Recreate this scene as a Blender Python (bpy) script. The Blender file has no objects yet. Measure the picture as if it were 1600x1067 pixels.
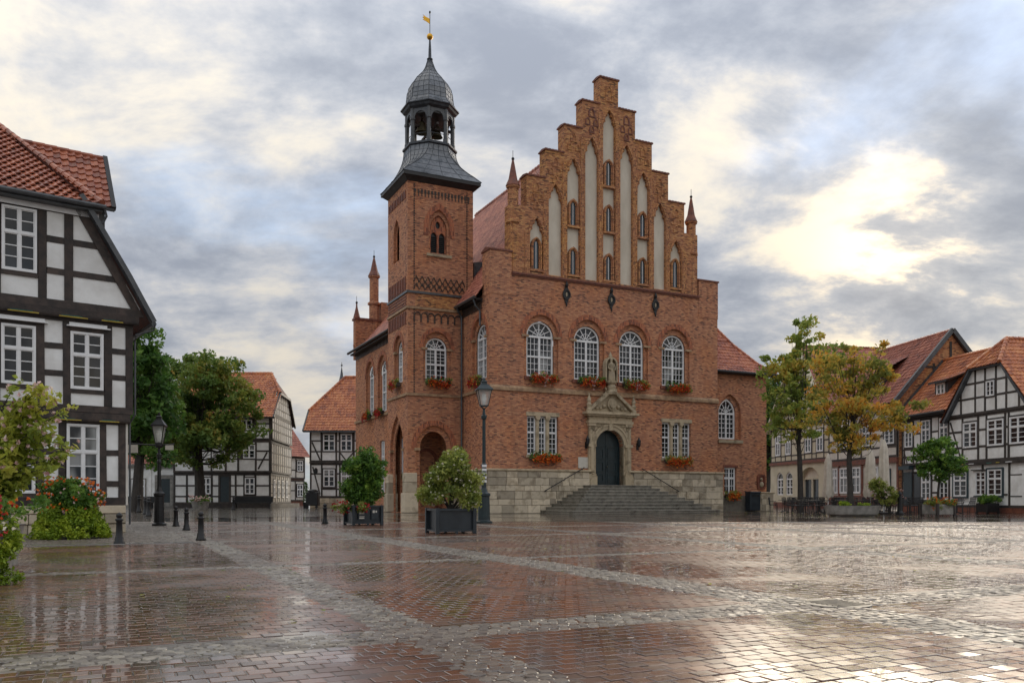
import bpy, math, random
import numpy as np
from mathutils import Vector, Matrix
from mathutils.geometry import tessellate_polygon

R = math.radians
random.seed(11)
rng = np.random.default_rng(11)
sc = bpy.context.scene
col = sc.collection

# ---------------------------------------------------------------- camera
EYE = 0.85
cd = bpy.data.cameras.new('camera')
cam = bpy.data.objects.new('camera', cd)
col.objects.link(cam)
cam.location = (0, 0, EYE)
cam.rotation_euler = (R(90), 0, 0)
cd.sensor_width = 36.0
cd.lens = 36.0 * 1310 / 1600
cd.shift_y = (778 - 533.5) / 1600
cd.clip_start = 0.1
cd.clip_end = 4000
sc.camera = cam

# ---------------------------------------------------------------- sun direction and exposure
SUN_AZ, SUN_EL = R(24.6), R(14.7)          # azimuth measured from +Y towards +X
SUN = Vector((math.sin(SUN_AZ) * math.cos(SUN_EL), math.cos(SUN_AZ) * math.cos(SUN_EL), math.sin(SUN_EL)))
sc.view_settings.view_transform = 'Standard'
sc.view_settings.look = 'None'
sc.view_settings.gamma = 1.0
sc.view_settings.use_curve_mapping = False
sc.view_settings.exposure = 1.54


def nd(nt, typ, ins=None, **props):
    n = nt.nodes.new(typ)
    for k, v in props.items():
        setattr(n, k, v)
    for k, v in (ins or {}).items():
        s = n.inputs[k]
        if isinstance(v, bpy.types.NodeSocket):
            nt.links.new(v, s)
        elif isinstance(v, tuple) and len(v) == 3 and s.type == 'RGBA':
            s.default_value = (*v, 1)
        else:
            s.default_value = v
    return n


def mth(nt, op, a, b=None, c=None, clamp=False):
    n = nt.nodes.new('ShaderNodeMath')
    n.operation = op
    n.use_clamp = clamp
    for i, v in enumerate((a, b, c)):
        if v is None:
            continue
        if isinstance(v, bpy.types.NodeSocket):
            nt.links.new(v, n.inputs[i])
        else:
            n.inputs[i].default_value = v
    return n.outputs[0]


def mixc(nt, f, a, b, blend='MIX'):
    n = nt.nodes.new('ShaderNodeMix')
    n.data_type = 'RGBA'
    n.blend_type = blend
    for i, v in ((0, f), (6, a), (7, b)):
        if isinstance(v, bpy.types.NodeSocket):
            nt.links.new(v, n.inputs[i])
        elif i == 0:
            n.inputs[i].default_value = v
        else:
            n.inputs[i].default_value = (*v[:3], 1)
    return n.outputs[2]


def ramp(nt, fac, stops, interp='LINEAR'):
    n = nt.nodes.new('ShaderNodeValToRGB')
    cr = n.color_ramp
    cr.interpolation = interp
    while len(cr.elements) < len(stops):
        cr.elements.new(0.5)
    for e, (p, c) in zip(cr.elements, stops):
        e.position = p
        e.color = (*c, 1) if len(c) == 3 else c
    nt.links.new(fac, n.inputs[0])
    return n.outputs[0]


def smooth(nt, x, lo, hi, a=0.0, b=1.0):
    n = nd(nt, 'ShaderNodeMapRange', {0: x, 1: lo, 2: hi, 3: a, 4: b}, interpolation_type='SMOOTHSTEP')
    return n.outputs[0]


CLOUD_X, CLOUD_Y = 0.5, 6.2
# ---------------------------------------------------------------- world: broken cloud in front of a low sun
w = bpy.data.worlds.new('World')
sc.world = w
w.use_nodes = True
nt = w.node_tree
nt.nodes.clear()
sky = nd(nt, 'ShaderNodeTexSky', sky_type='NISHITA')
sky.sun_disc = False
sky.sun_elevation = SUN_EL
sky.sun_rotation = SUN_AZ
sky.altitude = 50
sky.air_density = 1.0
sky.dust_density = 1.5
sky.ozone_density = 2.0
tc = nd(nt, 'ShaderNodeTexCoord')
D = nd(nt, 'ShaderNodeVectorMath', {0: tc.outputs['Generated']}, operation='NORMALIZE').outputs[0]
sx = nd(nt, 'ShaderNodeSeparateXYZ', {0: D})
dz = mth(nt, 'MAXIMUM', sx.outputs[2], 0.0)
den = mth(nt, "ADD", dz, 0.34)
px_ = mth(nt, 'DIVIDE', sx.outputs[0], den)
py_ = mth(nt, 'DIVIDE', sx.outputs[1], den)
P2 = nd(nt, 'ShaderNodeCombineXYZ', {0: px_, 1: py_, 2: 0.0}).outputs[0]
P2 = nd(nt, 'ShaderNodeMapping', {0: P2, 1: (CLOUD_X, CLOUD_Y, 0.0), 2: (0, 0, -0.2), 3: (1.0, 1.25, 1)}).outputs[0]
n1 = nd(nt, 'ShaderNodeTexNoise', {'Vector': P2, 'Scale': 1.1, 'Detail': 10.0, 'Roughness': 0.57, 'Distortion': 0.2}).outputs[0]
P3 = nd(nt, 'ShaderNodeMapping', {0: P2, 1: (7.7, 2.3, 4.0)}).outputs[0]
n2 = nd(nt, 'ShaderNodeTexNoise', {'Vector': P3, 'Scale': 3.1, 'Detail': 12.0, 'Roughness': 0.6, 'Distortion': 0.15}).outputs[0]
P4 = nd(nt, 'ShaderNodeMapping', {0: P2, 1: (1.7, 9.3, 8.0)}).outputs[0]
n3 = nd(nt, 'ShaderNodeTexNoise', {'Vector': P4, 'Scale': 0.6, 'Detail': 3.0, 'Roughness': 0.5}).outputs[0]
cover = smooth(nt, n1, 0.30, 0.50)                      # 0 = blue gap, 1 = cloud
thick = smooth(nt, n2, 0.31, 0.68)                       # thin (bright) to thick (grey)
sdot = nd(nt, 'ShaderNodeVectorMath', {0: D, 1: tuple(SUN)}, operation='DOT_PRODUCT').outputs['Value']
sd = mth(nt, 'MAXIMUM', sdot, 0.0)
g_wide = mth(nt, 'POWER', sd, 6.0)
g_mid = mth(nt, 'POWER', sd, 110.0)
g_core = mth(nt, 'POWER', sd, 500.0)
skyc = nd(nt, 'ShaderNodeVectorMath', {0: sky.outputs[0], 1: (4.5, 5.0, 6.0)}, operation='MINIMUM').outputs[0]
blue = mixc(nt, 0.55, skyc, (2.5, 3.2, 4.4))
cloud = ramp(nt, thick, [(0.0, (4.75, 4.25, 3.45)), (0.22, (4.05, 3.78, 3.35)), (0.5, (3.12, 3.1, 3.1)), (0.75, (2.45, 2.54, 2.7)), (1.0, (1.85, 1.97, 2.2))])
big = ramp(nt, n3, [(0.3, (0.84, 0.87, 0.93)), (0.7, (1.12, 1.10, 1.06))])
cloud = mixc(nt, 1.0, cloud, big, 'MULTIPLY')
base = mixc(nt, cover, blue, cloud)
lit = smooth(nt, n2, 0.53, 0.38)
lit = mth(nt, 'ADD', 0.06, mth(nt, 'MULTIPLY', lit, 0.94))
glow = mth(nt, 'ADD', mth(nt, 'MULTIPLY', g_wide, 0.42), mth(nt, 'ADD', mth(nt, 'MULTIPLY', g_mid, 1.5), mth(nt, 'MULTIPLY', g_core, 6.0)))
glow = mth(nt, 'MULTIPLY', glow, lit)
gl = nd(nt, 'ShaderNodeVectorMath', {0: (1.0, 0.70, 0.30), 3: glow}, operation='SCALE').outputs[0]
tot = nd(nt, 'ShaderNodeVectorMath', {0: base, 1: gl}, operation='ADD').outputs[0]
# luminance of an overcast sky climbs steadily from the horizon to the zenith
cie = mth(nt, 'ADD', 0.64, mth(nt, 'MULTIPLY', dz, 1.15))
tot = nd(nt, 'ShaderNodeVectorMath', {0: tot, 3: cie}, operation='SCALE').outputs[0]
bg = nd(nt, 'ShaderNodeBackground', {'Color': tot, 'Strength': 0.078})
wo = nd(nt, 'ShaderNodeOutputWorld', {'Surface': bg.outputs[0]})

# ---------------------------------------------------------------- sun lamp, veiled by cloud
sl = bpy.data.lights.new('sun', 'SUN')
sl.energy = 0.5
sl.angle = R(36)
sl.color = (1.0, 0.86, 0.66)
so = bpy.data.objects.new('sun', sl)
col.objects.link(so)
so.rotation_euler = (-SUN).to_track_quat('-Z', 'Y').to_euler()

# ================================================================ materials
def newmat(name):
    m = bpy.data.materials.new(name)
    m.use_nodes = True
    nt = m.node_tree
    nt.nodes.clear()
    out = nt.nodes.new('ShaderNodeOutputMaterial')
    b = nt.nodes.new('ShaderNodeBsdfPrincipled')
    nt.links.new(b.outputs[0], out.inputs[0])
    return m, nt, b


def setin(nt, b, k, v):
    if isinstance(v, bpy.types.NodeSocket):
        nt.links.new(v, b.inputs[k])
    elif isinstance(v, tuple):
        b.inputs[k].default_value = (*v, 1)
    else:
        b.inputs[k].default_value = v


def obcoord(nt, scale=(1, 1, 1), shuffle=True):
    t = nd(nt, 'ShaderNodeTexCoord').outputs['Object']
    if shuffle:
        r = nd(nt, 'ShaderNodeObjectInfo').outputs['Random']
        off = nd(nt, 'ShaderNodeVectorMath', {0: (17.0, 31.0, 23.0), 3: r}, operation='SCALE').outputs[0]
        t = nd(nt, 'ShaderNodeVectorMath', {0: t, 1: off}, operation='ADD').outputs[0]
    return nd(nt, 'ShaderNodeMapping', {0: t, 3: scale}).outputs[0]


def simple(name, c1, c2, scale=3.0, rough=(0.5, 0.7), bump=0.0, bscale=20.0, metal=0.0, stretch=(1, 1, 1),
           rnd=0.0, island=0.0, spec=0.5, bdist=0.01, coat=0.0, c3=None):
    m, nt, b = newmat(name)
    co = obcoord(nt, stretch)
    n = nd(nt, 'ShaderNodeTexNoise', {'Vector': co, 'Scale': scale, 'Detail': 6.0, 'Roughness': 0.6}).outputs[0]
    f = smooth(nt, n, 0.3, 0.7)
    stops = [(0.0, c1), (1.0, c2)] if c3 is None else [(0.0, c1), (0.5, c2), (1.0, c3)]
    c = ramp(nt, f, stops)
    if rnd:
        r = nd(nt, 'ShaderNodeObjectInfo').outputs['Random']
        v = nd(nt, 'ShaderNodeMapRange', {0: r, 3: 1 - rnd, 4: 1 + rnd}).outputs[0]
        c = nd(nt, 'ShaderNodeVectorMath', {0: c, 3: v}, operation='SCALE').outputs[0]
    if island:
        r = nd(nt, 'ShaderNodeNewGeometry').outputs['Random Per Island']
        v = nd(nt, 'ShaderNodeMapRange', {0: r, 3: 1 - island, 4: 1 + island}).outputs[0]
        c = nd(nt, 'ShaderNodeVectorMath', {0: c, 3: v}, operation='SCALE').outputs[0]
    setin(nt, b, 'Base Color', c)
    setin(nt, b, 'Roughness', nd(nt, 'ShaderNodeMapRange', {0: n, 1: 0.3, 2: 0.7, 3: rough[0], 4: rough[1]}).outputs[0])
    b.inputs['Metallic'].default_value = metal
    b.inputs['Specular IOR Level'].default_value = spec
    if coat:
        b.inputs['Coat Weight'].default_value = coat
        b.inputs['Coat Roughness'].default_value = 0.1
    if bump:
        n2 = nd(nt, 'ShaderNodeTexNoise', {'Vector': co, 'Scale': bscale, 'Detail': 5.0, 'Roughness': 0.6}).outputs[0]
        bp = nd(nt, 'ShaderNodeBump', {'Strength': bump, 'Distance': bdist, 'Height': n2})
        nt.links.new(bp.outputs[0], b.inputs['Normal'])
    return m


def brickmat(name, stops, mortar, bw=0.20, bh=0.068, jt=0.011, tint=None, dirt=0.32, rough=0.75):
    m, nt, b = newmat(name)
    uv = nd(nt, 'ShaderNodeTexCoord').outputs['UV']
    ob = nd(nt, 'ShaderNodeTexCoord').outputs['Object']
    wob = nd(nt, 'ShaderNodeTexNoise', {'Vector': uv, 'Scale': 2.2, 'Detail': 2.0}).outputs[0]
    s = nd(nt, 'ShaderNodeSeparateXYZ', {0: uv})
    v = mth(nt, 'ADD', s.outputs[1], mth(nt, 'MULTIPLY', wob, 0.03))
    rowf = mth(nt, 'DIVIDE', v, bh)
    row = mth(nt, 'FLOOR', rowf)
    half = mth(nt, 'MULTIPLY', mth(nt, 'FLOORED_MODULO', row, 2.0), 0.5)
    uu = mth(nt, 'ADD', mth(nt, 'DIVIDE', s.outputs[0], bw), half)
    cl = mth(nt, 'FLOOR', uu)
    cell = nd(nt, 'ShaderNodeCombineXYZ', {0: cl, 1: row, 2: 0.0}).outputs[0]
    wn = nd(nt, 'ShaderNodeTexWhiteNoise', {0: cell}, noise_dimensions='3D')
    bc = ramp(nt, wn.outputs[0], stops, 'CONSTANT')
    bc = mixc(nt, 0.25, bc, ramp(nt, wn.outputs[0], [(0.0, stops[1][1]), (1.0, stops[-1][1])]))
    fu = mth(nt, 'SUBTRACT', uu, cl)
    fv = mth(nt, 'SUBTRACT', rowf, row)
    du = mth(nt, 'MULTIPLY', mth(nt, 'MINIMUM', fu, mth(nt, 'SUBTRACT', 1.0, fu)), bw)
    dv = mth(nt, 'MULTIPLY', mth(nt, 'MINIMUM', fv, mth(nt, 'SUBTRACT', 1.0, fv)), bh)
    d = mth(nt, 'MINIMUM', du, dv)
    mk = smooth(nt, d, jt * 0.35, jt)
    mn = nd(nt, 'ShaderNodeTexNoise', {'Vector': ob, 'Scale': 3.0, 'Detail': 3.0}).outputs[0]
    mc = mixc(nt, mn, tuple(x * 0.55 for x in mortar), mortar)
    c = mixc(nt, mk, mc, bc)
    n1 = nd(nt, 'ShaderNodeTexNoise', {'Vector': ob, 'Scale': 0.55, 'Detail': 6.0, 'Roughness': 0.62}).outputs[0]
    if tint:
        c = mixc(nt, smooth(nt, n1, 0.42, 0.66), c, mixc(nt, 1.0, c, tint, 'MULTIPLY'))
    n2 = nd(nt, 'ShaderNodeTexNoise', {'Vector': nd(nt, 'ShaderNodeMapping', {0: ob, 1: (9, 4, 2), 3: (1, 1, 0.16)}).outputs[0],
                                       'Scale': 1.3, 'Detail': 8.0, 'Roughness': 0.66}).outputs[0]
    c = mixc(nt, mth(nt, 'MULTIPLY', smooth(nt, n2, 0.52, 0.78), dirt), c, (0.035, 0.026, 0.022))
    setin(nt, b, 'Base Color', c)
    b.inputs['Roughness'].default_value = rough
    b.inputs['Specular IOR Level'].default_value = 0.3
    h = mth(nt, 'ADD', mk, mth(nt, 'MULTIPLY', wn.outputs[0], 0.5))
    bp = nd(nt, 'ShaderNodeBump', {'Strength': 0.7, 'Distance': 0.012, 'Height': h})
    nt.links.new(bp.outputs[0], b.inputs['Normal'])
    return m


def leafmat(name, stops, scale=0.8, trans=0.25, rough=0.5):
    """foliage: colour varies from leaf to leaf and from clump to clump"""
    m, nt, b = newmat(name)
    r = nd(nt, 'ShaderNodeNewGeometry').outputs['Random Per Island']
    co = obcoord(nt)
    n = nd(nt, 'ShaderNodeTexNoise', {'Vector': co, 'Scale': scale, 'Detail': 2.0}).outputs[0]
    f = mth(nt, 'ADD', mth(nt, 'MULTIPLY', smooth(nt, n, 0.3, 0.7), 0.62), mth(nt, 'MULTIPLY', r, 0.38))
    c = ramp(nt, f, stops)
    setin(nt, b, 'Base Color', c)
    b.inputs['Roughness'].default_value = rough
    b.inputs['Specular IOR Level'].default_value = 0.35
    tr = nd(nt, 'ShaderNodeBsdfTranslucent', {'Color': c})
    mx = nd(nt, 'ShaderNodeMixShader', {0: trans, 1: b.outputs[0], 2: tr.outputs[0]})
    out = [x for x in nt.nodes if x.type == 'OUTPUT_MATERIAL'][0]
    nt.links.new(mx.outputs[0], out.inputs[0])
    return m


def tilemat(name, stops, scale=0.7):
    m, nt, b = newmat(name)
    r = nd(nt, 'ShaderNodeNewGeometry').outputs['Random Per Island']
    r2 = nd(nt, 'ShaderNodeObjectInfo').outputs['Random']
    rr = mth(nt, 'FRACT', mth(nt, 'ADD', r, mth(nt, 'MULTIPLY', r2, 7.13)))
    co = obcoord(nt, shuffle=False)
    n = nd(nt, 'ShaderNodeTexNoise', {'Vector': co, 'Scale': scale, 'Detail': 5.0, 'Roughness': 0.65}).outputs[0]
    f = mth(nt, 'ADD', mth(nt, 'MULTIPLY', smooth(nt, n, 0.28, 0.72), 0.5), mth(nt, 'MULTIPLY', rr, 0.5))
    c = ramp(nt, f, stops)
    n3 = nd(nt, 'ShaderNodeTexNoise', {'Vector': co, 'Scale': 9.0, 'Detail': 4.0}).outputs[0]
    c = mixc(nt, mth(nt, 'MULTIPLY', smooth(nt, n3, 0.52, 0.7), 0.4), c, (0.05, 0.04, 0.03))
    setin(nt, b, 'Base Color', c)
    b.inputs['Roughness'].default_value = 0.42
    return m


M = {}
RED = [(0.0, (0.13, 0.055, 0.042)), (0.06, (0.30, 0.11, 0.065)), (0.18, (0.45, 0.175, 0.095)), (0.50, (0.54, 0.22, 0.115)), (0.78, (0.62, 0.285, 0.145))]
M['brick'] = brickmat('red_brick', RED, (0.38, 0.27, 0.19), tint=(1.06, 0.96, 0.84))
ORA = [(0.0, (0.10, 0.046, 0.032)), (0.07, (0.29, 0.105, 0.055)), (0.22, (0.48, 0.185, 0.085)), (0.55, (0.58, 0.25, 0.11)), (0.84, (0.66, 0.33, 0.14))]
M['brick_gable'] = brickmat('ochre_brick', ORA, (0.30, 0.20, 0.13), tint=(1.06, 1.06, 0.82))
M['brick_dark'] = brickmat('glazed_brick', [(0.0, (0.028, 0.025, 0.025)), (0.5, (0.05, 0.042, 0.038)), (0.8, (0.10, 0.05, 0.038))], (0.14, 0.11, 0.08), rough=0.35)
M['brick_arch'] = brickmat('arch_brick', [(0.0, (0.17, 0.055, 0.036)), (0.25, (0.38, 0.12, 0.062)), (0.6, (0.50, 0.17, 0.08))], (0.28, 0.18, 0.125), bw=0.088, bh=0.26)
M['coping'] = simple('coping_brick', (0.11, 0.035, 0.022), (0.24, 0.08, 0.045), 5, (0.5, 0.7), 0.4, 30)
M['stone'] = simple('sandstone', (0.22, 0.17, 0.105), (0.45, 0.36, 0.235), 2.2, (0.55, 0.8), 0.35, 25, rnd=0.12, c3=(0.36, 0.29, 0.195))
M['block'] = simple('stone_block', (0.27, 0.215, 0.145), (0.52, 0.44, 0.32), 1.7, (0.5, 0.75), 0.6, 14, rnd=0.36, c3=(0.43, 0.36, 0.265), bdist=0.02)
M['mortar'] = simple('mortar', (0.15, 0.13, 0.105), (0.21, 0.185, 0.15), 6, (0.8, 0.9), 0.3, 40)
M['step'] = simple('wet_step_stone', (0.11, 0.10, 0.08), (0.24, 0.22, 0.18), 3, (0.22, 0.5), 0.4, 16, rnd=0.15)
M['string'] = simple('string_course_stone', (0.22, 0.13, 0.075), (0.46, 0.30, 0.17), 3, (0.6, 0.8), 0.4, 25)
M['plaster'] = simple('gable_plaster', (0.56, 0.50, 0.40), (0.68, 0.62, 0.51), 1.6, (0.75, 0.9), 0.25, 20, stretch=(1, 1, 0.4))
M['white'] = simple('white_limewash', (0.68, 0.67, 0.64), (0.86, 0.86, 0.84), 1.6, (0.8, 0.9), 0.35, 12, rnd=0.05)
M['whiteold'] = simple('stained_limewash', (0.55, 0.51, 0.45), (0.74, 0.70, 0.63), 1.3, (0.8, 0.9), 0.2, 14, rnd=0.08)
M['cream'] = simple('cream_render', (0.50, 0.45, 0.33), (0.62, 0.56, 0.43), 0.9, (0.8, 0.9), 0.2, 14, rnd=0.04)
M['timber'] = simple('dark_timber', (0.018, 0.013, 0.011), (0.072, 0.052, 0.043), 4.5, (0.55, 0.8), 0.8, 30, stretch=(1, 1, 1), rnd=0.25)
M['timberf'] = simple('black_brown_timber', (0.02, 0.016, 0.014), (0.07, 0.055, 0.046), 3.0, (0.55, 0.75), 0.4, 40, rnd=0.25)
M['frame'] = simple('white_window_paint', (0.74, 0.74, 0.74), (0.83, 0.83, 0.82), 4, (0.35, 0.5), 0.1, 30)
M['teal'] = simple('blue_green_paint', (0.018, 0.035, 0.042), (0.035, 0.06, 0.07), 3, (0.35, 0.55), 0.2, 30)
M['door'] = simple('dark_teal_door_paint', (0.008, 0.018, 0.022), (0.016, 0.032, 0.038), 3, (0.3, 0.5), 0.15, 30)
M['lead'] = simple('lead_sheet', (0.075, 0.085, 0.098), (0.17, 0.18, 0.195), 2.5, (0.3, 0.5), 0.25, 12, metal=0.55, c3=(0.115, 0.125, 0.14))
M['leadseam'] = simple('lead_seam', (0.035, 0.04, 0.047), (0.07, 0.078, 0.09), 4, (0.4, 0.55), metal=0.4)
M['grey'] = simple('grey_zinc', (0.055, 0.06, 0.066), (0.10, 0.105, 0.11), 4, (0.35, 0.5), 0.1, 20, metal=0.3)
M['darktrim'] = simple('dark_stained_board', (0.012, 0.012, 0.013), (0.028, 0.027, 0.027), 4, (0.4, 0.6), 0.2, 30)
M['iron'] = simple('black_iron', (0.008, 0.008, 0.009), (0.02, 0.02, 0.021), 6, (0.3, 0.5), 0.2, 40, metal=0.2)
M['lampgreen'] = simple('dark_green_iron', (0.009, 0.019, 0.022), (0.018, 0.034, 0.038), 5, (0.3, 0.45), 0.15, 40, metal=0.1)
M['gold'] = simple('gilding', (0.55, 0.30, 0.03), (0.75, 0.42, 0.06), 6, (0.25, 0.4), metal=0.9)
M['bronze'] = simple('bell_bronze', (0.10, 0.085, 0.05), (0.18, 0.15, 0.09), 5, (0.4, 0.6), metal=0.6)
M['anthracite'] = simple('anthracite_planter_steel', (0.016, 0.022, 0.028), (0.028, 0.037, 0.045), 3, (0.28, 0.42), 0.08, 20, metal=0.1)
M['concrete'] = simple('planter_concrete', (0.16, 0.15, 0.135), (0.30, 0.285, 0.255), 4, (0.6, 0.8), 0.4, 30)
M['soil'] = simple('soil', (0.014, 0.011, 0.008), (0.035, 0.027, 0.02), 8, (0.8, 0.95), 0.6, 30)
M['bark'] = simple('bark', (0.022, 0.019, 0.016), (0.06, 0.05, 0.042), 6, (0.75, 0.9), 0.8, 22, stretch=(3, 3, 0.6), bdist=0.03)
M['canvas'] = simple('umbrella_canvas', (0.50, 0.45, 0.37), (0.64, 0.58, 0.49), 3, (0.8, 0.9), 0.2, 12)
M['chair'] = simple('black_wicker', (0.010, 0.010, 0.011), (0.028, 0.027, 0.027), 12, (0.35, 0.55), 0.4, 60)
M['plaque'] = simple('pale_plaque', (0.50, 0.47, 0.41), (0.58, 0.55, 0.48), 4, (0.4, 0.6))
M['copper'] = simple('lamp_glass_frame', (0.02, 0.03, 0.034), (0.035, 0.05, 0.055), 5, (0.3, 0.45))
M['yellowpaint'] = simple('yellow_carved_paint', (0.42, 0.30, 0.03), (0.55, 0.42, 0.06), 5, (0.5, 0.7))
M['greenpaint'] = simple('green_carved_paint', (0.02, 0.12, 0.10), (0.04, 0.18, 0.14), 5, (0.5, 0.7))
TILE_A = [(0.0, (0.13, 0.042, 0.028)), (0.3, (0.30, 0.085, 0.046)), (0.6, (0.43, 0.13, 0.062)), (1.0, (0.54, 0.20, 0.09))]
TILE_B = [(0.0, (0.19, 0.058, 0.03)), (0.3, (0.40, 0.12, 0.048)), (0.6, (0.53, 0.18, 0.065)), (1.0, (0.62, 0.26, 0.10))]
TILE_C = [(0.0, (0.17, 0.06, 0.045)), (0.35, (0.34, 0.11, 0.072)), (0.7, (0.46, 0.165, 0.105)), (1.0, (0.56, 0.23, 0.14))]
M['tile'] = tilemat('red_clay_tile', TILE_A)
M['tileo'] = tilemat('orange_clay_tile', TILE_B)
M['tiled'] = tilemat('weathered_clay_tile', TILE_C)
M['tiledark'] = simple('tile_underlay', (0.06, 0.022, 0.016), (0.12, 0.042, 0.03), 4, (0.6, 0.8))


def glassmat(name, dark=(0.012, 0.014, 0.017), pale=(0.12, 0.125, 0.13), amount=0.22, rough=0.04):
    """window glass: dark room behind with paler curtains in part of it"""
    m, nt, b = newmat(name)
    co = obcoord(nt, (1, 1, 0.35))
    n = nd(nt, 'ShaderNodeTexNoise', {'Vector': co, 'Scale': 1.6, 'Detail': 2.0}).outputs[0]
    f = mth(nt, 'MULTIPLY', smooth(nt, n, 0.45, 0.62), amount)
    setin(nt, b, 'Base Color', mixc(nt, f, dark, pale))
    b.inputs['Roughness'].default_value = rough
    b.inputs['IOR'].default_value = 1.52
    b.inputs['Specular IOR Level'].default_value = 0.5
    n2 = nd(nt, 'ShaderNodeTexNoise', {'Vector': co, 'Scale': 3.0, 'Detail': 1.0}).outputs[0]
    bp = nd(nt, 'ShaderNodeBump', {'Strength': 0.06, 'Distance': 0.02, 'Height': n2})
    nt.links.new(bp.outputs[0], b.inputs['Normal'])
    return m


M['glass'] = glassmat('window_glass')
M['glasscurtain'] = glassmat('window_glass_with_net_curtain', pale=(0.38, 0.38, 0.37), amount=0.75)
M['leadglass'] = glassmat('leaded_glass', dark=(0.01, 0.016, 0.024), pale=(0.03, 0.05, 0.075), amount=0.6, rough=0.12)


def lampglassmat():
    m, nt, b = newmat('lantern_glass')
    b.inputs['Base Color'].default_value = (0.85, 0.86, 0.84, 1)
    b.inputs['Roughness'].default_value = 0.08
    tr = nd(nt, 'ShaderNodeBsdfTransparent', {'Color': (0.92, 0.93, 0.9)})
    mx = nd(nt, 'ShaderNodeMixShader', {0: 0.72, 1: b.outputs[0], 2: tr.outputs[0]})
    out = [x for x in nt.nodes if x.type == 'OUTPUT_MATERIAL'][0]
    nt.links.new(mx.outputs[0], out.inputs[0])
    return m


M['lampglass'] = lampglassmat()
GR = [(0.0, (0.018, 0.045, 0.012)), (0.4, (0.048, 0.112, 0.021)), (0.75, (0.112, 0.203, 0.030)), (1.0, (0.225, 0.300, 0.045))]
M['leaf'] = leafmat('green_leaf', GR)
M['leafshrub'] = leafmat('shrub_leaf', [(0.0, (0.035, 0.085, 0.018)), (0.5, (0.10, 0.21, 0.032)), (1.0, (0.30, 0.44, 0.06))], 3.0, 0.35)
M['leafolive'] = leafmat('olive_shrub_leaf', [(0.0, (0.09, 0.13, 0.03)), (0.5, (0.25, 0.30, 0.06)), (1.0, (0.52, 0.53, 0.14))], 3.0, 0.4)
M['leaflime'] = leafmat('lime_trailing_leaf', [(0.0, (0.075, 0.128, 0.012)), (0.5, (0.225, 0.330, 0.022)), (1.0, (0.435, 0.500, 0.045))], 4.0)
M['leafautumn'] = leafmat('autumn_leaf', [(0.0, (0.13, 0.20, 0.05)), (0.55, (0.30, 0.38, 0.08)), (0.78, (0.52, 0.48, 0.09)), (0.95, (0.68, 0.45, 0.09)), (1.0, (0.66, 0.34, 0.06))], 0.55, 0.5)
M['leafgolden'] = leafmat('golden_autumn_leaf', [(0.0, (0.15, 0.19, 0.05)), (0.35, (0.33, 0.33, 0.07)), (0.55, (0.58, 0.44, 0.08)), (0.78, (0.72, 0.40, 0.07)), (1.0, (0.70, 0.28, 0.06))], 0.6, 0.5)
M['leaflinden'] = leafmat('turning_linden_leaf', [(0.0, (0.07, 0.13, 0.032)), (0.5, (0.15, 0.235, 0.045)), (0.8, (0.27, 0.29, 0.055)), (0.95, (0.40, 0.28, 0.055)), (1.0, (0.42, 0.22, 0.05))], 0.4, 0.4)
M['leafdeep'] = leafmat('deep_green_leaf', [(0.0, (0.03, 0.075, 0.02)), (0.5, (0.075, 0.17, 0.032)), (1.0, (0.18, 0.30, 0.05))], 0.6, 0.4)
M['leafyellow'] = leafmat('yellow_green_leaf', [(0.0, (0.16, 0.23, 0.035)), (0.5, (0.36, 0.42, 0.06)), (1.0, (0.62, 0.58, 0.11))], 2.0, 0.5)
M['petalred'] = leafmat('red_orange_petal', [(0.0, (0.30, 0.012, 0.012)), (0.5, (0.55, 0.05, 0.015)), (1.0, (0.75, 0.20, 0.03))], 5.0, 0.2)
M['petalorange'] = leafmat('orange_petal', [(0.0, (0.55, 0.06, 0.012)), (0.5, (0.75, 0.17, 0.02)), (1.0, (0.85, 0.36, 0.04))], 5.0, 0.2)
M['petalpink'] = leafmat('pale_pink_petal', [(0.0, (0.55, 0.28, 0.28)), (0.5, (0.72, 0.5, 0.46)), (1.0, (0.85, 0.74, 0.66))], 5.0, 0.2)
M['petalwhite'] = leafmat('white_petal', [(0.0, (0.6, 0.55, 0.4)), (0.5, (0.78, 0.74, 0.58)), (1.0, (0.85, 0.82, 0.72))], 5.0, 0.2)
M['petalcrimson'] = leafmat('crimson_petal', [(0.0, (0.35, 0.01, 0.03)), (1.0, (0.65, 0.06, 0.05))], 5.0, 0.2)


# ================================================================ mesh helpers
class PL:
    """a wall plane: P(a, z, d) = a metres along it, z up, d proud of it"""
    def __init__(s, o, a, n):
        s.o, s.a, s.n = Vector(o), Vector(a).normalized(), Vector(n).normalized()

    def P(s, a, z, d=0.0):
        p = s.o + s.a * a + s.n * d
        return (p.x, p.y, p.z + z)


def tess(polys):
    """triangles (index triples over the concatenated polys)"""
    return tessellate_polygon([[Vector((p[0], p[1], 0)) for p in q] for q in polys])


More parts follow.
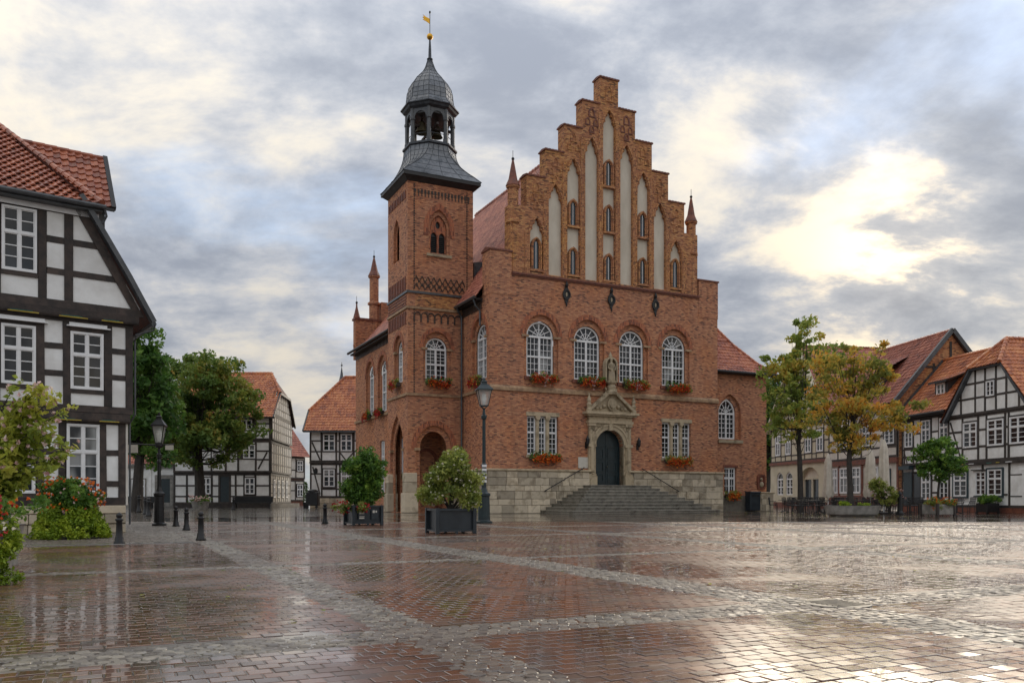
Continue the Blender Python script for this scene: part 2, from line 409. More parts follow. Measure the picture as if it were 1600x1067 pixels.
class MB:
    def __init__(s):
        s.v, s.f = [], []

    def add(s, vs, fs):
        o = len(s.v)
        s.v += [tuple(x) for x in vs]
        s.f += [tuple(i + o for i in f) for f in fs]
        return s

    def box(s, x0, x1, y0, y1, z0, z1):
        v = [(x, y, z) for z in (z0, z1) for y in (y0, y1) for x in (x0, x1)]
        return s.add(v, [(0, 2, 3, 1), (4, 5, 7, 6), (0, 1, 5, 4), (2, 6, 7, 3), (0, 4, 6, 2), (1, 3, 7, 5)])

    def bbox(s, x0, x1, y0, y1, z0, z1, b=0.02):
        """box with chamfered edges on all sides"""
        v, f = chamfer_box(x0, x1, y0, y1, z0, z1, b)
        return s.add(v, f)

    def pbox(s, P, a0, a1, z0, z1, d0, d1):
        v = [P.P(a, z, d) for z in (z0, z1) for d in (d0, d1) for a in (a0, a1)]
        return s.add(v, [(0, 2, 3, 1), (4, 5, 7, 6), (0, 1, 5, 4), (2, 6, 7, 3), (0, 4, 6, 2), (1, 3, 7, 5)])

    def prism(s, P, poly, d0, d1, back=True):
        n = len(poly)
        v = [P.P(a, z, d1) for a, z in poly] + [P.P(a, z, d0) for a, z in poly]
        t = tess([poly])
        f = [tuple(x) for x in t] + ([tuple(i + n for i in reversed(x)) for x in t] if back else [])
        f += [(i, (i + 1) % n, n + (i + 1) % n, n + i) for i in range(n)]
        return s.add(v, f)

    def ring(s, P, outer, inner, d0, d1):
        """flat band between two outlines with equal point counts, d0 back to d1 front"""
        n = len(outer)
        v = [P.P(a, z, d1) for a, z in outer] + [P.P(a, z, d1) for a, z in inner] + \
            [P.P(a, z, d0) for a, z in outer] + [P.P(a, z, d0) for a, z in inner]
        f = []
        for i in range(n):
            j = (i + 1) % n
            f += [(i, j, n + j, n + i), (n + i, n + j, 3 * n + j, 3 * n + i), (j, i, 2 * n + i, 2 * n + j)]
        return s.add(v, f)

    def openring(s, P, outer, inner, d0, d1):
        n = len(outer)
        v = [P.P(a, z, d1) for a, z in outer] + [P.P(a, z, d1) for a, z in inner] + \
            [P.P(a, z, d0) for a, z in outer] + [P.P(a, z, d0) for a, z in inner]
        f = []
        for i in range(n - 1):
            j = i + 1
            f += [(i, j, n + j, n + i), (n + i, n + j, 3 * n + j, 3 * n + i), (j, i, 2 * n + i, 2 * n + j)]
        f += [(0, n, 3 * n, 2 * n), (n - 1, 2 * n - 1, 4 * n - 1, 3 * n - 1)]
        return s.add(v, f)

    def wall(s, P, outer, openings=(), d=0.0):
        """front sheet with openings; each opening is a list of (outline, depth) orders going in"""
        holes = [o[0][0] for o in openings]
        polys = [outer] + holes
        flat = [p for q in polys for p in q]
        s.add([P.P(a, z, d) for a, z in flat], [tuple(t) for t in tess(polys)])
        for o in openings:
            d0 = d
            for k, (pl, dep) in enumerate(o):
                d1 = d - dep
                n = len(pl)
                v = [P.P(a, z, d0) for a, z in pl] + [P.P(a, z, d1) for a, z in pl]
                s.add(v, [(i, (i + 1) % n, n + (i + 1) % n, n + i) for i in range(n)])
                if k + 1 < len(o):
                    nx = o[k + 1][0]
                    fl = pl + nx
                    s.add([P.P(a, z, d1) for a, z in fl], [tuple(t) for t in tess([pl, nx])])
                d0 = d1
        return s

    def tube(s, pts, r, n=8, cap=True):
        pts = [Vector(p) for p in pts]
        k = len(pts)
        rs = r if isinstance(r, (list, tuple)) else [r] * k
        v = []
        up = Vector((0, 0, 1))
        for i, p in enumerate(pts):
            t = (pts[min(i + 1, k - 1)] - pts[max(i - 1, 0)]).normalized()
            ref = up if abs(t.z) < 0.95 else Vector((1, 0, 0))
            x = t.cross(ref).normalized()
            y = x.cross(t)
            v += [tuple(p + (x * math.cos(a) + y * math.sin(a)) * rs[i]) for a in (2 * math.pi * j / n for j in range(n))]
        f = [(i * n + j, i * n + (j + 1) % n, (i + 1) * n + (j + 1) % n, (i + 1) * n + j) for i in range(k - 1) for j in range(n)]
        if cap:
            f += [tuple(reversed(range(n))), tuple(range((k - 1) * n, k * n))]
        return s.add(v, f)

    def lathe(s, prof, n=16, c=(0, 0), rot=0.0, cap=True):
        k = len(prof)
        v = [(c[0] + r * math.cos(rot + 2 * math.pi * j / n), c[1] + r * math.sin(rot + 2 * math.pi * j / n), z) for r, z in prof for j in range(n)]
        f = [(i * n + j, i * n + (j + 1) % n, (i + 1) * n + (j + 1) % n, (i + 1) * n + j) for i in range(k - 1) for j in range(n)]
        if cap:
            f += [tuple(reversed(range(n))), tuple(range((k - 1) * n, k * n))]
        return s.add(v, f)

    def bar(s, p, q, wd, hg):
        """rectangular bar from p to q"""
        p, q = Vector(p), Vector(q)
        t = (q - p).normalized()
        ref = Vector((0, 0, 1)) if abs(t.z) < 0.95 else Vector((1, 0, 0))
        x = t.cross(ref).normalized() * wd / 2
        y = x.cross(t).normalized() * hg / 2
        v = [tuple(e + a * x + b * y) for e in (p, q) for a, b in ((-1, -1), (1, -1), (1, 1), (-1, 1))]
        return s.add(v, [(3, 2, 1, 0), (4, 5, 6, 7), (0, 1, 5, 4), (1, 2, 6, 5), (2, 3, 7, 6), (3, 0, 4, 7)])

    def ball(s, c, r, n=10, m=6, sq=1.0):
        prof = [(max(r * math.sin(math.pi * i / m), 1e-4), c[2] - r * sq * math.cos(math.pi * i / m)) for i in range(m + 1)]
        return s.lathe(prof, n, (c[0], c[1]), cap=False)

    def build(s, name, mat, parent=None, sm=False, uv=True):
        return link_mesh(name, s.v, s.f, mat, parent, sm, uv)


def chamfer_box(x0, x1, y0, y1, z0, z1, b):
    c = Vector(((x0 + x1) / 2, (y0 + y1) / 2, (z0 + z1) / 2))
    h = Vector(((x1 - x0) / 2, (y1 - y0) / 2, (z1 - z0) / 2))
    v, idx = [], {}
    for sx_ in (-1, 1):
        for sy_ in (-1, 1):
            for sz_ in (-1, 1):
                for ax in range(3):
                    q = [sx_ * (h.x - b), sy_ * (h.y - b), sz_ * (h.z - b)]
                    q[ax] = (sx_, sy_, sz_)[ax] * h[ax]
                    idx[(sx_, sy_, sz_, ax)] = len(v)
                    v.append((c.x + q[0], c.y + q[1], c.z + q[2]))
    f = []
    for ax in range(3):
        o1, o2 = (ax + 1) % 3, (ax + 2) % 3
        for sg in (-1, 1):
            q = []
            for a, b_ in ((-1, -1), (1, -1), (1, 1), (-1, 1)):
                t = [0, 0, 0]
                t[ax], t[o1], t[o2] = sg, a, b_
                q.append(idx[(*t, ax)])
            f.append(tuple(q) if sg > 0 else tuple(reversed(q)))
        for a in (-1, 1):
            for b_ in (-1, 1):
                q = []
                for sg in (-1, 1):
                    t = [0, 0, 0]
                    t[ax], t[o1], t[o2] = sg, a, b_
                    q.append((idx[(*t, o1)], idx[(*t, o2)]))
                f.append((q[0][0], q[1][0], q[1][1], q[0][1]))
    for sx_ in (-1, 1):
        for sy_ in (-1, 1):
            for sz_ in (-1, 1):
                f.append(tuple(idx[(sx_, sy_, sz_, ax)] for ax in range(3)))
    return v, f


def auto_uv(me):
    nl = len(me.loops)
    vc = np.empty(len(me.vertices) * 3)
    me.vertices.foreach_get('co', vc)
    vc = vc.reshape(-1, 3)
    li = np.empty(nl, dtype=np.int32)
    me.loops.foreach_get('vertex_index', li)
    pn = np.empty(len(me.polygons) * 3)
    me.polygons.foreach_get('normal', pn)
    pn = pn.reshape(-1, 3)
    lt = np.empty(len(me.polygons), dtype=np.int32)
    me.polygons.foreach_get('loop_total', lt)
    ln = np.repeat(pn, lt, axis=0)
    flip = np.where(ln[:, 2] < 0, -1.0, 1.0)
    flat = np.abs(ln[:, 2]) > 0.96
    t = np.stack([-ln[:, 1], ln[:, 0], np.zeros(nl)], 1)
    # one handedness per wall direction so that triangles of one wall agree
    sg = np.where(np.abs(t[:, 0]) > np.abs(t[:, 1]), np.sign(t[:, 0]), np.sign(t[:, 1]))
    t *= np.where(sg == 0, 1, sg)[:, None]
    t /= np.maximum(np.linalg.norm(t, axis=1), 1e-6)[:, None]
    t[flat] = (1, 0, 0)
    b = np.cross(ln, t)
    sb = np.where(b[:, 2] < 0, -1.0, 1.0)
    b *= sb[:, None]
    b[flat] = (0, 1, 0)
    co = vc[li]
    uv = np.stack([(co * t).sum(1), (co * b).sum(1)], 1)
    lay = me.uv_layers.new(name='UVMap')
    lay.data.foreach_set('uv', uv.ravel())


def link_mesh(name, v, f, mat, parent=None, sm=False, uv=True):
    me = bpy.data.meshes.new(name)
    me.from_pydata(v, [], f)
    me.update()
    if not sm:
        me.polygons.foreach_set('use_smooth', [False] * len(me.polygons))
    if uv:
        auto_uv(me)
    if mat is not None:
        me.materials.append(M[mat] if isinstance(mat, str) else mat)
    if sm:
        me.polygons.foreach_set('use_smooth', [True] * len(me.polygons))
    o = bpy.data.objects.new(name, me)
    col.objects.link(o)
    if parent is not None:
        o.parent = parent
    return o


def link_np(name, v, f, mat, parent=None, sm=False):
    """fast path for large quad meshes given as arrays"""
    me = bpy.data.meshes.new(name)
    nv, nf, k = len(v), len(f), f.shape[1]
    me.vertices.add(nv)
    me.vertices.foreach_set('co', np.ascontiguousarray(v, dtype=np.float32).ravel())
    me.loops.add(nf * k)
    me.loops.foreach_set('vertex_index', np.ascontiguousarray(f, dtype=np.int32).ravel())
    me.polygons.add(nf)
    me.polygons.foreach_set('loop_start', np.arange(nf, dtype=np.int32) * k)
    me.update(calc_edges=True)
    me.validate()
    if sm:
        me.polygons.foreach_set('use_smooth', [True] * len(me.polygons))
    else:
        me.polygons.foreach_set('use_smooth', [False] * len(me.polygons))
    me.materials.append(M[mat] if isinstance(mat, str) else mat)
    o = bpy.data.objects.new(name, me)
    col.objects.link(o)
    if parent is not None:
        o.parent = parent
    return o


def inst(src, name, parent, mw=None):
    """another object on the same mesh data"""
    o = bpy.data.objects.new(name, src.data)
    col.objects.link(o)
    o.parent = parent
    if mw is not None:
        o.matrix_local = mw
    return o


def thing(name, label, cat, loc=(0, 0, 0), rz=0.0, group=None):
    o = bpy.data.objects.new(name, None)
    o.empty_display_size = 0.2
    col.objects.link(o)
    o.location = loc
    o.rotation_euler = (0, 0, rz)
    return tag(o, label, cat, group)


def tag(o, label, cat, group=None):
    o['label'] = label
    o['category'] = cat
    if group:
        o['group'] = group
    return o


def kind(o, k):
    o['kind'] = k
    return o


def copytree(o, parent=None):
    c = o.copy()
    col.objects.link(c)
    c.parent = parent
    for ch in list(o.children):
        copytree(ch, c)
    return c


def place(o, loc, rz, label, group=None):
    o.location = loc
    o.rotation_euler = (0, 0, rz)
    o['label'] = label
    if group:
        o['group'] = group
    return o


# outlines ---------------------------------------------------------------
def rect(a0, a1, z0, z1):
    return [(a0, z0), (a1, z0), (a1, z1), (a0, z1)]


def roundarch(c, hw, z0, zs, rise=None, n=14):
    rise = hw if rise is None else rise
    p = [(c - hw, z0), (c + hw, z0)]
    p += [(c + hw * math.cos(math.pi * i / n), zs + rise * math.sin(math.pi * i / n)) for i in range(n + 1)]
    return p


def pointarch(c, hw, z0, zs, rise, n=7):
    """two arcs meeting in a point"""
    rr = (hw * hw + rise * rise) / (2 * hw)
    th = math.asin(min(1.0, rise / rr))
    p = [(c - hw, z0), (c + hw, z0)]
    p += [(c + hw - rr + rr * math.cos(th * i / n), zs + rr * math.sin(th * i / n)) for i in range(n + 1)]
    p += [(c - hw + rr - rr * math.cos(th * i / n), zs + rr * math.sin(th * i / n)) for i in range(n - 1, -1, -1)]
    return p


def trefoil(c, hw, z0, zs, rise):
    """cusped pointed head"""
    q = [(1, 0), (1.0, .14), (.88, .30), (.72, .38), (.62, .36), (.66, .48), (.58, .62), (.40, .72), (.30, .70), (.30, .82), (.18, .93), (0, 1)]
    r_ = [(c + hw * x, zs + rise * y) for x, y in q]
    l_ = [(c - hw * x, zs + rise * y) for x, y in reversed(q[:-1])]
    return [(c - hw, z0), (c + hw, z0)] + r_ + l_


def cliphalf(poly, a, b, c):
    """keep the part of poly with a*x + b*y <= c"""
    out = []
    n = len(poly)
    for i in range(n):
        p, q = poly[i], poly[(i + 1) % n]
        dp, dq = a * p[0] + b * p[1] - c, a * q[0] + b * q[1] - c
        if dp <= 0:
            out.append(p)
        if (dp < 0 < dq) or (dq < 0 < dp):
            t = dp / (dp - dq)
            out.append((p[0] + t * (q[0] - p[0]), p[1] + t * (q[1] - p[1])))
    return out


def clipconv(poly, conv):
    """clip poly by a convex counter-clockwise outline"""
    n = len(conv)
    for i in range(n):
        (x0, y0), (x1, y1) = conv[i], conv[(i + 1) % n]
        a, b = (y1 - y0), -(x1 - x0)
        poly = cliphalf(poly, a, b, a * x0 + b * y0)
        if len(poly) < 3:
            return []
    return poly


# roof tiles ---------------------------------------------------------------
def inside(px, py, poly):
    r = np.zeros(len(px), bool)
    n = len(poly)
    for i in range(n):
        x0, y0 = poly[i]
        x1, y1 = poly[(i + 1) % n]
        cnd = ((y0 > py) != (y1 > py)) & (px < (x1 - x0) * (py - y0) / ((y1 - y0) + 1e-12) + x0)
        r ^= cnd
    return r


PAN_U = np.array([0.0, .18, .42, .68, .86, 1.04])
PAN_H = np.array([.25, .0, .05, .55, 1.0, .62])


def tile_geo(tw, th, amp):
    """one pantile in (u, up-slope, out) with its lower edge at 0"""
    n = len(PAN_U)
    lo = np.stack([PAN_U * tw, np.zeros(n), PAN_H * amp + amp * 0.55], 1)
    hi = np.stack([PAN_U * tw, np.full(n, th * 1.12), PAN_H * amp - amp * 0.25], 1)
    un = lo.copy()
    un[:, 2] -= amp * 0.75
    v = np.concatenate([lo, hi, un])
    f = [(i, i + 1, n + i + 1, n + i) for i in range(n - 1)] + [(2 * n + i, 2 * n + i + 1, i + 1, i) for i in range(n - 1)]
    return v, np.array(f)


def tile_roof(name, root, O, U, V, poly, mat, tw=0.24, th=0.33, amp=0.045, sag=0.0, under=True):
    """tiles laid over the outline poly (u, v up-slope); one mesh"""
    O, U, V = Vector(O), Vector(U).normalized(), Vector(V).normalized()
    N = U.cross(V).normalized()
    if N.z < 0:
        N = -N
    us = [p[0] for p in poly]
    vs = [p[1] for p in poly]
    gu, gv = np.meshgrid(np.arange(min(us), max(us), tw), np.arange(min(vs), max(vs), th))
    gu, gv = gu.ravel(), gv.ravel()
    ok = inside(gu + tw * .5, gv + th * .5, poly)
    gu, gv = gu[ok], gv[ok]
    tv, tf = tile_geo(tw, th, amp)
    k = len(gu)
    loc = np.repeat(tv[None], k, 0)
    loc[:, :, 0] += (gu + rng.normal(0, .006, k))[:, None]
    loc[:, :, 1] += (gv + rng.normal(0, .010, k))[:, None]
    loc[:, :, 2] += rng.normal(0, .005, k)[:, None] + 0.03
    A = np.array([U, V, N])
    pts = loc.reshape(-1, 3) @ A + np.array(O)
    fs = (tf[None] + (np.arange(k) * len(tv))[:, None, None]).reshape(-1, 4)
    o = kind(link_np(name, pts, fs, mat, root), 'stuff')
    if under:
        b = MB()
        n = len(poly)
        b.v = [tuple(O + U * p[0] + V * p[1]) for p in poly]
        b.f = [tuple(t) for t in tess([poly])]
        b.build('roof_deck', 'tiledark', root)
    return o


def ridge(root, p, q, r=0.13, step=0.36, mat='tile', name='ridge_tiles'):
    p, q = Vector(p), Vector(q)
    n = max(2, int((q - p).length / step))
    b = MB()
    for i in range(n):
        a0 = p.lerp(q, i / n)
        a1 = p.lerp(q, (i + 1.08) / n)
        b.tube([a0, a1], [r * 1.12, r * .92], 8)
    return b.build(name, mat, root)


# windows -------------------------------------------------------------------
def arch_window(root, P, c, hw, z0, zs, d, rise=None, cols=3, rows=(3, 3), mid=None, fan=6, glass='glass', ft=0.085, name='window'):
    """white arched casement with fanlight at depth d behind the wall plane"""
    rise = hw if rise is None else rise
    o, i = roundarch(c, hw, z0, zs, rise), roundarch(c, hw - ft, z0 + ft, zs, rise - ft)
    b = MB()
    b.ring(P, o, i, d - .02, d + .09)
    mid = (z0 + zs) * .5 if mid is None else mid
    b.pbox(P, c - hw + ft, c + hw - ft, zs - .06, zs + .06, d - .02, d + .082)
    b.pbox(P, c - hw + ft, c + hw - ft, mid - .05, mid + .05, d - .02, d + .078)
    b.pbox(P, c - .06, c + .06, z0 + ft, mid - .05, d - .02, d + .074)
    b.pbox(P, c - .06, c + .06, mid + .05, zs - .06, d - .02, d + .074)
    win = b.build(name, 'frame', root)
    g = MB()
    t = .014
    for s_ in (-1, 1):
        if not fan:
            g = MB()
        x0, x1 = (c - hw + ft, c - .06) if s_ < 0 else (c + .06, c + hw - ft)
        for k in range(1, cols):
            x = x0 + (x1 - x0) * k / cols
            g.pbox(P, x - t, x + t, z0 + ft, zs - .06, d - .01, d + .04)
        for (za, zb, nr) in ((z0 + ft, mid - .05, rows[0]), (mid + .05, zs - .06, rows[1])):
            for k in range(1, nr):
                z = za + (zb - za) * k / nr
                g.pbox(P, x0, x1, z - t, z + t, d - .012, d + .036)
        if not fan:
            g.build('glazing_bars', 'frame', win)
    if fan:
        ri, ro = .45, .97
        for k in range(1, fan):
            a = math.pi * k / fan
            p0 = P.P(c + .1 * hw * math.cos(a), zs + .06 + .1 * rise * math.sin(a), d + .015)
            p1 = P.P(c + ro * (hw - ft) * math.cos(a), zs + ro * (rise - ft) * math.sin(a), d + .015)
            g.bar(p0, p1, .035, .045)
        arc = [P.P(c + ri * hw * math.cos(math.pi * k / 12), zs + .05 + ri * rise * math.sin(math.pi * k / 12), d + .015) for k in range(13)]
        g.tube(arc, .02, 4)
    if fan:
        g.build('glazing_bars', 'frame', win)
    e = MB()
    e.add([P.P(a, z, d) for a, z in i], [tuple(t_) for t_ in tess([i])])
    e.build('pane', glass, win)
    return win


def rect_window(root, P, x0, x1, z0, z1, d=-.03, trans=0.4, rows=(3, 2), cols=1, ft=.05, glass='glass', frame='frame', panes=False, sash=2, dp=.05, casing=None):
    """side-hung casements: sash leaves side by side, a transom at fraction trans from the top"""
    b = MB()
    o, i = rect(x0, x1, z0, z1), rect(x0 + ft, x1 - ft, z0 + ft, z1 - ft)
    b.ring(P, o, i, d - .02, d + dp)
    zt = z1 - (z1 - z0) * trans
    if trans:
        b.pbox(P, x0 + ft, x1 - ft, zt - ft * .6, zt + ft * .6, d - .02, d + dp * .9)
    xs = [x0 + ft + (x1 - x0 - 2 * ft) * k / sash for k in range(sash + 1)]
    spans = [(z0 + ft, zt - ft * .6, rows[0]), (zt + ft * .6, z1 - ft, rows[1])] if trans else [(z0 + ft, z1 - ft, rows[0])]
    for k in range(1, sash):
        for za, zb, _ in spans:
            b.pbox(P, xs[k] - ft * .55, xs[k] + ft * .55, za, zb, d - .02, d + dp * .84)
    t = .011 if ft < .06 else .015
    cells = []
    bars = []
    for k in range(sash):
        l = xs[k] + (ft * .55 if k else 0)
        r = xs[k + 1] - (ft * .55 if k < sash - 1 else 0)
        for za, zb, nr in spans:
            if ft > .035:
                # the leaf's own thin frame
                b.ring(P, rect(l, r, za, zb), rect(l + .02, r - .02, za + .02, zb - .02), d - .015, d + dp * .55)
                l2, r2, za2, zb2 = l + .02, r - .02, za + .02, zb - .02
            else:
                l2, r2, za2, zb2 = l, r, za, zb
            for q in range(1, nr):
                z = za2 + (zb2 - za2) * q / nr
                bars.append((l2, r2, z - t, z + t))
            for q in range(1, cols):
                x = l2 + (r2 - l2) * q / cols
                bars.append((x - t, x + t, za2, zb2))
            for q in range(nr):
                for w_ in range(cols):
                    cells.append((l2 + (r2 - l2) * w_ / cols, l2 + (r2 - l2) * (w_ + 1) / cols, za2 + (zb2 - za2) * q / nr, za2 + (zb2 - za2) * (q + 1) / nr))
    for k, (l, r, za, zb) in enumerate(bars):
        b.pbox(P, l, r, za, zb, d - .01, d + dp * (.42 if k % 2 else .40))
    win = b.build('window', frame, root)
    if panes:
        for (l, r, za, zb) in cells:
            MB().add([P.P(l, za, d), P.P(r, za, d), P.P(r, zb, d), P.P(l, zb, d)], [(0, 1, 2, 3)]).build('pane', glass, win)
    else:
        MB().add([P.P(x0 + ft, z0 + ft, d), P.P(x1 - ft, z0 + ft, d), P.P(x1 - ft, z1 - ft, d), P.P(x0 + ft, z1 - ft, d)], [(0, 1, 2, 3)]).build('pane', glass, win)
    if casing:
        MB().ring(P, rect(x0 - .1, x1 + .1, z0 - .1, z1 + .1), rect(x0 - .002, x1 + .002, z0 - .002, z1 + .002), d - .02, .07).build('window_casing', casing, win)
    return win


# foliage -------------------------------------------------------------------
def leaves(centres, radii, per, size, flat=0.6, jitter=0.35, up=0.25):
    """quads scattered in the shells of ellipsoid clumps; returns vertex and face arrays"""
    C, S = [], []
    for c, r in zip(centres, radii):
        r = np.array(r if hasattr(r, '__len__') else (r, r, r * .85))
        d = rng.normal(size=(per, 3))
        d /= np.linalg.norm(d, axis=1)[:, None]
        d *= (rng.random(per) ** flat)[:, None]
        C.append(np.array(c) + d * r)
    C = np.concatenate(C)
    n = len(C)
    nrm = rng.normal(size=(n, 3)) + np.array([0, 0, up])
    nrm /= np.linalg.norm(nrm, axis=1)[:, None]
    t = np.cross(nrm, rng.normal(size=(n, 3)))
    t /= np.linalg.norm(t, axis=1)[:, None]
    b = np.cross(nrm, t)
    sz = size * (1 + jitter * rng.normal(size=n)).clip(.4, 1.8)
    L, W = t * sz[:, None], b * (sz * .55)[:, None]
    fold = nrm * (sz * .18)[:, None]
    v = np.stack([C - L, C + W + fold, C + L, C - W + fold], 1).reshape(-1, 3)
    f = np.arange(n * 4).reshape(-1, 4)
    return v, f


def leaf_obj(name, root, centres, radii, per, size, mat, **k):
    v, f = leaves(centres, radii, per, size, **k)
    return link_np(name, v, f, mat, root)

# ================================================================ the square
TH_O = Vector((-1.2, 46.4, 0))
TH_A = R(25.8)
CU, SU = math.cos(TH_A), math.sin(TH_A)


def uv2xy(u, v):
    """square grid (aligned with the town hall) to world"""
    return (TH_O.x + u * CU - v * SU, TH_O.y + u * SU + v * CU)


def xy2uv(x, y):
    x, y = x - TH_O.x, y - TH_O.y
    return (x * CU + y * SU, -x * SU + y * CU)


def pavemat(name, stops, joint, bw, bh, relief, coat=1.0):
    """distant paving: pattern in the grid of the square, wet"""
    m, nt, b = newmat(name)
    co = nd(nt, 'ShaderNodeTexCoord').outputs['Object']
    s = nd(nt, 'ShaderNodeSeparateXYZ', {0: co})
    rowf = mth(nt, 'DIVIDE', s.outputs[1], bh)
    row = mth(nt, 'FLOOR', rowf)
    uu = mth(nt, 'ADD', mth(nt, 'DIVIDE', s.outputs[0], bw), mth(nt, 'MULTIPLY', mth(nt, 'FLOORED_MODULO', row, 2.0), 0.5))
    cl = mth(nt, 'FLOOR', uu)
    wn = nd(nt, 'ShaderNodeTexWhiteNoise', {0: nd(nt, 'ShaderNodeCombineXYZ', {0: cl, 1: row, 2: 0.0}).outputs[0]}, noise_dimensions='3D')
    c = ramp(nt, wn.outputs[0], stops)
    fu, fv = mth(nt, 'SUBTRACT', uu, cl), mth(nt, 'SUBTRACT', rowf, row)
    d = mth(nt, 'MINIMUM', mth(nt, 'MULTIPLY', mth(nt, 'MINIMUM', fu, mth(nt, 'SUBTRACT', 1.0, fu)), bw),
            mth(nt, 'MULTIPLY', mth(nt, 'MINIMUM', fv, mth(nt, 'SUBTRACT', 1.0, fv)), bh))
    mk = smooth(nt, d, 0.003, 0.012)
    c = mixc(nt, mk, joint, c)
    n = nd(nt, 'ShaderNodeTexNoise', {'Vector': co, 'Scale': 0.5, 'Detail': 5.0, 'Roughness': 0.6}).outputs[0]
    c = mixc(nt, mth(nt, 'MULTIPLY', smooth(nt, n, 0.4, 0.7), 0.35), c, joint)
    setin(nt, b, 'Base Color', c)
    wet = smooth(nt, n, 0.35, 0.62)
    setin(nt, b, 'Roughness', nd(nt, 'ShaderNodeMapRange', {0: wet, 3: 0.24, 4: 0.10}).outputs[0])
    b.inputs['Coat Weight'].default_value = coat
    b.inputs['Coat Roughness'].default_value = 0.07
    b.inputs['Coat IOR'].default_value = 1.6
    n2 = nd(nt, 'ShaderNodeTexNoise', {'Vector': co, 'Scale': 5.0, 'Detail': 3.0}).outputs[0]
    h = mth(nt, 'ADD', mth(nt, 'MULTIPLY', mk, 0.5), mth(nt, 'ADD', mth(nt, 'MULTIPLY', wn.outputs[0], 0.5), n2))
    bp = nd(nt, 'ShaderNodeBump', {'Strength': relief, 'Distance': 0.004, 'Height': h})
    nt.links.new(bp.outputs[0], b.inputs['Normal'])
    return m


PAVE = [(0.0, (0.080, 0.044, 0.029)), (0.35, (0.15, 0.066, 0.038)), (0.6, (0.205, 0.082, 0.044)), (0.8, (0.165, 0.094, 0.058)), (1.0, (0.26, 0.105, 0.053))]
M['pavefar'] = pavemat('distant_clinker_paving', PAVE, (0.05, 0.04, 0.033), 0.125, 0.11, 0.35)
COB = [(0.0, (0.095, 0.08, 0.065)), (0.5, (0.175, 0.15, 0.12)), (1.0, (0.28, 0.245, 0.19))]
M['cobfar'] = pavemat('distant_cobbles', COB, (0.035, 0.03, 0.026), 0.088, 0.084, 1.0, 0.4)


def wetpiece(name, stops, rough, wetscale, bump, grain, coat=1.0):
    """one paver or cobble: own tone, film of water in patches"""
    m, nt, b = newmat(name)
    r = nd(nt, 'ShaderNodeNewGeometry').outputs['Random Per Island']
    oi = nd(nt, 'ShaderNodeObjectInfo')
    rr = mth(nt, 'FRACT', mth(nt, 'ADD', r, mth(nt, 'MULTIPLY', oi.outputs['Random'], 5.71)))
    pos = nd(nt, 'ShaderNodeNewGeometry').outputs['Position']
    c = ramp(nt, rr, stops)
    n = nd(nt, 'ShaderNodeTexNoise', {'Vector': pos, 'Scale': grain, 'Detail': 5.0, 'Roughness': 0.7}).outputs[0]
    c = mixc(nt, mth(nt, 'MULTIPLY', smooth(nt, n, 0.45, 0.75), 0.5), c, (0.028, 0.022, 0.019))
    n0 = nd(nt, 'ShaderNodeTexNoise', {'Vector': nd(nt, 'ShaderNodeMapping', {0: pos, 1: (4, 7, 3)}).outputs[0], 'Scale': 0.35, 'Detail': 4.0, 'Roughness': 0.55}).outputs[0]
    c = mixc(nt, mth(nt, 'MULTIPLY', smooth(nt, n0, 0.42, 0.66), 0.45), c, (0.075, 0.043, 0.030))
    setin(nt, b, 'Base Color', c)
    wn_ = nd(nt, 'ShaderNodeTexNoise', {'Vector': pos, 'Scale': wetscale, 'Detail': 5.0, 'Roughness': 0.6}).outputs[0]
    wet = mth(nt, 'ADD', mth(nt, 'MULTIPLY', smooth(nt, wn_, 0.36, 0.58), 0.78), mth(nt, 'MULTIPLY', rr, 0.22))
    setin(nt, b, 'Roughness', nd(nt, 'ShaderNodeMapRange', {0: wet, 3: rough[1], 4: rough[0]}).outputs[0])
    setin(nt, b, 'Coat Weight', nd(nt, 'ShaderNodeMapRange', {0: wet, 3: coat * .25, 4: coat}).outputs[0])
    setin(nt, b, 'Coat Roughness', nd(nt, 'ShaderNodeMapRange', {0: wet, 3: .24, 4: .025}).outputs[0])
    b.inputs['Coat IOR'].default_value = 1.62
    b.inputs['Specular IOR Level'].default_value = 0.5
    n2 = nd(nt, 'ShaderNodeTexNoise', {'Vector': pos, 'Scale': grain * 1.6, 'Detail': 3.0}).outputs[0]
    st = nd(nt, 'ShaderNodeMapRange', {0: wet, 3: bump, 4: bump * .22}).outputs[0]
    bp = nd(nt, 'ShaderNodeBump', {'Strength': st, 'Distance': 0.0025, 'Height': n2})
    nt.links.new(bp.outputs[0], b.inputs['Normal'])
    return m


M['paver'] = wetpiece('wet_clinker', PAVE, (0.16, 0.36), 0.55, 0.45, 28)
M['cobble'] = wetpiece('wet_cobble', COB, (0.36, 0.6), 1.5, 0.8, 45, 0.3)
M['joint'] = wetpiece('wet_joint_sand', [(0.0, (0.085, 0.063, 0.046)), (1.0, (0.12, 0.092, 0.067))], (0.10, 0.45), 1.1, 0.8, 40)
M['kerb'] = wetpiece('wet_kerb', [(0.0, (0.10, 0.095, 0.085)), (1.0, (0.17, 0.16, 0.14))], (0.15, 0.4), 1.5, 0.5, 20)

# the ground: one sheet to the horizon, a finer paved sheet over it
gr = MB().add([(-1500, -300, -.05), (1500, -300, -.05), (1500, 2500, -.05), (-1500, 2500, -.05)], [(0, 1, 2, 3)])
kind(gr.build('ground', simple('far_ground', (0.05, 0.047, 0.042), (0.09, 0.083, 0.074), 0.3, (0.35, 0.55)), None), 'structure')
plaza = thing('plaza_paving', '', '', tuple(TH_O), TH_A)
for k in ('label', 'category'):
    del plaza[k]
kind(plaza, 'structure')

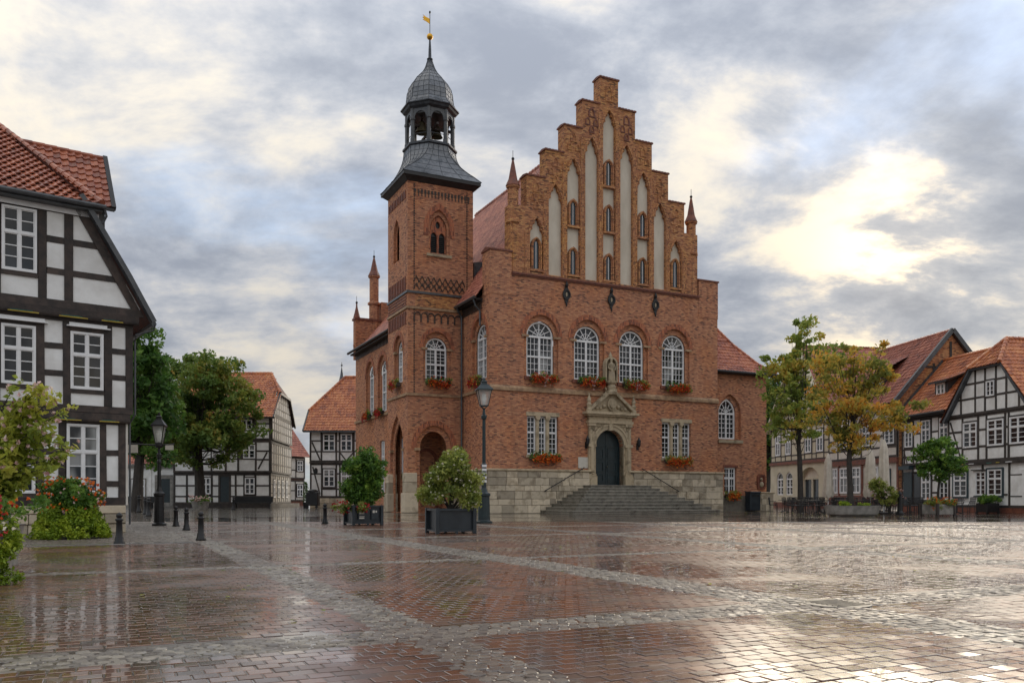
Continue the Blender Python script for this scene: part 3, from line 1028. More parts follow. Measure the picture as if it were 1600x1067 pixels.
# grid of the square: brick fields between bands of cobbles (u along the town hall front, v away from the viewer)
BU = [(-17.35, .20), (-14.1, .30), (-8.45, .30), (-2.75, .36), (2.95, .36), (8.65, .36), (14.35, .36), (20.05, .36), (25.8, .36), (31.5, .36)]
BV = [(-43.0, .30), (-37.3, .26), (-31.55, .18), (-25.0, .26), (-20.0, .3), (-14.4, .30), (-8.6, .30)]
WALK_U = -17.6                              # left of it, beyond v = -25, the cobbled pavement by the houses


def in_band(u, v):
    r = np.zeros(len(u), bool)
    for c, h in BU:
        r |= np.abs(u - c) < h
    for c, h in BV:
        r |= np.abs(v - c) < h
    r |= (u < WALK_U) & (v > -24.8)
    r |= v > -3.2
    r |= (v > -6.0) & (u < 1.5)
    return r


def in_view(u, v, far, pad=0.8):
    x = TH_O.x + u * CU - v * SU
    y = TH_O.y + u * SU + v * CU
    return (y > 3.3) & (y < far) & (np.abs(x) < y * 0.622 + pad), x, y


NEAR = 30.0
# bed under the built pieces
bx = [(-18.5, 2.6), (18.5, 2.6), (20.5, NEAR + .3), (-20.5, NEAR + .3)]
bed = MB().add([(*xy2uv(*p), -.0034) for p in bx], [(0, 1, 2, 3)])
bed.build('joint_bed', 'joint', plaza)

# pavers
PW, PD = 0.125, 0.11
gu, gv = np.meshgrid(np.arange(-34, 26, PW), np.arange(-48, -3, PD))
gu = gu + (np.arange(gu.shape[0]) % 2)[:, None] * PW * .5
gu, gv = gu.ravel() + PW / 2, gv.ravel() + PD / 2
ok, x_, y_ = in_view(gu, gv, NEAR)
ok &= ~in_band(gu, gv)
gu, gv, y_ = gu[ok], gv[ok], y_[ok]
k = len(gu)


def paver_geo(h0, b=.004):
    a, c = PW / 2 - .004, PD / 2 - .004
    lo = [(-a, -c, -.03), (a, -c, -.03), (a, c, -.03), (-a, c, -.03)]
    mi = [(-a, -c, -b * .35), (a, -c, -b * .35), (a, c, -b * .35), (-a, c, -b * .35)]
    hi = [(-a + b, -c + b, 0), (a - b, -c + b, 0), (a - b, c - b, 0), (-a + b, c - b, 0)]
    f = [(8, 9, 10, 11)]
    for i in range(4):
        j = (i + 1) % 4
        f += [(i, j, 4 + j, 4 + i), (4 + i, 4 + j, 8 + j, 8 + i)]
    return np.array(lo + mi + hi), np.array(f)


pv, pf = paver_geo(0)
tx, ty = rng.normal(0, .005, k), rng.normal(0, .005, k)
# slow undulation of the whole field lets puddles of reflection form
hz = rng.normal(0, .0012, k)
sz = 1 - rng.random(k) * .03
order = np.argsort(y_ + np.abs(gu * 0))
parts, rest = order[:300], order[300:]
loc = np.repeat(pv[None], k, 0) * np.stack([sz, sz, np.ones(k)], 1)[:, None, :]
loc[:, :, 2] += loc[:, :, 0] * tx[:, None] + loc[:, :, 1] * ty[:, None] + hz[:, None]
rp = loc[rest] + np.stack([gu[rest], gv[rest], np.zeros(len(rest))], 1)[:, None, :]
rf = (pf[None] + (np.arange(len(rest)) * len(pv))[:, None, None]).reshape(-1, 4)
kind(link_np('pavers', rp.reshape(-1, 3), rf, 'paver', plaza), 'stuff')
proto = None
for i in parts:
    if proto is None:
        proto = link_np('paver', pv, pf, 'paver', plaza)
        o = proto
    else:
        o = inst(proto, 'paver', plaza)
    o.matrix_local = Matrix.Translation((gu[i], gv[i], hz[i])) @ Matrix.Rotation(ty[i], 4, 'X') @ Matrix.Rotation(-tx[i], 4, 'Y') @ Matrix.Diagonal((sz[i], sz[i], 1, 1))

# cobbles in the bands and on the pavement by the left house
CS = 0.074
cu, cv = np.meshgrid(np.arange(-36, 26, CS), np.arange(-48, -3, CS * .95))
cu = cu + (np.arange(cu.shape[0]) % 2)[:, None] * CS * .5
cu, cv = cu.ravel(), cv.ravel()
ok, x_, y_ = in_view(cu, cv, 30.3)
ok &= in_band(cu, cv)
cu, cv = cu[ok], cv[ok]
k = len(cu)
sq8 = np.array([(.5, .3), (.3, .5), (-.3, .5), (-.5, .3), (-.5, -.3), (-.3, -.5), (.3, -.5), (.5, -.3)]) * .0715
tiers = []
for rr_, z in ((1.0, -.03), (1.0, -.0045), (.78, .0004)):
    tiers.append(np.concatenate([sq8 * rr_, np.full((8, 1), z)], 1))
cg = np.concatenate(tiers + [np.array([[0, 0, .0014]])])
cf = []
for t in range(2):
    for j in range(8):
        cf.append((t * 8 + j, t * 8 + (j + 1) % 8, (t + 1) * 8 + (j + 1) % 8, (t + 1) * 8 + j))
for j in range(0, 8, 2):
    cf.append((16 + j, 16 + j + 1, 16 + (j + 2) % 8, 24))
cf = np.array(cf)
loc = np.repeat(cg[None], k, 0)
loc[:, :, :2] *= (1 + rng.normal(0, .09, (k, len(cg), 1))).clip(.72, 1.07)
ra = rng.normal(0, .1, k)
ca, sa = np.cos(ra)[:, None], np.sin(ra)[:, None]
lx, ly = loc[:, :, 0] * ca - loc[:, :, 1] * sa, loc[:, :, 0] * sa + loc[:, :, 1] * ca
loc[:, :, 0], loc[:, :, 1] = lx, ly
loc[:, :, 2] += lx * rng.normal(0, .03, k)[:, None] + ly * rng.normal(0, .03, k)[:, None] + rng.normal(0, .002, k)[:, None]
loc[:, :, 0] += (cu + rng.normal(0, .007, k))[:, None]
loc[:, :, 1] += (cv + rng.normal(0, .007, k))[:, None]
rf = (cf[None] + (np.arange(k) * len(cg))[:, None, None]).reshape(-1, 4)
kind(link_np('cobbles', loc.reshape(-1, 3), rf, 'cobble', plaza), 'stuff')

# distant paving sheets
far = MB().add([(-90, -60, -.012), (110, -60, -.012), (110, 90, -.012), (-90, 90, -.012)], [(0, 1, 2, 3)])
near_cut = [xy2uv(*p) for p in [(-60, NEAR), (90, NEAR), (150, 190), (-120, 190)]]
far = MB().add([(*p, -.008) for p in near_cut], [(0, 1, 2, 3)])
far.build('clinker_field', 'pavefar', plaza)
lf = [xy2uv(*p) for p in [(-60, 0), (-20.4, 0), (-20.4, NEAR), (-60, NEAR)]]
MB().add([(*p, -.009) for p in lf], [(0, 1, 2, 3)]).build('clinker_field', 'pavefar', plaza)
lf = [xy2uv(*p) for p in [(60, 0), (20.4, 0), (20.4, NEAR), (60, NEAR)]]
MB().add([(*p, -.009) for p in lf], [(0, 1, 2, 3)]).build('clinker_field', 'pavefar', plaza)
fb = MB()
for c, h in BU:
    fb.add([(c - h, -19.0 if c < -10 else -26, -.004), (c + h, -19.0 if c < -10 else -26, -.004), (c + h, -3.2, -.004), (c - h, -3.2, -.004)], [(0, 1, 2, 3)])
fb.build('cobble_band', 'cobfar', plaza)
fb = MB()
for c, h in ((-8.6, .3), (-14.4, .3), (-20.0, .3)):
    fb.add([(-17, c - h, -.0052), (60, c - h, -.0052), (60, c + h, -.0052), (-17, c + h, -.0052)], [(0, 1, 2, 3)])
fb.build('cobble_band', 'cobfar', plaza)
fb = MB()
fb.add([(-60, -3.2, -.003), (70, -3.2, -.003), (70, 60, -.003), (-60, 60, -.003)], [(0, 1, 2, 3)])
fb.add([(-40, -18.6, -.0034), (WALK_U, -18.6, -.0034), (WALK_U, -3.2, -.0034), (-40, -3.2, -.0034)], [(0, 1, 2, 3)])
fb.build('cobble_field', 'cobfar', plaza)
# flush kerb of the pavement by the left house
kb = MB()
u0 = -30.0
while u0 < WALK_U - .2:
    kb.bbox(u0 + .006, min(u0 + .8, WALK_U) - .006, -25.30, -25.02, -.05, .014, .008)
    u0 += .8
kb.build('kerb', 'kerb', plaza)
# iron drain cover
dr = MB()
cx_, cy_ = xy2uv(2.62, 6.75)
dr.lathe([(.26, -.02), (.26, .004), (.24, .007), (.0001, .007)], 24, (cx_, cy_))
for q in range(-3, 4):
    dr.box(cx_ - .17, cx_ + .17, cy_ + q * .055 - .009, cy_ + q * .055 + .009, .006, .011)
dr.build('drain_cover', 'iron', plaza)


# ================================================================ town hall
hall = thing('town_hall', 'red brick town hall with stepped gable and slate-capped corner tower', 'town hall', tuple(TH_O), TH_A)
FR = PL((0, 0, 0), (1, 0, 0), (0, -1, 0))            # front
LS = PL((0, 0, 0), (0, 1, 0), (-1, 0, 0))            # left side of the main block (a = distance back)
W_ = 15.84
DEP = 20.0
WX = [3.19, 6.30, 9.42, 12.53]                        # upper windows
HW = 0.86


def arch_op(c, hw, z0, zs, k=.24):
    """brick opening: a wider outer order, then the inner one"""
    o = roundarch(c, hw + k, z0 - .02, zs, hw + k + .12)
    i = roundarch(c, hw + .02, z0, zs, hw + .02)
    return [(o, .14), (i, .22)]


ops = [arch_op(c, HW, 7.75, 10.06) for c in WX]
LOW = [(2.28, 4.30), (11.55, 13.75)]
for a, b in LOW:
    ops.append([(rect(a, b, 3.30, 5.70), .26)])
DOOR_C = 7.72
ops.append([(roundarch(DOOR_C, .98, 1.6, 3.92, .98), .5)])
MB().wall(FR, [(0, 0), (W_, 0), (W_, 13.5), (0, 13.5)], ops).build('front_wall', 'brick', hall)
# left side wall and the walls out of view
MB().wall(LS, [(0, 0), (DEP, 0), (DEP, 12.3), (0, 12.3)], [arch_op(1.52, .78, 7.6, 9.95)]).build('side_wall', 'brick', hall)
RS = PL((W_, 0, 0), (0, 1, 0), (1, 0, 0))
MB().wall(RS, [(0, 0), (DEP, 0), (DEP, 12.3), (0, 12.3)]).build('side_wall', 'brick', hall)
BK = PL((0, DEP, 0), (1, 0, 0), (0, 1, 0))
MB().wall(BK, [(0, 0), (W_, 0), (W_, 12.3), (7.8, 23.2), (0, 12.3)]).build('rear_wall', 'brick', hall)

# arch rings of rowlock bricks, imposts
for P, cs in ((FR, [(c, HW, 10.06) for c in WX]), (LS, [(1.52, .78, 9.95)])):
    for c, hw, zs in cs:
        n = 16
        def arcpts(r, dz):
            return [(c + r * math.cos(math.pi * i / n), zs + (r + dz) * math.sin(math.pi * i / n)) for i in range(n + 1)]
        MB().openring(P, arcpts(hw + .50, .16), arcpts(hw + .245, .125), -.02, .03).build('window_arch', 'brick_arch', hall)
        for s_ in (-1, 1):
            MB().pbox(P, c + s_ * (hw + .17) - .22, c + s_ * (hw + .17) + .22, zs - .09, zs + .03, -.1, .05).build('impost', 'string', hall)

for c in WX:
    arch_window(hall, FR, c, HW, 7.78, 10.06, -.33, glass='glasscurtain' if c in (WX[0], WX[3]) else 'glass')
arch_window(hall, LS, 1.52, .78, 7.63, 9.95, -.33)
# sloping brick sills
for c in WX:
    MB().pbox(FR, c - HW - .26, c + HW + .26, 7.55, 7.74, -.02, .09).build('window_sill', 'coping', hall)

# triple windows of the ground floor: stone mullions and three tall casements
for a, b_ in LOW:
    st = MB()
    ws = (b_ - a - .06) / 3
    st.pbox(FR, a - .06, b_ + .06, 5.52, 5.74, -.24, .03)
    for k in (1, 2):
        x = a + .03 + ws * k
        st.pbox(FR, x - .09, x + .09, 3.30, 5.36, -.24, -.02)
        st.prism(FR, [(x - .09, 5.3), (x + .09, 5.3), (x + .16, 5.45), (x + .1, 5.6), (x - .1, 5.6), (x - .16, 5.45)], -.2, .06)
    st.pbox(FR, a - .08, b_ + .08, 3.16, 3.31, -.1, .08)
    st.build('stone_mullion', 'stone', hall)
    for k in range(3):
        x0, x1 = a + .03 + ws * k + (.09 if k else 0), a + .03 + ws * (k + 1) - (.09 if k < 2 else 0)
        rect_window(hall, FR, x0, x1, 3.33, 5.50, -.20, .42, (4, 3), 2, .06, sash=1)

# string course, moulded
b = MB()
b.pbox(FR, -.05, W_ + .05, 6.86, 7.02, -.02, .10)
b.prism(PL((-.05, 0, 0), (0, -1, 0), (1, 0, 0)), [(0, 7.02), (.10, 7.02), (.0, 7.16)], 0, W_ + .1)
b.build('string_course', 'string', hall)
b = MB()
b.pbox(LS, .0, 4.0, 6.862, 7.018, -.02, .098)
b.build('string_course', 'string', hall)

# corner shoulders left and right of the gable
for (x0, x1, zt) in ((-.02, 1.30, 14.62), (14.36, W_ + .02, 14.50)):
    b = MB()
    b.box(x0, x1, -.02, 1.05, 12.2, zt)
    b.build('corner_pier', 'brick', hall)
    c = MB()
    c.box(x0 - .06, x1 + .06, -.08, 1.11, zt, zt + .09)
    c.add([(x0 - .06, -.08, zt + .09), (x1 + .06, -.08, zt + .09), (x1 + .06, 1.11, zt + .09), (x0 - .06, 1.11, zt + .09),
           (x0 - .06, .5, zt + .25), (x1 + .06, .5, zt + .25)], [(0, 1, 5, 4), (2, 3, 4, 5), (0, 4, 3), (1, 2, 5)])
    c.build('coping', 'coping', hall)

# ---- stepped gable
GC = 7.78
STEP = [(.63, 25.72), (1.84, 24.10), (3.06, 22.42), (4.28, 20.78), (5.50, 19.12), (6.52, 17.35)]
zb = 13.52
right, prev = [], None
for k, (h, z) in enumerate(STEP):
    right.append((GC + h, z, STEP[k - 1][0] if k else 0))
outl = [(GC - 6.52, zb), (GC + 6.52, zb)]
for k in range(5, -1, -1):
    outl.append((GC + STEP[k][0], STEP[k][1]))
    if k:
        outl.append((GC + STEP[k - 1][0], STEP[k][1]))
for k in range(6):
    if k:
        outl.append((GC - STEP[k - 1][0], STEP[k][1]))
    outl.append((GC - STEP[k][0], STEP[k][1]))
GP = PL((0, .06, 0), (1, 0, 0), (0, -1, 0))
NICHE = {0: (.42, 22.75, 23.85), 1: (.46, 20.75, 22.0), 2: (.42, 19.45, 20.55), 3: (.46, 17.65, 18.85), 4: (.42, 15.75, 16.75)}
PITCH = 1.215
niches = []
for k in range(-4, 5):
    hw, zs, zt = NICHE[abs(k)]
    niches.append((GC + k * PITCH, hw, zs, zt, abs(k)))
gops = []
for c, hw, zs, zt, k in niches:
    gops.append([(trefoil(c, hw, zb + .12, zs, zt - zs), .20)])
gm = MB()
gm.wall(GP, outl, gops)
n = len(outl)
gm.add([GP.P(a, z, 0) for a, z in outl] + [GP.P(a, z, -.75) for a, z in outl], [(i, (i + 1) % n, n + (i + 1) % n, n + i) for i in range(n)])
gm.add([GP.P(a, z, -.75) for a, z in outl], [tuple(t) for t in tess([outl])])
gable = gm.build('stepped_gable', 'brick_gable', hall)
# white panels and lancets in the niches
LAN = {0: [(19.40, 20.95), (16.68, 18.25), (13.80, 15.36)], 2: [(16.70, 18.22), (13.84, 15.42)], 4: [(13.88, 15.66)], 1: [], 3: []}
for c, hw, zs, zt, k in niches:
    tp = trefoil(c, hw, zb + .12, zs, zt - zs)
    MB().add([GP.P(a, z, -.195) for a, z in tp], [tuple(t) for t in tess([tp])]).build('plaster_panel', 'plaster', gable)
    for (z0, z1) in LAN[k]:
        o = pointarch(c + .02, .34, z0, z1 - .46, .52)
        m_ = pointarch(c + .02, .25, z0, z1 - .42, .38)
        i = pointarch(c + .02, .175, z0, z1 - .40, .30)
        b = MB()
        b.ring(GP, o, m_, -.20, -.03)
        b.ring(GP, m_, i, -.20, -.09)
        b.pbox(GP, c - .42, c + .46, z0 - .13, z0, -.19, .02)
        win = b.build('lancet_window', 'brick_gable', gable)
        MB().add([GP.P(a, z, -.15) for a, z in i], [tuple(t) for t in tess([i])]).build('pane', 'leadglass', win)
        MB().pbox(GP, c + .005, c + .035, z0, z1 - .18, -.15, -.12).build('glazing_bar', 'frame', win)
# ribs between the niches: paired roll mouldings
for k in range(-5, 5):
    x = GC + (k + .5) * PITCH
    j = min(abs(k), abs(k + 1))
    top = min(NICHE[max(abs(k), abs(k + 1))][2] + 1.6 if max(abs(k), abs(k + 1)) < 5 else 15.9, STEP[max(abs(k), abs(k + 1)) if max(abs(k), abs(k + 1)) < 5 else 5][1] - .5)
    b = MB()
    for dx in (-.1, .1):
        b.tube([GP.P(x + dx, zb, .0), GP.P(x + dx, top, .0)], .07, 8)
    b.pbox(GP, x - .055, x + .055, zb, top - .1, -.02, .045)
    b.build('rib', 'brick_gable', gable)
# hood of each niche and blind tracery over it
for c, hw, zs, zt, k in niches:
    b = MB()
    oo = pointarch(c, hw + .13, zs - .2, zs, zt - zs + .17)[1:] 
    ii = pointarch(c, hw + .02, zs - .2, zs, zt - zs + .04)[1:]
    b.openring(GP, oo + [(c - hw - .13, zs - .2)], ii + [(c - hw - .02, zs - .2)], -.02, .055)
    b.build('niche_hood', 'brick_gable', gable)
    zc = STEP[k][1]
    room = zc - zt
    b = MB()
    if k == 0:
        b.ring(GP, pointarch(c, .24, zc - 1.35, zc - .85, .5), pointarch(c, .15, zc - 1.27, zc - .85, .38), -.02, .04)
    else:
        for (dx, dz, s_) in ((0, .62, 1.0), (-.27, 1.18, .75), (.27, 1.18, .75), (0, 1.62, .8)):
            if dz + .25 * s_ > room - .1:
                continue
            b.ring(GP, pointarch(c + dx, .22 * s_, zc - dz - .26 * s_, zc - dz, .34 * s_), pointarch(c + dx, .13 * s_, zc - dz - .18 * s_, zc - dz, .22 * s_), -.02, .04)
    b.build('blind_tracery', 'coping' if k in (1,) else 'brick_gable', gable)
# copings of the steps
for s_ in (-1, 1):
    for k, (h, z) in enumerate(STEP):
        if k == 0:
            if s_ < 0:
                continue
            x0, x1 = GC - h - .07, GC + h + .07
        else:
            hi = STEP[k - 1][0]
            x0, x1 = (GC + hi + .003, GC + h + .07) if s_ > 0 else (GC - h - .07, GC - hi - .003)
        if k == 5:
            continue
        b = MB()
        b.box(x0, x1, .0, .87, z, z + .07)
        b.add([(x0, .0, z + .07), (x1, .0, z + .07), (x1, .87, z + .07), (x0, .87, z + .07), (x0, .43, z + .14), (x1, .43, z + .14)],
              [(0, 1, 5, 4), (2, 3, 4, 5), (0, 4, 3), (1, 2, 5)])
        nn = max(2, int((x1 - x0) / .2))
        for q in range(nn):
            xx = x0 + (x1 - x0) * (q + .5) / nn
            b.bar((xx, -.005, z + .075), (xx, .43, z + .15), .15, .03)
        b.build('coping', 'coping', gable)
# cornice under the gable
b = MB()
b.pbox(FR, 1.30, 14.36, 13.42, 13.52, -.1, .13)
b.pbox(FR, 1.30, 14.36, 13.34, 13.42, -.02, .07)
b.build('gable_cornice', 'coping', hall)


def pinnacle(parent, x, y, z0, zc, zt, r=.33, mat='brick_gable'):
    """octagonal brick turret with a cone and ball"""
    b = MB()
    b.lathe([(r * 1.0, z0), (r * 1.0, zc - 2.1), (r * 1.3, zc - 2.05), (r * 1.3, zc - 1.9), (r * .92, zc - 1.82), (r * .92, zc - .12), (r * 1.18, zc - .05), (r * 1.18, zc + .05)], 8, (x, y), math.pi / 8)
    p = b.build('pinnacle', mat, parent)
    c = MB()
    c.lathe([(r * 1.28, zc + .05), (r * .75, zc + .45), (r * .3, zt - .35), (.05, zt - .12)], 8, (x, y), math.pi / 8)
    c.build('pinnacle_cap', 'coping', p)
    c = MB()
    c.ball((x, y, zt - .05), .09)
    c.tube([(x, y, zt), (x, y, zt + .42)], .016, 5)
    c.build('finial', 'iron', p)
    return p


pinnacle(hall, 1.55, .33, 13.3, 18.40, 20.05)
pinnacle(hall, 14.02, .33, 13.3, 18.15, 19.85)

# iron wall anchors: cast ornaments with a ring and spear point
for x in (4.80, 7.86, 11.02):
    b = MB()
    z = 12.60
    b.prism(FR, [(x - .2, z - .12), (x - .11, z - .36), (x, z - .62), (x + .11, z - .36), (x + .2, z - .12), (x + .2, z + .14), (x + .1, z + .36), (x, z + .62), (x - .1, z + .36), (x - .2, z + .14)], .02, .07)
    b.ring(FR, [(x + .26 * math.cos(t), z + .30 * math.sin(t)) for t in [math.pi * 2 * q / 14 for q in range(14)]],
           [(x + .19 * math.cos(t), z + .22 * math.sin(t)) for t in [math.pi * 2 * q / 14 for q in range(14)]], .05, .12)
    b.lathe([(.02, z - .72), (.05, z - .6), (.03, z - .5)], 8, (x, -.09))
    b.lathe([(.07, z + .42), (.11, z + .55), (.05, z + .66), (.01, z + .78)], 8, (x, -.09))
    o = b.build('wall_anchor', 'iron', hall)
    MB().prism(FR, [(x - .05, z - .06), (x, z - .14), (x + .05, z - .06), (x + .05, z + .06), (x, z + .13), (x - .05, z + .06)], .05, .09).build('anchor_boss', 'stone', o)

# ---- main roof
EZ, RZ = 12.15, 23.6
sl_ = math.hypot(8.25, RZ - EZ)
Vd = Vector((8.25, 0, RZ - EZ)).normalized()
tile_roof('roof_tiles', hall, (-.47, .85, EZ), (0, 1, 0), Vd, [(0, 0), (DEP - .9, 0), (DEP - .9, sl_), (0, sl_)], 'tiled', .25, .34, .05)
Vd2 = Vector((-8.25, 0, RZ - EZ)).normalized()
b = MB().add([(W_ + .47, .85, EZ), (W_ + .47, DEP, EZ), (7.78, DEP, RZ), (7.78, .85, RZ)], [(0, 1, 2, 3)])
b.build('roof_slope', 'tiledark', hall)
ridge(hall, (7.78, .8, RZ + .06), (7.78, DEP, RZ + .06), .17, .42, 'tiled')
# eaves box and gutter on the left side
b = MB()
b.box(-.40, -.003, 1.06, 3.98, 12.02, 12.12)
b.build('eaves_board', 'darktrim', hall)
b = MB()
b.tube([(-.50, 1.0, 12.16), (-.50, 4.0, 12.14)], .09, 8)
b.tube([(-.50, 1.25, 12.1), (-.36, 1.22, 11.7), (-.10, 1.2, 11.45), (-.10, 1.2, 10.6)], .055, 8)
b.tube([(-.48, 3.75, 12.1), (-.35, 3.80, 11.85), (-.13, 3.86, 11.6), (-.13, 3.86, 2.5), (-.13, 3.86, .1)], .06, 8)
b.build('downpipe', 'grey', hall)
# dentil frieze below the eaves
b = MB()
for q in range(14):
    y = 1.2 + q * .2
    b.pbox(LS, y, y + .1, 11.55, 11.9, -.02, .06)
b.pbox(LS, 1.06, 3.98, 11.9, 12.0, -.02, .07)
b.build('frieze', 'brick_dark', hall)
# roof hatch beside the tower
b = MB()
b.add([(.9, 4.4, 14.1), (.9, 5.4, 14.1), (.9, 5.4, 15.1), (.9, 4.4, 15.1), (1.62, 4.4, 15.25), (1.62, 5.4, 15.25)], [(0, 1, 2, 3), (3, 2, 5, 4), (0, 3, 4), (1, 5, 2)])
b.build('roof_hatch', 'grey', hall)

# ---- stone plinth of individual blocks
PZ = 2.36


def block_course(parent, P, a0, a1, z0, z1, d0, d1, lo=.38, hi=1.2, cutfn=None):
    a = a0
    while a < a1 - .05:
        L = lo + (hi - lo) * random.random()
        if a1 - (a + L) < lo * .7:
            L = a1 - a
        if cutfn is None or not cutfn(a, a + L, z0, z1):
            e = random.uniform(-.015, .024)
            p, q = Vector(P.P(a + .008, z0 + .008, d0)), Vector(P.P(a + L - .008, z1 - .008, d1 + e))
            v, f = chamfer_box(min(p.x, q.x), max(p.x, q.x), min(p.y, q.y), max(p.y, q.y), min(p.z, q.z), max(p.z, q.z), .014)
            link_mesh('stone_block', v, f, 'block', parent)
        a += L


core = MB().box(-.26, 6.5, -.26, -.003, 0, PZ - .03)
core.box(8.94, W_ + .2, -.26, -.003, 0, PZ - .03)
core.box(6.5, 8.94, -.26, -.003, 0, 1.5)
core.box(-.26, -.003, -.003, 3.95, 0, PZ - .03)
plinth = core.build('plinth', 'mortar', hall)


def hidden_by_stairs(a0, a1, z0, z1):
    # inside the pyramid of steps
    m_ = min(a0 - 2.95, 12.77 - a1)
    return m_ > 0 and z1 < .18 * (m_ / .35) - .1


def hid(a0, a1, z0, z1):
    return hidden_by_stairs(a0, a1, z0, z1) or (a1 > 6.2 and a0 < 9.3)


rows = [0, .46, .80, 1.24, 1.56, 2.0, PZ]
for z0, z1 in zip(rows, rows[1:]):
    off = random.uniform(-.4, 0)
    block_course(plinth, FR, -.28, 6.2, z0, z1, .2, .31, cutfn=hid)
    block_course(plinth, FR, 9.3, W_ + .22, z0, z1, .2, .31, cutfn=hid)
    block_course(plinth, PL((-.0, 0, 0), (0, 1, 0), (-1, 0, 0)), -.2, 3.9, z0, z1, .2, .29)
b = MB()
b.bbox(-.36, 6.55, -.38, .0, PZ, PZ + .13, .03)
b.bbox(8.9, W_ + .3, -.38, .0, PZ, PZ + .13, .03)
b.bbox(-.36, -.003, .004, 3.95, PZ + .002, PZ + .128, .03)
b.build('plinth_coping', 'stone', plinth)

# ---- steps: a pyramid of nine
stairs = MB()
SX0, SX1, SV = 2.95, 12.77, -4.0
nst = 9
TOPZ = 1.60
first = None
for k in range(nst):
    i = .35 * k
    z0, z1 = TOPZ * k / nst, TOPZ * (k + 1) / nst
    b = MB()
    x0, x1, y0 = SX0 + i, SX1 - i, SV + i
    b.box(x0 + .03, x1 - .03, y0 + .03, -.32, max(0, z0 - .02), z1 - .055)
    # nosing slabs
    q = x0
    while q < x1 - .1:
        L = min(random.uniform(1.1, 1.7), x1 - q)
        if x1 - q - L < .5:
            L = x1 - q
        b.bbox(q + .003, q + L - .003, y0, y0 + .42 if k < nst - 1 else -.33, z1 - .06, z1 + random.uniform(-.003, .003), .012)
        q += L
    if k < nst - 1:
        for xa, xb in ((x0, x0 + .40), (x1 - .40, x1)):
            b.bbox(xa, xb, y0 + .424, -.33, z1 - .06, z1 + .001, .012)
    if first is None:
        first = b.build('step', 'step', hall)
    else:
        b.build('step', 'step', hall)
# iron handrails on the plinth
for (x0, x1) in ((3.15, 5.75), (12.5, 9.75)):
    b = MB()
    b.tube([(x0, -.48, 1.25), (x1, -.48, 2.62)], .028, 8)
    for t in (.04, .5, .96):
        xx, zz = x0 + (x1 - x0) * t, 1.25 + 1.37 * t
        b.tube([(xx, -.48, zz), (xx, -.46, zz - .07), (xx, -.30, zz - .09)], .014, 6)
    b.build('handrail', 'iron', hall)

# ---- portal
dc = DOOR_C
# architrave, then pilasters with pedestals and capitals
portal = MB().pbox(FR, dc - 1.46, dc + 1.46, 5.08, 5.252, -.1, .16).build('portal', 'stone', hall)
for s_ in (-1, 1):
    b = MB()
    x = dc + s_ * 1.27
    b.pbox(FR, x - .29, x + .29, 1.6, 2.15, -.1, .30)
    b.pbox(FR, x - .25, x + .25, 2.15, 2.27, -.1, .27)
    b.pbox(FR, x - .20, x + .20, 2.27, 3.86, -.1, .18)
    b.pbox(FR, x - .27, x + .27, 3.86, 4.02, -.1, .26)
    b.pbox(FR, x - .19, x + .19, 4.02, 5.25, -.1, .17)
    b.tube([FR.P(x, 2.27, .2), FR.P(x, 3.86, .2)], .13, 10)
    b.tube([FR.P(x + s_ * .08, 4.02, .17), FR.P(x + s_ * .08, 4.85, .17)], .09, 8)
    b.pbox(FR, x - .24, x + .24, 5.08, 5.25, -.1, .25)
    b.build('pilaster', 'stone', portal)
b = MB()
n = 18
arc = lambda r, zs: [(dc + r * math.cos(math.pi * i / n), zs + r * math.sin(math.pi * i / n)) for i in range(n + 1)]
b.openring(FR, [(dc + 1.26, 3.92)] + arc(1.24, 3.92) + [(dc - 1.26, 3.92)], [(dc + .98, 3.92)] + arc(.98, 3.92) + [(dc - .98, 3.92)], -.40, .16)
b.openring(FR, arc(1.32, 3.92), arc(1.20, 3.92), -.02, .21)
for s_ in (-1, 1):
    b.pbox(FR, dc + s_ * 1.08 - .10, dc + s_ * 1.08 + .10, 1.6, 3.92, -.40, .12)
b.pbox(FR, dc - .13, dc + .13, 4.84, 5.28, -.02, .26)
b.build('arch_surround', 'stone', portal)
b = MB()
for s_ in (-1, 1):
    pts = [(dc + s_ * 1.46, 5.2)] + [(dc + s_ * 1.26 * math.cos(t), 3.92 + 1.26 * math.sin(t)) for t in [math.pi / 2 * (1 - q / 8) for q in range(9)]] + [(dc + s_ * 1.46, 3.95)]
    b.prism(FR, pts if s_ > 0 else pts[::-1], -.02, .10)
    b.lathe([(.001, 0), (.16, .01), (.1, .06), (.001, .09)], 10, (0, 0)) if False else None
    cx0 = dc + s_ * 1.17
    b.prism(FR, [(cx0 + .2 * math.cos(t), 4.95 + .2 * math.sin(t)) for t in [q * math.pi / 5 for q in range(10)]], .08, .17)
b.build('spandrel', 'stone', portal)
b = MB()
b.pbox(FR, dc - 1.56, dc + 1.56, 5.25, 5.40, -.02, .28)
b.pbox(FR, dc - 1.50, dc + 1.50, 5.40, 5.66, -.02, .22)
b.pbox(FR, dc - 1.70, dc + 1.70, 5.66, 5.76, -.02, .40)
b.pbox(FR, dc - 1.82, dc + 1.82, 5.76, 5.90, -.02, .52)
b.build('entablature', 'stone', portal)
b = MB()
tri = [(dc - 1.45, 5.90), (dc + 1.45, 5.90), (dc + .28, 6.95), (dc - .28, 6.95)]
b.prism(FR, tri, -.02, .22)
for s_ in (-1, 1):
    b.bar(FR.P(dc + s_ * 1.62, 5.96, .28), FR.P(dc + s_ * .22, 7.05, .28), .30, .16)
b.prism(FR, [(dc + .30 * math.cos(t), 6.38 + .36 * math.sin(t)) for t in [q * math.pi / 8 for q in range(16)]], .2, .36)
b.prism(FR, [(dc + .18 * math.cos(t), 6.38 + .24 * math.sin(t)) for t in [q * math.pi / 8 for q in range(16)]], .34, .42)
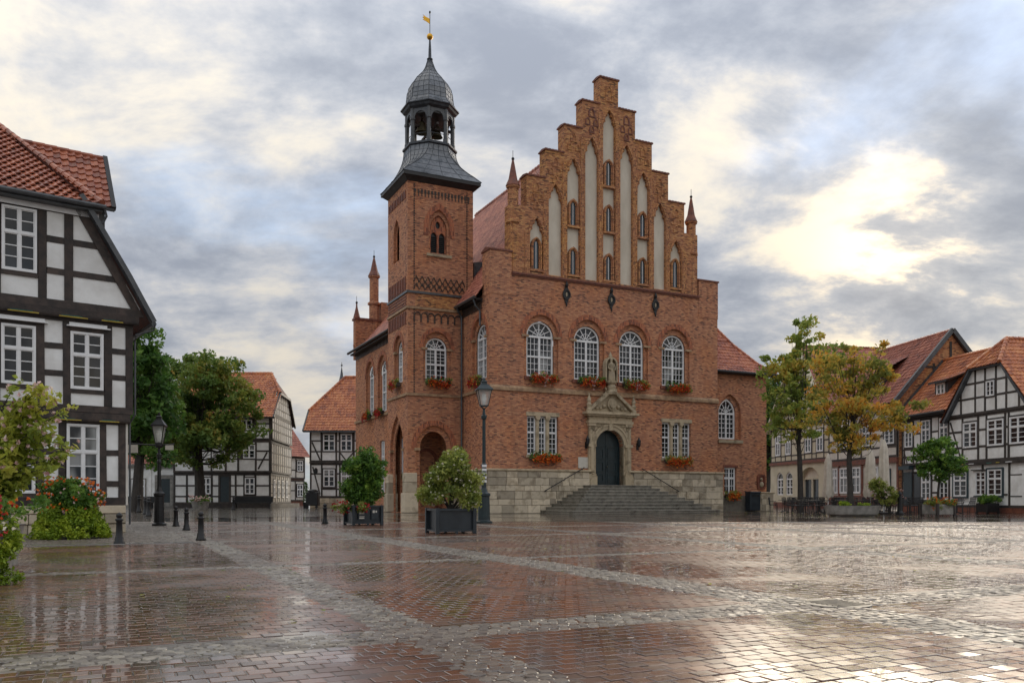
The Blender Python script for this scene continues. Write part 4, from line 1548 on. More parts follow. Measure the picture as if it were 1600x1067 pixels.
for s_ in (-1, 1):
    for rr in range(3):
        xx = dc + s_ * (.5 + rr * .24)
        b.ball(FR.P(xx, 6.12 + (.12 if rr == 0 else 0), .24), .10 + .03 * (rr == 0), 8, 5)
    # scrolls up to the pedestal
    b.tube([FR.P(dc + s_ * .55, 6.86, .24), FR.P(dc + s_ * .36, 7.0, .24), FR.P(dc + s_ * .34, 7.25, .24), FR.P(dc + s_ * .42, 7.36, .24)], [.1, .09, .07, .05], 8)
b.build('pediment', 'stone', portal)
for s_ in (-1, 1):
    x = dc + s_ * 1.55
    b = MB()
    b.lathe([(.17, 5.9), (.17, 6.05), (.11, 6.12), (.16, 6.3), (.09, 6.42), (.13, 6.55), (.10, 6.68), (.04, 6.82), (.07, 6.9), (.01, 7.0)], 10, (x, -.3))
    b.build('finial', 'stone', portal)
# pedestal, shell niche and statue above the pediment
b = MB()
b.lathe([(.34, 6.95), (.36, 7.1), (.24, 7.22), (.28, 7.42), (.20, 7.52), (.32, 7.64), (.34, 7.74)], 12, (dc, -.28))
ped = b.build('statue_pedestal', 'stone', portal)
b = MB()
b.openring(FR, roundarch(dc, .42, 7.7, 8.75, .42)[1:] + [(dc - .42, 7.7)], roundarch(dc, .33, 7.7, 8.75, .33)[1:] + [(dc - .33, 7.7)], -.02, .32)
nch = roundarch(dc, .34, 7.7, 8.75, .34)
b.prism(FR, nch, -.02, .06)
b.ball(FR.P(dc, 9.22, .16), .12, 8, 5)
b.lathe([(.1, 9.28), (.05, 9.4), (.02, 9.5)], 8, (dc, -.16))
b.build('niche', 'stone', portal)
# draped standing figure carrying a staff
b = MB()
prof = [(.20, 7.74), (.22, 7.80), (.20, 8.05), (.17, 8.35), (.155, 8.5), (.185, 8.68), (.17, 8.78), (.075, 8.84), (.065, 8.89), (.085, 8.95), (.092, 9.02), (.075, 9.1), (.02, 9.14)]
n = 18
vs = []
for (r_, z) in prof:
    for j in range(n):
        a = 2 * math.pi * j / n
        fold = 1 + (.10 * math.sin(a * 6 + z * 3) if z < 8.5 else 0)
        vs.append((dc + r_ * fold * math.cos(a) * (1.0 if z > 8.8 else 1.12), -.27 + r_ * fold * math.sin(a) * .85, z))
fs = [(i * n + j, i * n + (j + 1) % n, (i + 1) * n + (j + 1) % n, (i + 1) * n + j) for i in range(len(prof) - 1) for j in range(n)]
b.add(vs, fs)
for s_ in (-1, 1):
    b.tube([(dc + s_ * .17, -.27, 8.72), (dc + s_ * .24, -.32, 8.5), (dc + s_ * .12, -.46, 8.36)], [.065, .055, .04], 8)
b.build('statue', 'stone', portal, sm=True)

# the door: two leaves under one arch
b = MB()
o = roundarch(dc, .975, 1.6, 3.92, .975)
i = roundarch(dc, .90, 1.62, 3.92, .90)
b.ring(FR, o, i, -.46, -.34)
door = b.build('door', 'door', hall)
for s_ in (-1, 1):
    b = MB()
    pts = [(dc + s_ * .012, 1.64)] + [(dc + s_ * .895, 1.64)] + [(dc + s_ * .895 * math.cos(t), 3.92 + .895 * math.sin(t)) for t in [math.pi / 2 * q / 10 for q in range(10)]] + [(dc + s_ * .012, 3.92 + .895)]
    b.prism(FR, pts if s_ > 0 else pts[::-1], -.46, -.40)
    for (z0, z1) in ((1.78, 2.30), (2.42, 3.05), (3.17, 3.82)):
        xa, xb = dc + s_ * .13, dc + s_ * .78
        b.ring(FR, rect(min(xa, xb), max(xa, xb), z0, z1), rect(min(xa, xb) + .07, max(xa, xb) - .07, z0 + .07, z1 - .07), -.41, -.365)
    b.pbox(FR, min(dc + s_ * .03, dc + s_ * .75), max(dc + s_ * .03, dc + s_ * .75), 3.90, 3.98, -.41, -.36)
    lf = b.build('door_leaf', 'door', door)
    if s_ > 0:
        MB().ball(FR.P(dc + .1, 2.75, -.33), .045).build('door_handle', 'bronze', lf) if False else None
MB().ball(FR.P(dc + .10, 2.72, -.345), .04).build('door_handle', 'bronze', door)
MB().box(dc - 1.0, dc + 1.0, -.33, .47, 1.53, 1.605).build('threshold', 'step', hall)
# wall torches either side, plaque
for x in (6.13, 9.72):
    b = MB()
    b.pbox(FR, x - .06, x + .06, 3.75, 4.15, .0, .03)
    b.tube([FR.P(x, 3.8, .03), FR.P(x, 3.75, .14), FR.P(x, 3.9, .2)], .02, 6)
    b.lathe([(.05, 3.9), (.10, 4.02), (.12, 4.3), (.05, 4.42), (.01, 4.52)], 8, (x, -.2))
    b.build('wall_lantern', 'iron', hall)
MB().pbox(FR, 5.60, 6.26, 2.60, 3.24, .01, .06).build('plaque', 'plaque', hall)

# ---- right annex with hipped roof
AX0, AX1, AY0, AY1, AZ = W_ + .003, 20.4, .55, 9.0, 8.95
AF = PL((0, AY0, 0), (1, 0, 0), (0, -1, 0))
aop = [[(pointarch(17.3, .92, 4.6, 6.35, 1.25), .18), (pointarch(17.22, .70, 4.68, 6.35, .98), .25)], [(rect(16.85, 17.85, 1.1, 2.85), .2)]]
MB().wall(AF, [(AX0, 0), (AX1, 0), (AX1, AZ), (AX0, AZ)], aop).build('annex_wall', 'brick', hall)
AS = PL((AX1, AY0, 0), (0, 1, 0), (1, 0, 0))
MB().wall(AS, [(0, 0), (AY1 - AY0, 0), (AY1 - AY0, AZ), (0, AZ)]).build('annex_wall', 'brick', hall)
po = pointarch(17.22, .69, 4.70, 6.35, .97)
pi_ = pointarch(17.22, .60, 4.79, 6.35, .84)
b = MB()
b.ring(AF, po, pi_, -.36, -.26)
b.pbox(AF, 16.62, 17.82, 6.28, 6.40, -.36, -.27)
b.pbox(AF, 17.17, 17.27, 4.79, 6.28, -.36, -.275)
for x in (16.89, 17.55):
    b.pbox(AF, x - .018, x + .018, 4.79, 6.28, -.36, -.30)
for z in (5.1, 5.42, 5.72, 6.0):
    b.pbox(AF, 16.62, 17.82, z - .017, z + .017, -.36, -.305)
for t in (30, 60, 90, 120, 150):
    b.bar(AF.P(17.22, 6.42, -.31), AF.P(17.22 + .56 * math.cos(R(t)), 6.38 + .62 * math.sin(R(t)) + (.2 if t == 90 else .0), -.31), .04, .04)
b.tube([AF.P(17.22 + .34 * math.cos(math.pi * q / 10), 6.40 + .36 * math.sin(math.pi * q / 10), -.31) for q in range(11)], .02, 4)
win = b.build('window', 'frame', hall)
MB().add([AF.P(a, z, -.35) for a, z in pi_], [tuple(t) for t in tess([pi_])]).build('pane', 'glass', win)
MB().pbox(AF, 16.32, 18.32, 4.42, 4.62, -.1, .12).build('window_sill', 'stone', hall)
rect_window(hall, AF, 16.87, 17.83, 1.12, 2.83, -.17, .4, (2, 2), 2, .08, sash=2)
MB().pbox(AF, 16.75, 17.95, 2.85, 3.0, -.05, .03).build('lintel', 'coping', hall)
# concave hipped roof in three lifts
ov = .45
lifts = [(0, AZ + .05), (.85, AZ + .75), (2.0, AZ + 2.15), (4.95, AZ + 6.6)]
for (i0, z0), (i1, z1) in zip(lifts, lifts[1:]):
    L0, L1 = AX1 + ov - i0, AX1 + ov - i1
    y0, y1 = AY0 - ov + i0, AY0 - ov + i1
    x0 = AX0
    run, up_ = y1 - y0, z1 - z0
    tile_roof('roof_tiles', hall, (x0, y0, z0), (1, 0, 0), (0, run, up_), [(0, 0), (L0 - x0, 0), (max(L1 - x0, .01), math.hypot(run, up_)), (0, math.hypot(run, up_))], 'tile', .24, .31, .05)
    b = MB().add([(L0, y0, z0), (L0, AY1, z0), (L1, AY1, z1), (L1, y1, z1)], [(0, 1, 2, 3)])
    b.build('roof_slope', 'tiledark', hall)
    ridge(hall, (L0, y0, z0 + .06), (L1, y1, z1 + .06), .11, .34, 'tile', 'hip_tiles')
b = MB()
b.box(AX0, AX1 + ov - .05, AY0 - ov + .08, AY0, AZ - .08, AZ + .03)
b.tube([(AX0, AY0 - ov - .02, AZ + .02), (AX1 + ov + .05, AY0 - ov - .02, AZ + .02)], .09, 8)
b.build('gutter', 'darktrim', hall)
# annex plinth
pl2 = MB().box(19.25, AX1 + .26, AY0 - .31, AY0 - .003, 0, 1.14).build('annex_plinth', 'mortar', hall)
for z0, z1 in ((0, .42), (.42, .8), (.8, 1.15)):
    block_course(pl2, AF, 19.22, AX1 + .30, z0, z1, .2, .36, .3, .6)
MB().bbox(19.16, AX1 + .36, AY0 - .42, AY0, 1.15, 1.25, .03).build('plinth_coping', 'stone', pl2)
b = MB().box(16.12, 19.2, AY0 - .16, AY0 - .003, 0, 1.0)
b.build('annex_plinth', 'mortar', hall)
# carved stone tablet in the annex wall
b = MB()
tb = [(19.9 + .32 * math.cos(t), 1.93 + .52 * math.sin(t)) for t in [2 * math.pi * q / 16 for q in range(16)]]
tb = [(19.9 + max(-.34, min(.34, .42 * math.cos(2 * math.pi * q / 20))), 1.93 + max(-.50, min(.50, .62 * math.sin(2 * math.pi * q / 20)))) for q in range(20)]
ti = [(19.9 + (a - 19.9) * .72, 1.93 + (z - 1.93) * .76) for a, z in tb]
b.ring(AF, tb, ti, .0, .10)
b.prism(AF, ti, .0, .03)
tbl = b.build('stone_tablet', 'coping', hall)
b = MB()
b.ball(AF.P(19.92, 1.75, .06), .15, 10, 6, 1.3)
b.ball(AF.P(19.9, 2.1, .06), .10, 10, 6)
b.build('carving', 'stone', tbl)

# ---- tower
TX0, TX1, TY0, TY1 = -3.44, .67, 4.0, 7.75
TZ = 19.25
TF = PL((0, TY0, 0), (1, 0, 0), (0, -1, 0))
TL = PL((TX0, 0, 0), (0, 1, 0), (-1, 0, 0))
fo = [[(roundarch(-1.80, 1.12, .02, 3.75, 1.34), .16), (roundarch(-1.80, .98, .02, 3.75, 1.18), .16), (roundarch(-1.80, .84, .02, 3.75, 1.02), .25)],
      arch_op(-1.62, .66, 7.72, 9.62, .2),
      [(pointarch(-1.5, .66, 15.15, 16.75, 1.05), .12), (pointarch(-1.5, .52, 15.2, 16.7, .82), .16)]]
MB().wall(TF, [(TX0, 0), (TX1, 0), (TX1, TZ), (TX0, TZ)], fo).build('tower_wall', 'brick', hall)
lo_ = [[(pointarch(6.05, 1.26, .02, 3.70, 2.1), .16), (pointarch(6.05, 1.10, .02, 3.70, 1.86), .16), (pointarch(6.05, .95, .02, 3.70, 1.62), .25)],
       arch_op(5.72, .60, 7.72, 9.62, .2),
       [(pointarch(6.1, .55, 15.0, 16.6, .95), .16), (pointarch(6.1, .40, 15.0, 16.6, .75), .2)]]
MB().wall(TL, [(TY0, 0), (TY1, 0), (TY1, TZ), (TY0, TZ)], lo_).build('tower_wall', 'brick', hall)
MB().wall(PL((TX1, 0, 0), (0, 1, 0), (1, 0, 0)), [(TY0, 6), (TY1, 6), (TY1, TZ), (TY0, TZ)]).build('tower_wall', 'brick', hall)
MB().wall(PL((0, TY1, 0), (1, 0, 0), (0, 1, 0)), [(TX0, 0), (TX1, 0), (TX1, TZ), (TX0, TZ)]).build('tower_wall', 'brick', hall)
# porch inside the tower: walls, vault, a window at the back
b = MB()
b.box(TX0 + .58, -.12, TY1 - .6, TY1 - .5, 0, 5.6)
b.box(-.14, -.04, TY0 + .58, TY1 - .5, 0, 5.6)
b.box(TX0 + .5, 0, TY0 + .5, TY1 - .4, 5.6, 5.75)
b.build('porch_wall', 'brick', hall)
IP = PL((0, TY1 - .6, 0), (1, 0, 0), (0, -1, 0))
rect_window(hall, IP, -2.75, -2.05, 2.3, 4.5, .02, .35, (3, 2), 2, .07)
b = MB()
b.openring(IP, roundarch(-1.2, .75, 0, 3.2)[1:] + [(-1.95, 0)], roundarch(-1.2, .58, 0, 3.2)[1:] + [(-1.78, 0)], .0, .16)
b.build('inner_arch', 'coping', hall)
# stone bases of the tower piers
tb_ = []
for (x0, x1, y0, y1) in ((TX0 - .16, -2.92 + .02, TY0 - .16, TY0 + .5), (-.70, -.02, TY0 - .16, TY0 + .2), (TX0 - .16, TX0 + .4, 7.22, TY1 + .1)):
    b = MB().box(x0 + .03, x1 - .02, y0 + .03, y1 - .02, 0, 2.3)
    pb = b.build('pier_base', 'mortar', hall)
    zz = 0
    for hgt, ex in ((1.15, .10), (.62, .0), (.55, .0)):
        v, f = chamfer_box(x0 - ex, x1 + ex * .3, y0 - ex, y1, zz + .006, zz + hgt - .006, .03)
        link_mesh('stone_block', v, f, 'block', pb)
        zz += hgt
for P, c, hw, rise in ((TF, -1.80, 1.12, 1.34), (TL, 6.05, 1.26, 2.1)):
    n = 20
    fn = roundarch if P is TF else pointarch
    if P is TF:
        o = roundarch(c, hw + .30, 3.4, 3.75, rise + .32)[1:]
        i = roundarch(c, hw + .03, 3.4, 3.75, rise + .03)[1:]
        MB().openring(P, o, i, -.02, .03).build('porch_arch', 'brick_arch', hall)
    for s_ in (-1, 1):
        MB().pbox(P, c + s_ * (hw - .05) - .18, c + s_ * (hw - .05) + .18, 3.62, 3.78, -.3, .05).build('impost', 'string', hall)
n = 16
for P, c, hw, zs in ((TF, -1.62, .66, 9.62), (TL, 5.72, .60, 9.62)):
    arch_window(hall, P, c, hw, 7.75, zs, -.33, cols=2, rows=(3, 4), mid=8.72, fan=5)
    ao = [(c + (hw + .44) * math.cos(math.pi * i / n), zs + (hw + .58) * math.sin(math.pi * i / n)) for i in range(n + 1)]
    ai = [(c + (hw + .205) * math.cos(math.pi * i / n), zs + (hw + .325) * math.sin(math.pi * i / n)) for i in range(n + 1)]
    MB().openring(P, ao, ai, -.02, .03).build('window_arch', 'brick_arch', hall)
    for s_ in (-1, 1):
        MB().pbox(P, c + s_ * (hw + .14) - .19, c + s_ * (hw + .14) + .19, zs - .09, zs + .03, -.1, .05).build('impost', 'string', hall)
# belfry window: two louvred lights under an oculus
b = MB()
c = -1.5
full = pointarch(c, .52, 15.2, 16.7, .82)
l1, l2 = pointarch(c - .25, .19, 15.3, 16.25, .26), pointarch(c + .25, .19, 15.3, 16.25, .26)
oc = [(c + .15 * math.cos(t), 16.95 + .22 * math.sin(t)) for t in [2 * math.pi * q / 8 for q in range(8)]]
b.wall(TF, full, [[(l1, .12)], [(l2, .12)], [(oc, .12)]], -.22)
tr = b.build('belfry_window', 'brick_arch', hall)
b = MB()
for l in (-.25, .25):
    for q in range(9):
        z = 15.33 + q * .115
        b.bar(TF.P(c + l - .19, z, -.30), TF.P(c + l + .19, z, -.30), .10, .03)
b.build('louvres', 'iron', tr)
MB().add([TF.P(a, z, -.36) for a, z in full], [tuple(t) for t in tess([full])]).build('dark_interior', 'iron', tr)
MB().pbox(TF, c - .78, c + .78, 15.0, 15.16, -.1, .10).build('window_sill', 'stone', hall)
ao = pointarch(c, .95, 16.2, 16.75, 1.42)[1:] + [(c - .95, 16.2)]
ai = pointarch(c, .67, 16.2, 16.75, 1.07)[1:] + [(c - .67, 16.2)]
MB().openring(TF, ao, ai, -.02, .03).build('window_arch', 'brick_arch', hall)
ni = pointarch(6.1, .40, 15.0, 16.6, .75)
MB().add([TL.P(a, z, -.35) for a, z in ni], [tuple(t) for t in tess([ni])]).build('blind_niche', 'brick', hall)
# string courses and friezes
for z, hg, pr in ((6.80, .15, .09), (11.83, .14, .09), (12.74, .13, .08)):
    b = MB()
    b.pbox(TF, TX0 - pr, -.003 if z < 12 else TX1, z, z + hg, -.02, pr)
    b.pbox(TL, TY0 + .003, TY1, z, z + hg, -.02, pr - .004)
    b.build('string_course', 'string' if z < 12.5 else 'grey', hall)


def zigzag(P, a0, a1, z0, z1, step, t=.05, d=.04):
    b = MB()
    a = a0
    while a + step <= a1 + .01:
        for (p, q) in (((a, z0), (a + step / 2, z1)), ((a + step / 2, z1), (a + step, z0))):
            b.bar(P.P(*p, d * .6), P.P(*q, d * .6), t, d)
        a += step
    return b


zigzag(TF, -3.1, .45, 13.42, 13.78, .36, .06, .04).build('frieze', 'brick_dark', hall)
zigzag(TF, -3.1, .45, 12.98, 13.34, .36, .06, .04).build('frieze', 'brick_dark', hall)
zigzag(TF, -2.92, .30, 13.16, 13.52, .36, .05, .035).build('frieze', 'brick_dark', hall)
b = MB()
a = -3.05
while a < -.3:
    for q in range(7):
        t0, t1 = math.pi * q / 7, math.pi * (q + 1) / 7
        b.bar(TF.P(a + .21 + .21 * math.cos(t0), 11.38 + .28 * math.sin(t0), .03), TF.P(a + .21 + .21 * math.cos(t1), 11.38 + .28 * math.sin(t1), .03), .06, .06)
    b.pbox(TF, a - .04, a + .04, 11.1, 11.4, .0, .06)
    a += .42
b.build('frieze', 'brick_dark', hall)
b = MB()
for q in range(17):
    a = -3.05 + q * .21
    b.pbox(TF, a, a + .11, 18.62, 18.82, .0, .05)
    b.pbox(TF, a + .03, a + .08, 18.42, 18.62, .0, .04)
b.build('frieze', 'brick_dark', hall)
for (z0, z1, m_) in ((12.95, 13.75, 'coping'), (10.95, 11.7, 'coping'), (18.3, 18.75, 'coping')):
    b = MB()
    for q in range(11):
        a = TY0 + .3 + q * .31
        b.pbox(TL, a, a + .13, z0, z1, .0, .05)
    b.build('frieze', m_, hall)
b = MB()
for q in range(4):
    b.pbox(TL, TY0 + .2, TY1 - .1, 12.05 + q * .17, 12.12 + q * .17, 0, .035)
b.build('frieze', 'coping', hall)
# orange panel between the string courses, glazed quoin line
MB().pbox(TF, -2.98, -.1, 12.0, 12.72, -.02, .012).build('brick_panel', 'brick_gable', hall)
b = MB()
for z0, z1 in ((7.0, 11.8), (13.0, 19.1)):
    q = z0
    while q < z1:
        b.pbox(TF, TX0 + .36, TX0 + .44, q, q + .07, -.02, .03)
        q += .14
q = 13.0
while q < 19.1:
    b.pbox(TF, TX1 - .44, TX1 - .36, q, q + .07, -.02, .03)
    q += .14
b.build('quoin_line', 'brick_dark', hall)
# tower eaves and the swept lead roof turning from square to octagon
TCX, TCY = (TX0 + TX1) / 2, (TY0 + TY1) / 2
ex = .36
b = MB()
b.box(TX0 - ex, TX1 + ex, TY0 - ex, TY1 + ex, TZ + .22, TZ + .42)
b.add([(TX0 - .02, TY0 - .02, TZ - .03), (TX1 + .02, TY0 - .02, TZ - .03), (TX1 + .02, TY1 + .02, TZ - .03), (TX0 - .02, TY1 + .02, TZ - .03),
       (TX0 - ex + .05, TY0 - ex + .05, TZ + .22), (TX1 + ex - .05, TY0 - ex + .05, TZ + .22), (TX1 + ex - .05, TY1 + ex - .05, TZ + .22), (TX0 - ex + .05, TY1 + ex - .05, TZ + .22)],
      [(0, 1, 5, 4), (1, 2, 6, 5), (2, 3, 7, 6), (3, 0, 4, 7)])
b.build('tower_eaves', 'darktrim', hall)
hx, hy = (TX1 - TX0) / 2 + ex, (TY1 - TY0) / 2 + ex
AP = 1.39                                              # apothem of the lantern


def octring(ax, ay, bq, z):
    kx, ky = min(ay, max(.0, math.sqrt(2) * bq - ax)), min(ax, max(.0, math.sqrt(2) * bq - ay))
    # vertices going round
    return [(TCX + x, TCY + y, z) for x, y in ((ax, -kx), (ax, kx), (ky, ay), (-ky, ay), (-ax, kx), (-ax, -kx), (-ky, -ay), (ky, -ay))]


rings = []
nr = 12
for q in range(nr + 1):
    t = q / nr
    s_ = (1 - t) ** 2.4
    ax = AP + .06 + (hx + .03 - AP - .06) * s_
    ay = AP + .06 + (hy + .03 - AP - .06) * s_
    bq = (AP + .06) + (math.sqrt(2) * max(hx, hy) * 1.02 - AP - .06) * (1 - t) ** 2.0
    rings.append(octring(ax, ay, bq, TZ + .42 + (21.85 - TZ - .42) * t))


def skin(rings):
    b = MB()
    n = len(rings[0])
    b.v = [p for r_ in rings for p in r_]
    b.f = [(i * n + j, i * n + (j + 1) % n, (i + 1) * n + (j + 1) % n, (i + 1) * n + j) for i in range(len(rings) - 1) for j in range(n)]
    return b


tr_ = skin(rings).build('tower_roof', 'lead', hall)


def seams(rings, parent, every=2, split=3, r=.022):
    """welts of the lead sheets: along the slope and across it"""
    b = MB()
    n = len(rings[0])
    for j in range(n):
        for q in range(split):
            t = q / split
            pts = [Vector(r_[j]).lerp(Vector(r_[(j + 1) % n]), t) for r_ in rings]
            if t and (pts[0] - Vector(rings[0][j])).length < .12:
                pts = pts[len(pts) // 3:]
            b.tube(pts, r * (1.3 if q == 0 else .8), 4)
    for i in range(every, len(rings) - 1, every):
        for j in range(n):
            p, q = Vector(rings[i][j]), Vector(rings[i][(j + 1) % n])
            if (p - q).length > .1:
                b.bar(p, q, .02, .024)
    return b.build('lead_seams', 'leadseam', parent)


seams(rings, tr_, 2, 4)


def octpts(r, z, rot=math.pi / 8):
    return [(TCX + r * math.cos(rot + k * math.pi / 4), TCY + r * math.sin(rot + k * math.pi / 4), z) for k in range(8)]


b = MB().lathe([(1.53, 21.80), (1.67, 21.88), (1.67, 21.98), (1.54, 22.06)], 8, (TCX, TCY), math.pi / 8)
b.build('lantern_sill', 'leadseam', hall)
# lantern: eight posts with arched heads
RL = 1.50
for k in range(8):
    a = math.pi / 8 + k * math.pi / 4
    p = (TCX + (RL - .12) * math.cos(a), TCY + (RL - .12) * math.sin(a))
    b = MB()
    b.lathe([(.155, 22.02), (.155, 22.3), (.13, 22.34), (.13, 23.35), (.17, 23.40), (.17, 23.52), (.13, 23.56), (.13, 24.1)], 8, p, a)
    b.build('lantern_post', 'grey', hall)
    # arched panel between this post and the next
    a2 = a + math.pi / 4
    m0, m1 = Vector((TCX + (RL - .09) * math.cos(a), TCY + (RL - .09) * math.sin(a), 0)), Vector((TCX + (RL - .09) * math.cos(a2), TCY + (RL - .09) * math.sin(a2), 0))
    ln = (m1 - m0).length
    nrm = Vector((math.cos((a + a2) / 2), math.sin((a + a2) / 2), 0))
    PP = PL(m0, (m1 - m0), nrm)
    hwid = ln / 2 - .17
    cc = ln / 2
    arc_ = [(cc + hwid * math.cos(math.pi * q / 10), 23.50 + hwid * math.sin(math.pi * q / 10)) for q in range(11)]
    poly = [(0.08, 24.12), (.08, 23.4), (cc - hwid, 23.4)] + arc_[::-1] + [(cc + hwid, 23.4), (ln - .08, 23.4), (ln - .08, 24.12)]
    b = MB().prism(PP, poly, -.05, .05)
    b.build('lantern_arch', 'grey', hall)
    b = MB().tube([PP.P(.1, 22.55, 0), PP.P(ln - .1, 22.55, 0)], .02, 6)
    b.build('lantern_rail', 'grey', hall)
b = MB().lathe([(1.0, 23.75), (1.42, 23.75), (1.42, 23.9)], 8, (TCX, TCY), math.pi / 8)
b.build('lantern_ceiling', 'darktrim', hall)
b = MB()
b.bar((TCX - 1.35, TCY - .2, 23.28), (TCX + 1.35, TCY - .2, 23.28), .16, .14)
b.bar((TCX, TCY - 1.35, 23.14), (TCX, TCY + 1.35, 23.14), .14, .12)
b.build('bell_beam', 'timber', hall)
for dx, dy, s_ in ((-.55, -.1, 1.0), (.5, .1, .85)):
    b = MB().lathe([(.42 * s_, 22.92), (.40 * s_, 22.95), (.30 * s_, 23.12), (.23 * s_, 23.38), (.19 * s_, 23.55), (.08 * s_, 23.62), (.04, 23.75)], 16, (TCX + dx, TCY + dy), cap=False)
    bl = b.build('bell', 'bronze', hall, sm=True)
b = MB().lathe([(1.45, 24.02), (1.64, 24.14), (1.70, 24.26), (1.79, 24.30), (1.79, 24.36)], 8, (TCX, TCY), math.pi / 8)
b.build('lantern_cornice', 'leadseam', hall)
DOME = [(1.86, 24.36), (1.66, 24.55), (1.54, 24.78), (1.50, 25.05), (1.47, 25.35), (1.36, 25.72), (1.12, 26.08), (.82, 26.38), (.52, 26.68), (.32, 27.0), (.19, 27.35), (.13, 27.55)]
dr_ = [octpts(r_ * .94, z) for r_, z in DOME]
dm = skin(dr_).build('lantern_dome', 'lead', hall)
seams(dr_, dm, 1, 3, .02)
b = MB().lathe([(.17, 27.5), (.19, 27.56), (.10, 27.65), (.085, 28.2), (.05, 28.75)], 10, (TCX, TCY))
b.build('spire', 'leadseam', hall)
b = MB().ball((TCX, TCY, 28.93), .19, 16, 10)
b.build('gilded_ball', 'gold', hall, sm=True)
b = MB()
b.tube([(TCX, TCY, 29.08), (TCX, TCY, 30.45)], .022, 6)
b.ball((TCX, TCY, 30.42), .06, 8, 6, 1.5)
rod = b.build('vane_rod', 'iron', hall)
VP = PL((TCX, TCY, 0), (-1, .15, 0), (0, -1, 0))
b = MB()
b.prism(VP, [(.02, 29.72), (.02, 30.02), (.25, 30.10), (.44, 30.22), (.36, 30.12), (.46, 30.04), (.36, 29.98), (.44, 29.90), (.25, 29.84)], -.012, .012)
b.build('weather_vane', 'gold', rod)

# ---- rear left wing
WX0 = -2.9
WL = PL((WX0, 0, 0), (0, 1, 0), (-1, 0, 0))
wops = [arch_op(13.6, .74, 6.5, 9.1, .22), arch_op(10.75, .74, 6.5, 9.1, .22), [(rect(13.1, 14.1, 2.6, 4.4), .2)], [(rect(10.2, 11.2, 1.2, 4.6), .2)]]
MB().wall(WL, [(TY1 - .5, 0), (17.2, 0), (17.2, 11.3), (TY1 - .5, 11.3)], wops).build('wing_wall', 'brick', hall)
for c in (13.6, 10.75):
    arch_window(hall, WL, c, .74, 6.53, 9.1, -.33, cols=2)
    ao = [(c + 1.2 * math.cos(math.pi * i / n), 9.1 + 1.38 * math.sin(math.pi * i / n)) for i in range(n + 1)]
    ai = [(c + .965 * math.cos(math.pi * i / n), 9.1 + 1.09 * math.sin(math.pi * i / n)) for i in range(n + 1)]
    MB().openring(WL, ao, ai, -.02, .03).build('window_arch', 'brick_arch', hall)
rect_window(hall, WL, 13.12, 14.08, 2.62, 4.38, -.15, .4, (3, 2), 2, .08)
rect_window(hall, WL, 10.22, 11.18, 1.22, 4.58, -.15, .3, (4, 2), 2, .08)
b = MB()
b.pbox(WL, TY1, 17.25, 6.2, 6.36, -.02, .09)
b.build('string_course', 'string', hall)
b = MB()
for q in range(30):
    b.pbox(WL, 7.9 + q * .31, 8.03 + q * .31, 10.75, 11.1, .0, .05)
b.build('frieze', 'brick_dark', hall)
sl2 = [(0, 11.25), (.9, 11.9), (2.4, 13.6), (4.6, 16.6)]
for (i0, z0), (i1, z1) in zip(sl2, sl2[1:]):
    run, up_ = i1 - i0, z1 - z0
    tile_roof('roof_tiles', hall, (WX0 - .45 + i0, TY1 - .4, z0), (0, 1, 0), (run, 0, up_), [(0, 0), (17.25 - TY1 + .35, 0), (17.25 - TY1 + .35, math.hypot(run, up_)), (0, math.hypot(run, up_))], 'tiled', .25, .33, .05)
b = MB()
b.box(WX0 - .38, WX0, TY1, 17.3, 11.1, 11.2)
b.tube([(WX0 - .5, TY1, 11.28), (WX0 - .5, 17.5, 11.28)], .09, 8)
b.build('gutter', 'darktrim', hall)
# stepped parapet at the back of the wing
RP = PL((0, 17.2, 0), (1, 0, 0), (0, -1, 0))
b = MB()
b.prism(RP, [(WX0 - .02, 10.9), (1.5, 10.9), (1.5, 15.2), (-1.0, 15.2), (-1.0, 13.75), (WX0 - .02, 13.75)], -.6, 0)
b.build('rear_parapet', 'brick', hall)
b = MB()
b.box(WX0 - .1, -1.0, 17.12, 17.88, 13.75, 13.9)
b.build('coping', 'coping', hall)
pinnacle(hall, -1.45, 17.5, 11.5, 17.05, 18.6, .36, 'brick')
p = pinnacle(hall, WX0 + .15, 17.5, 11.0, 13.9, 15.1, .2, 'brick')

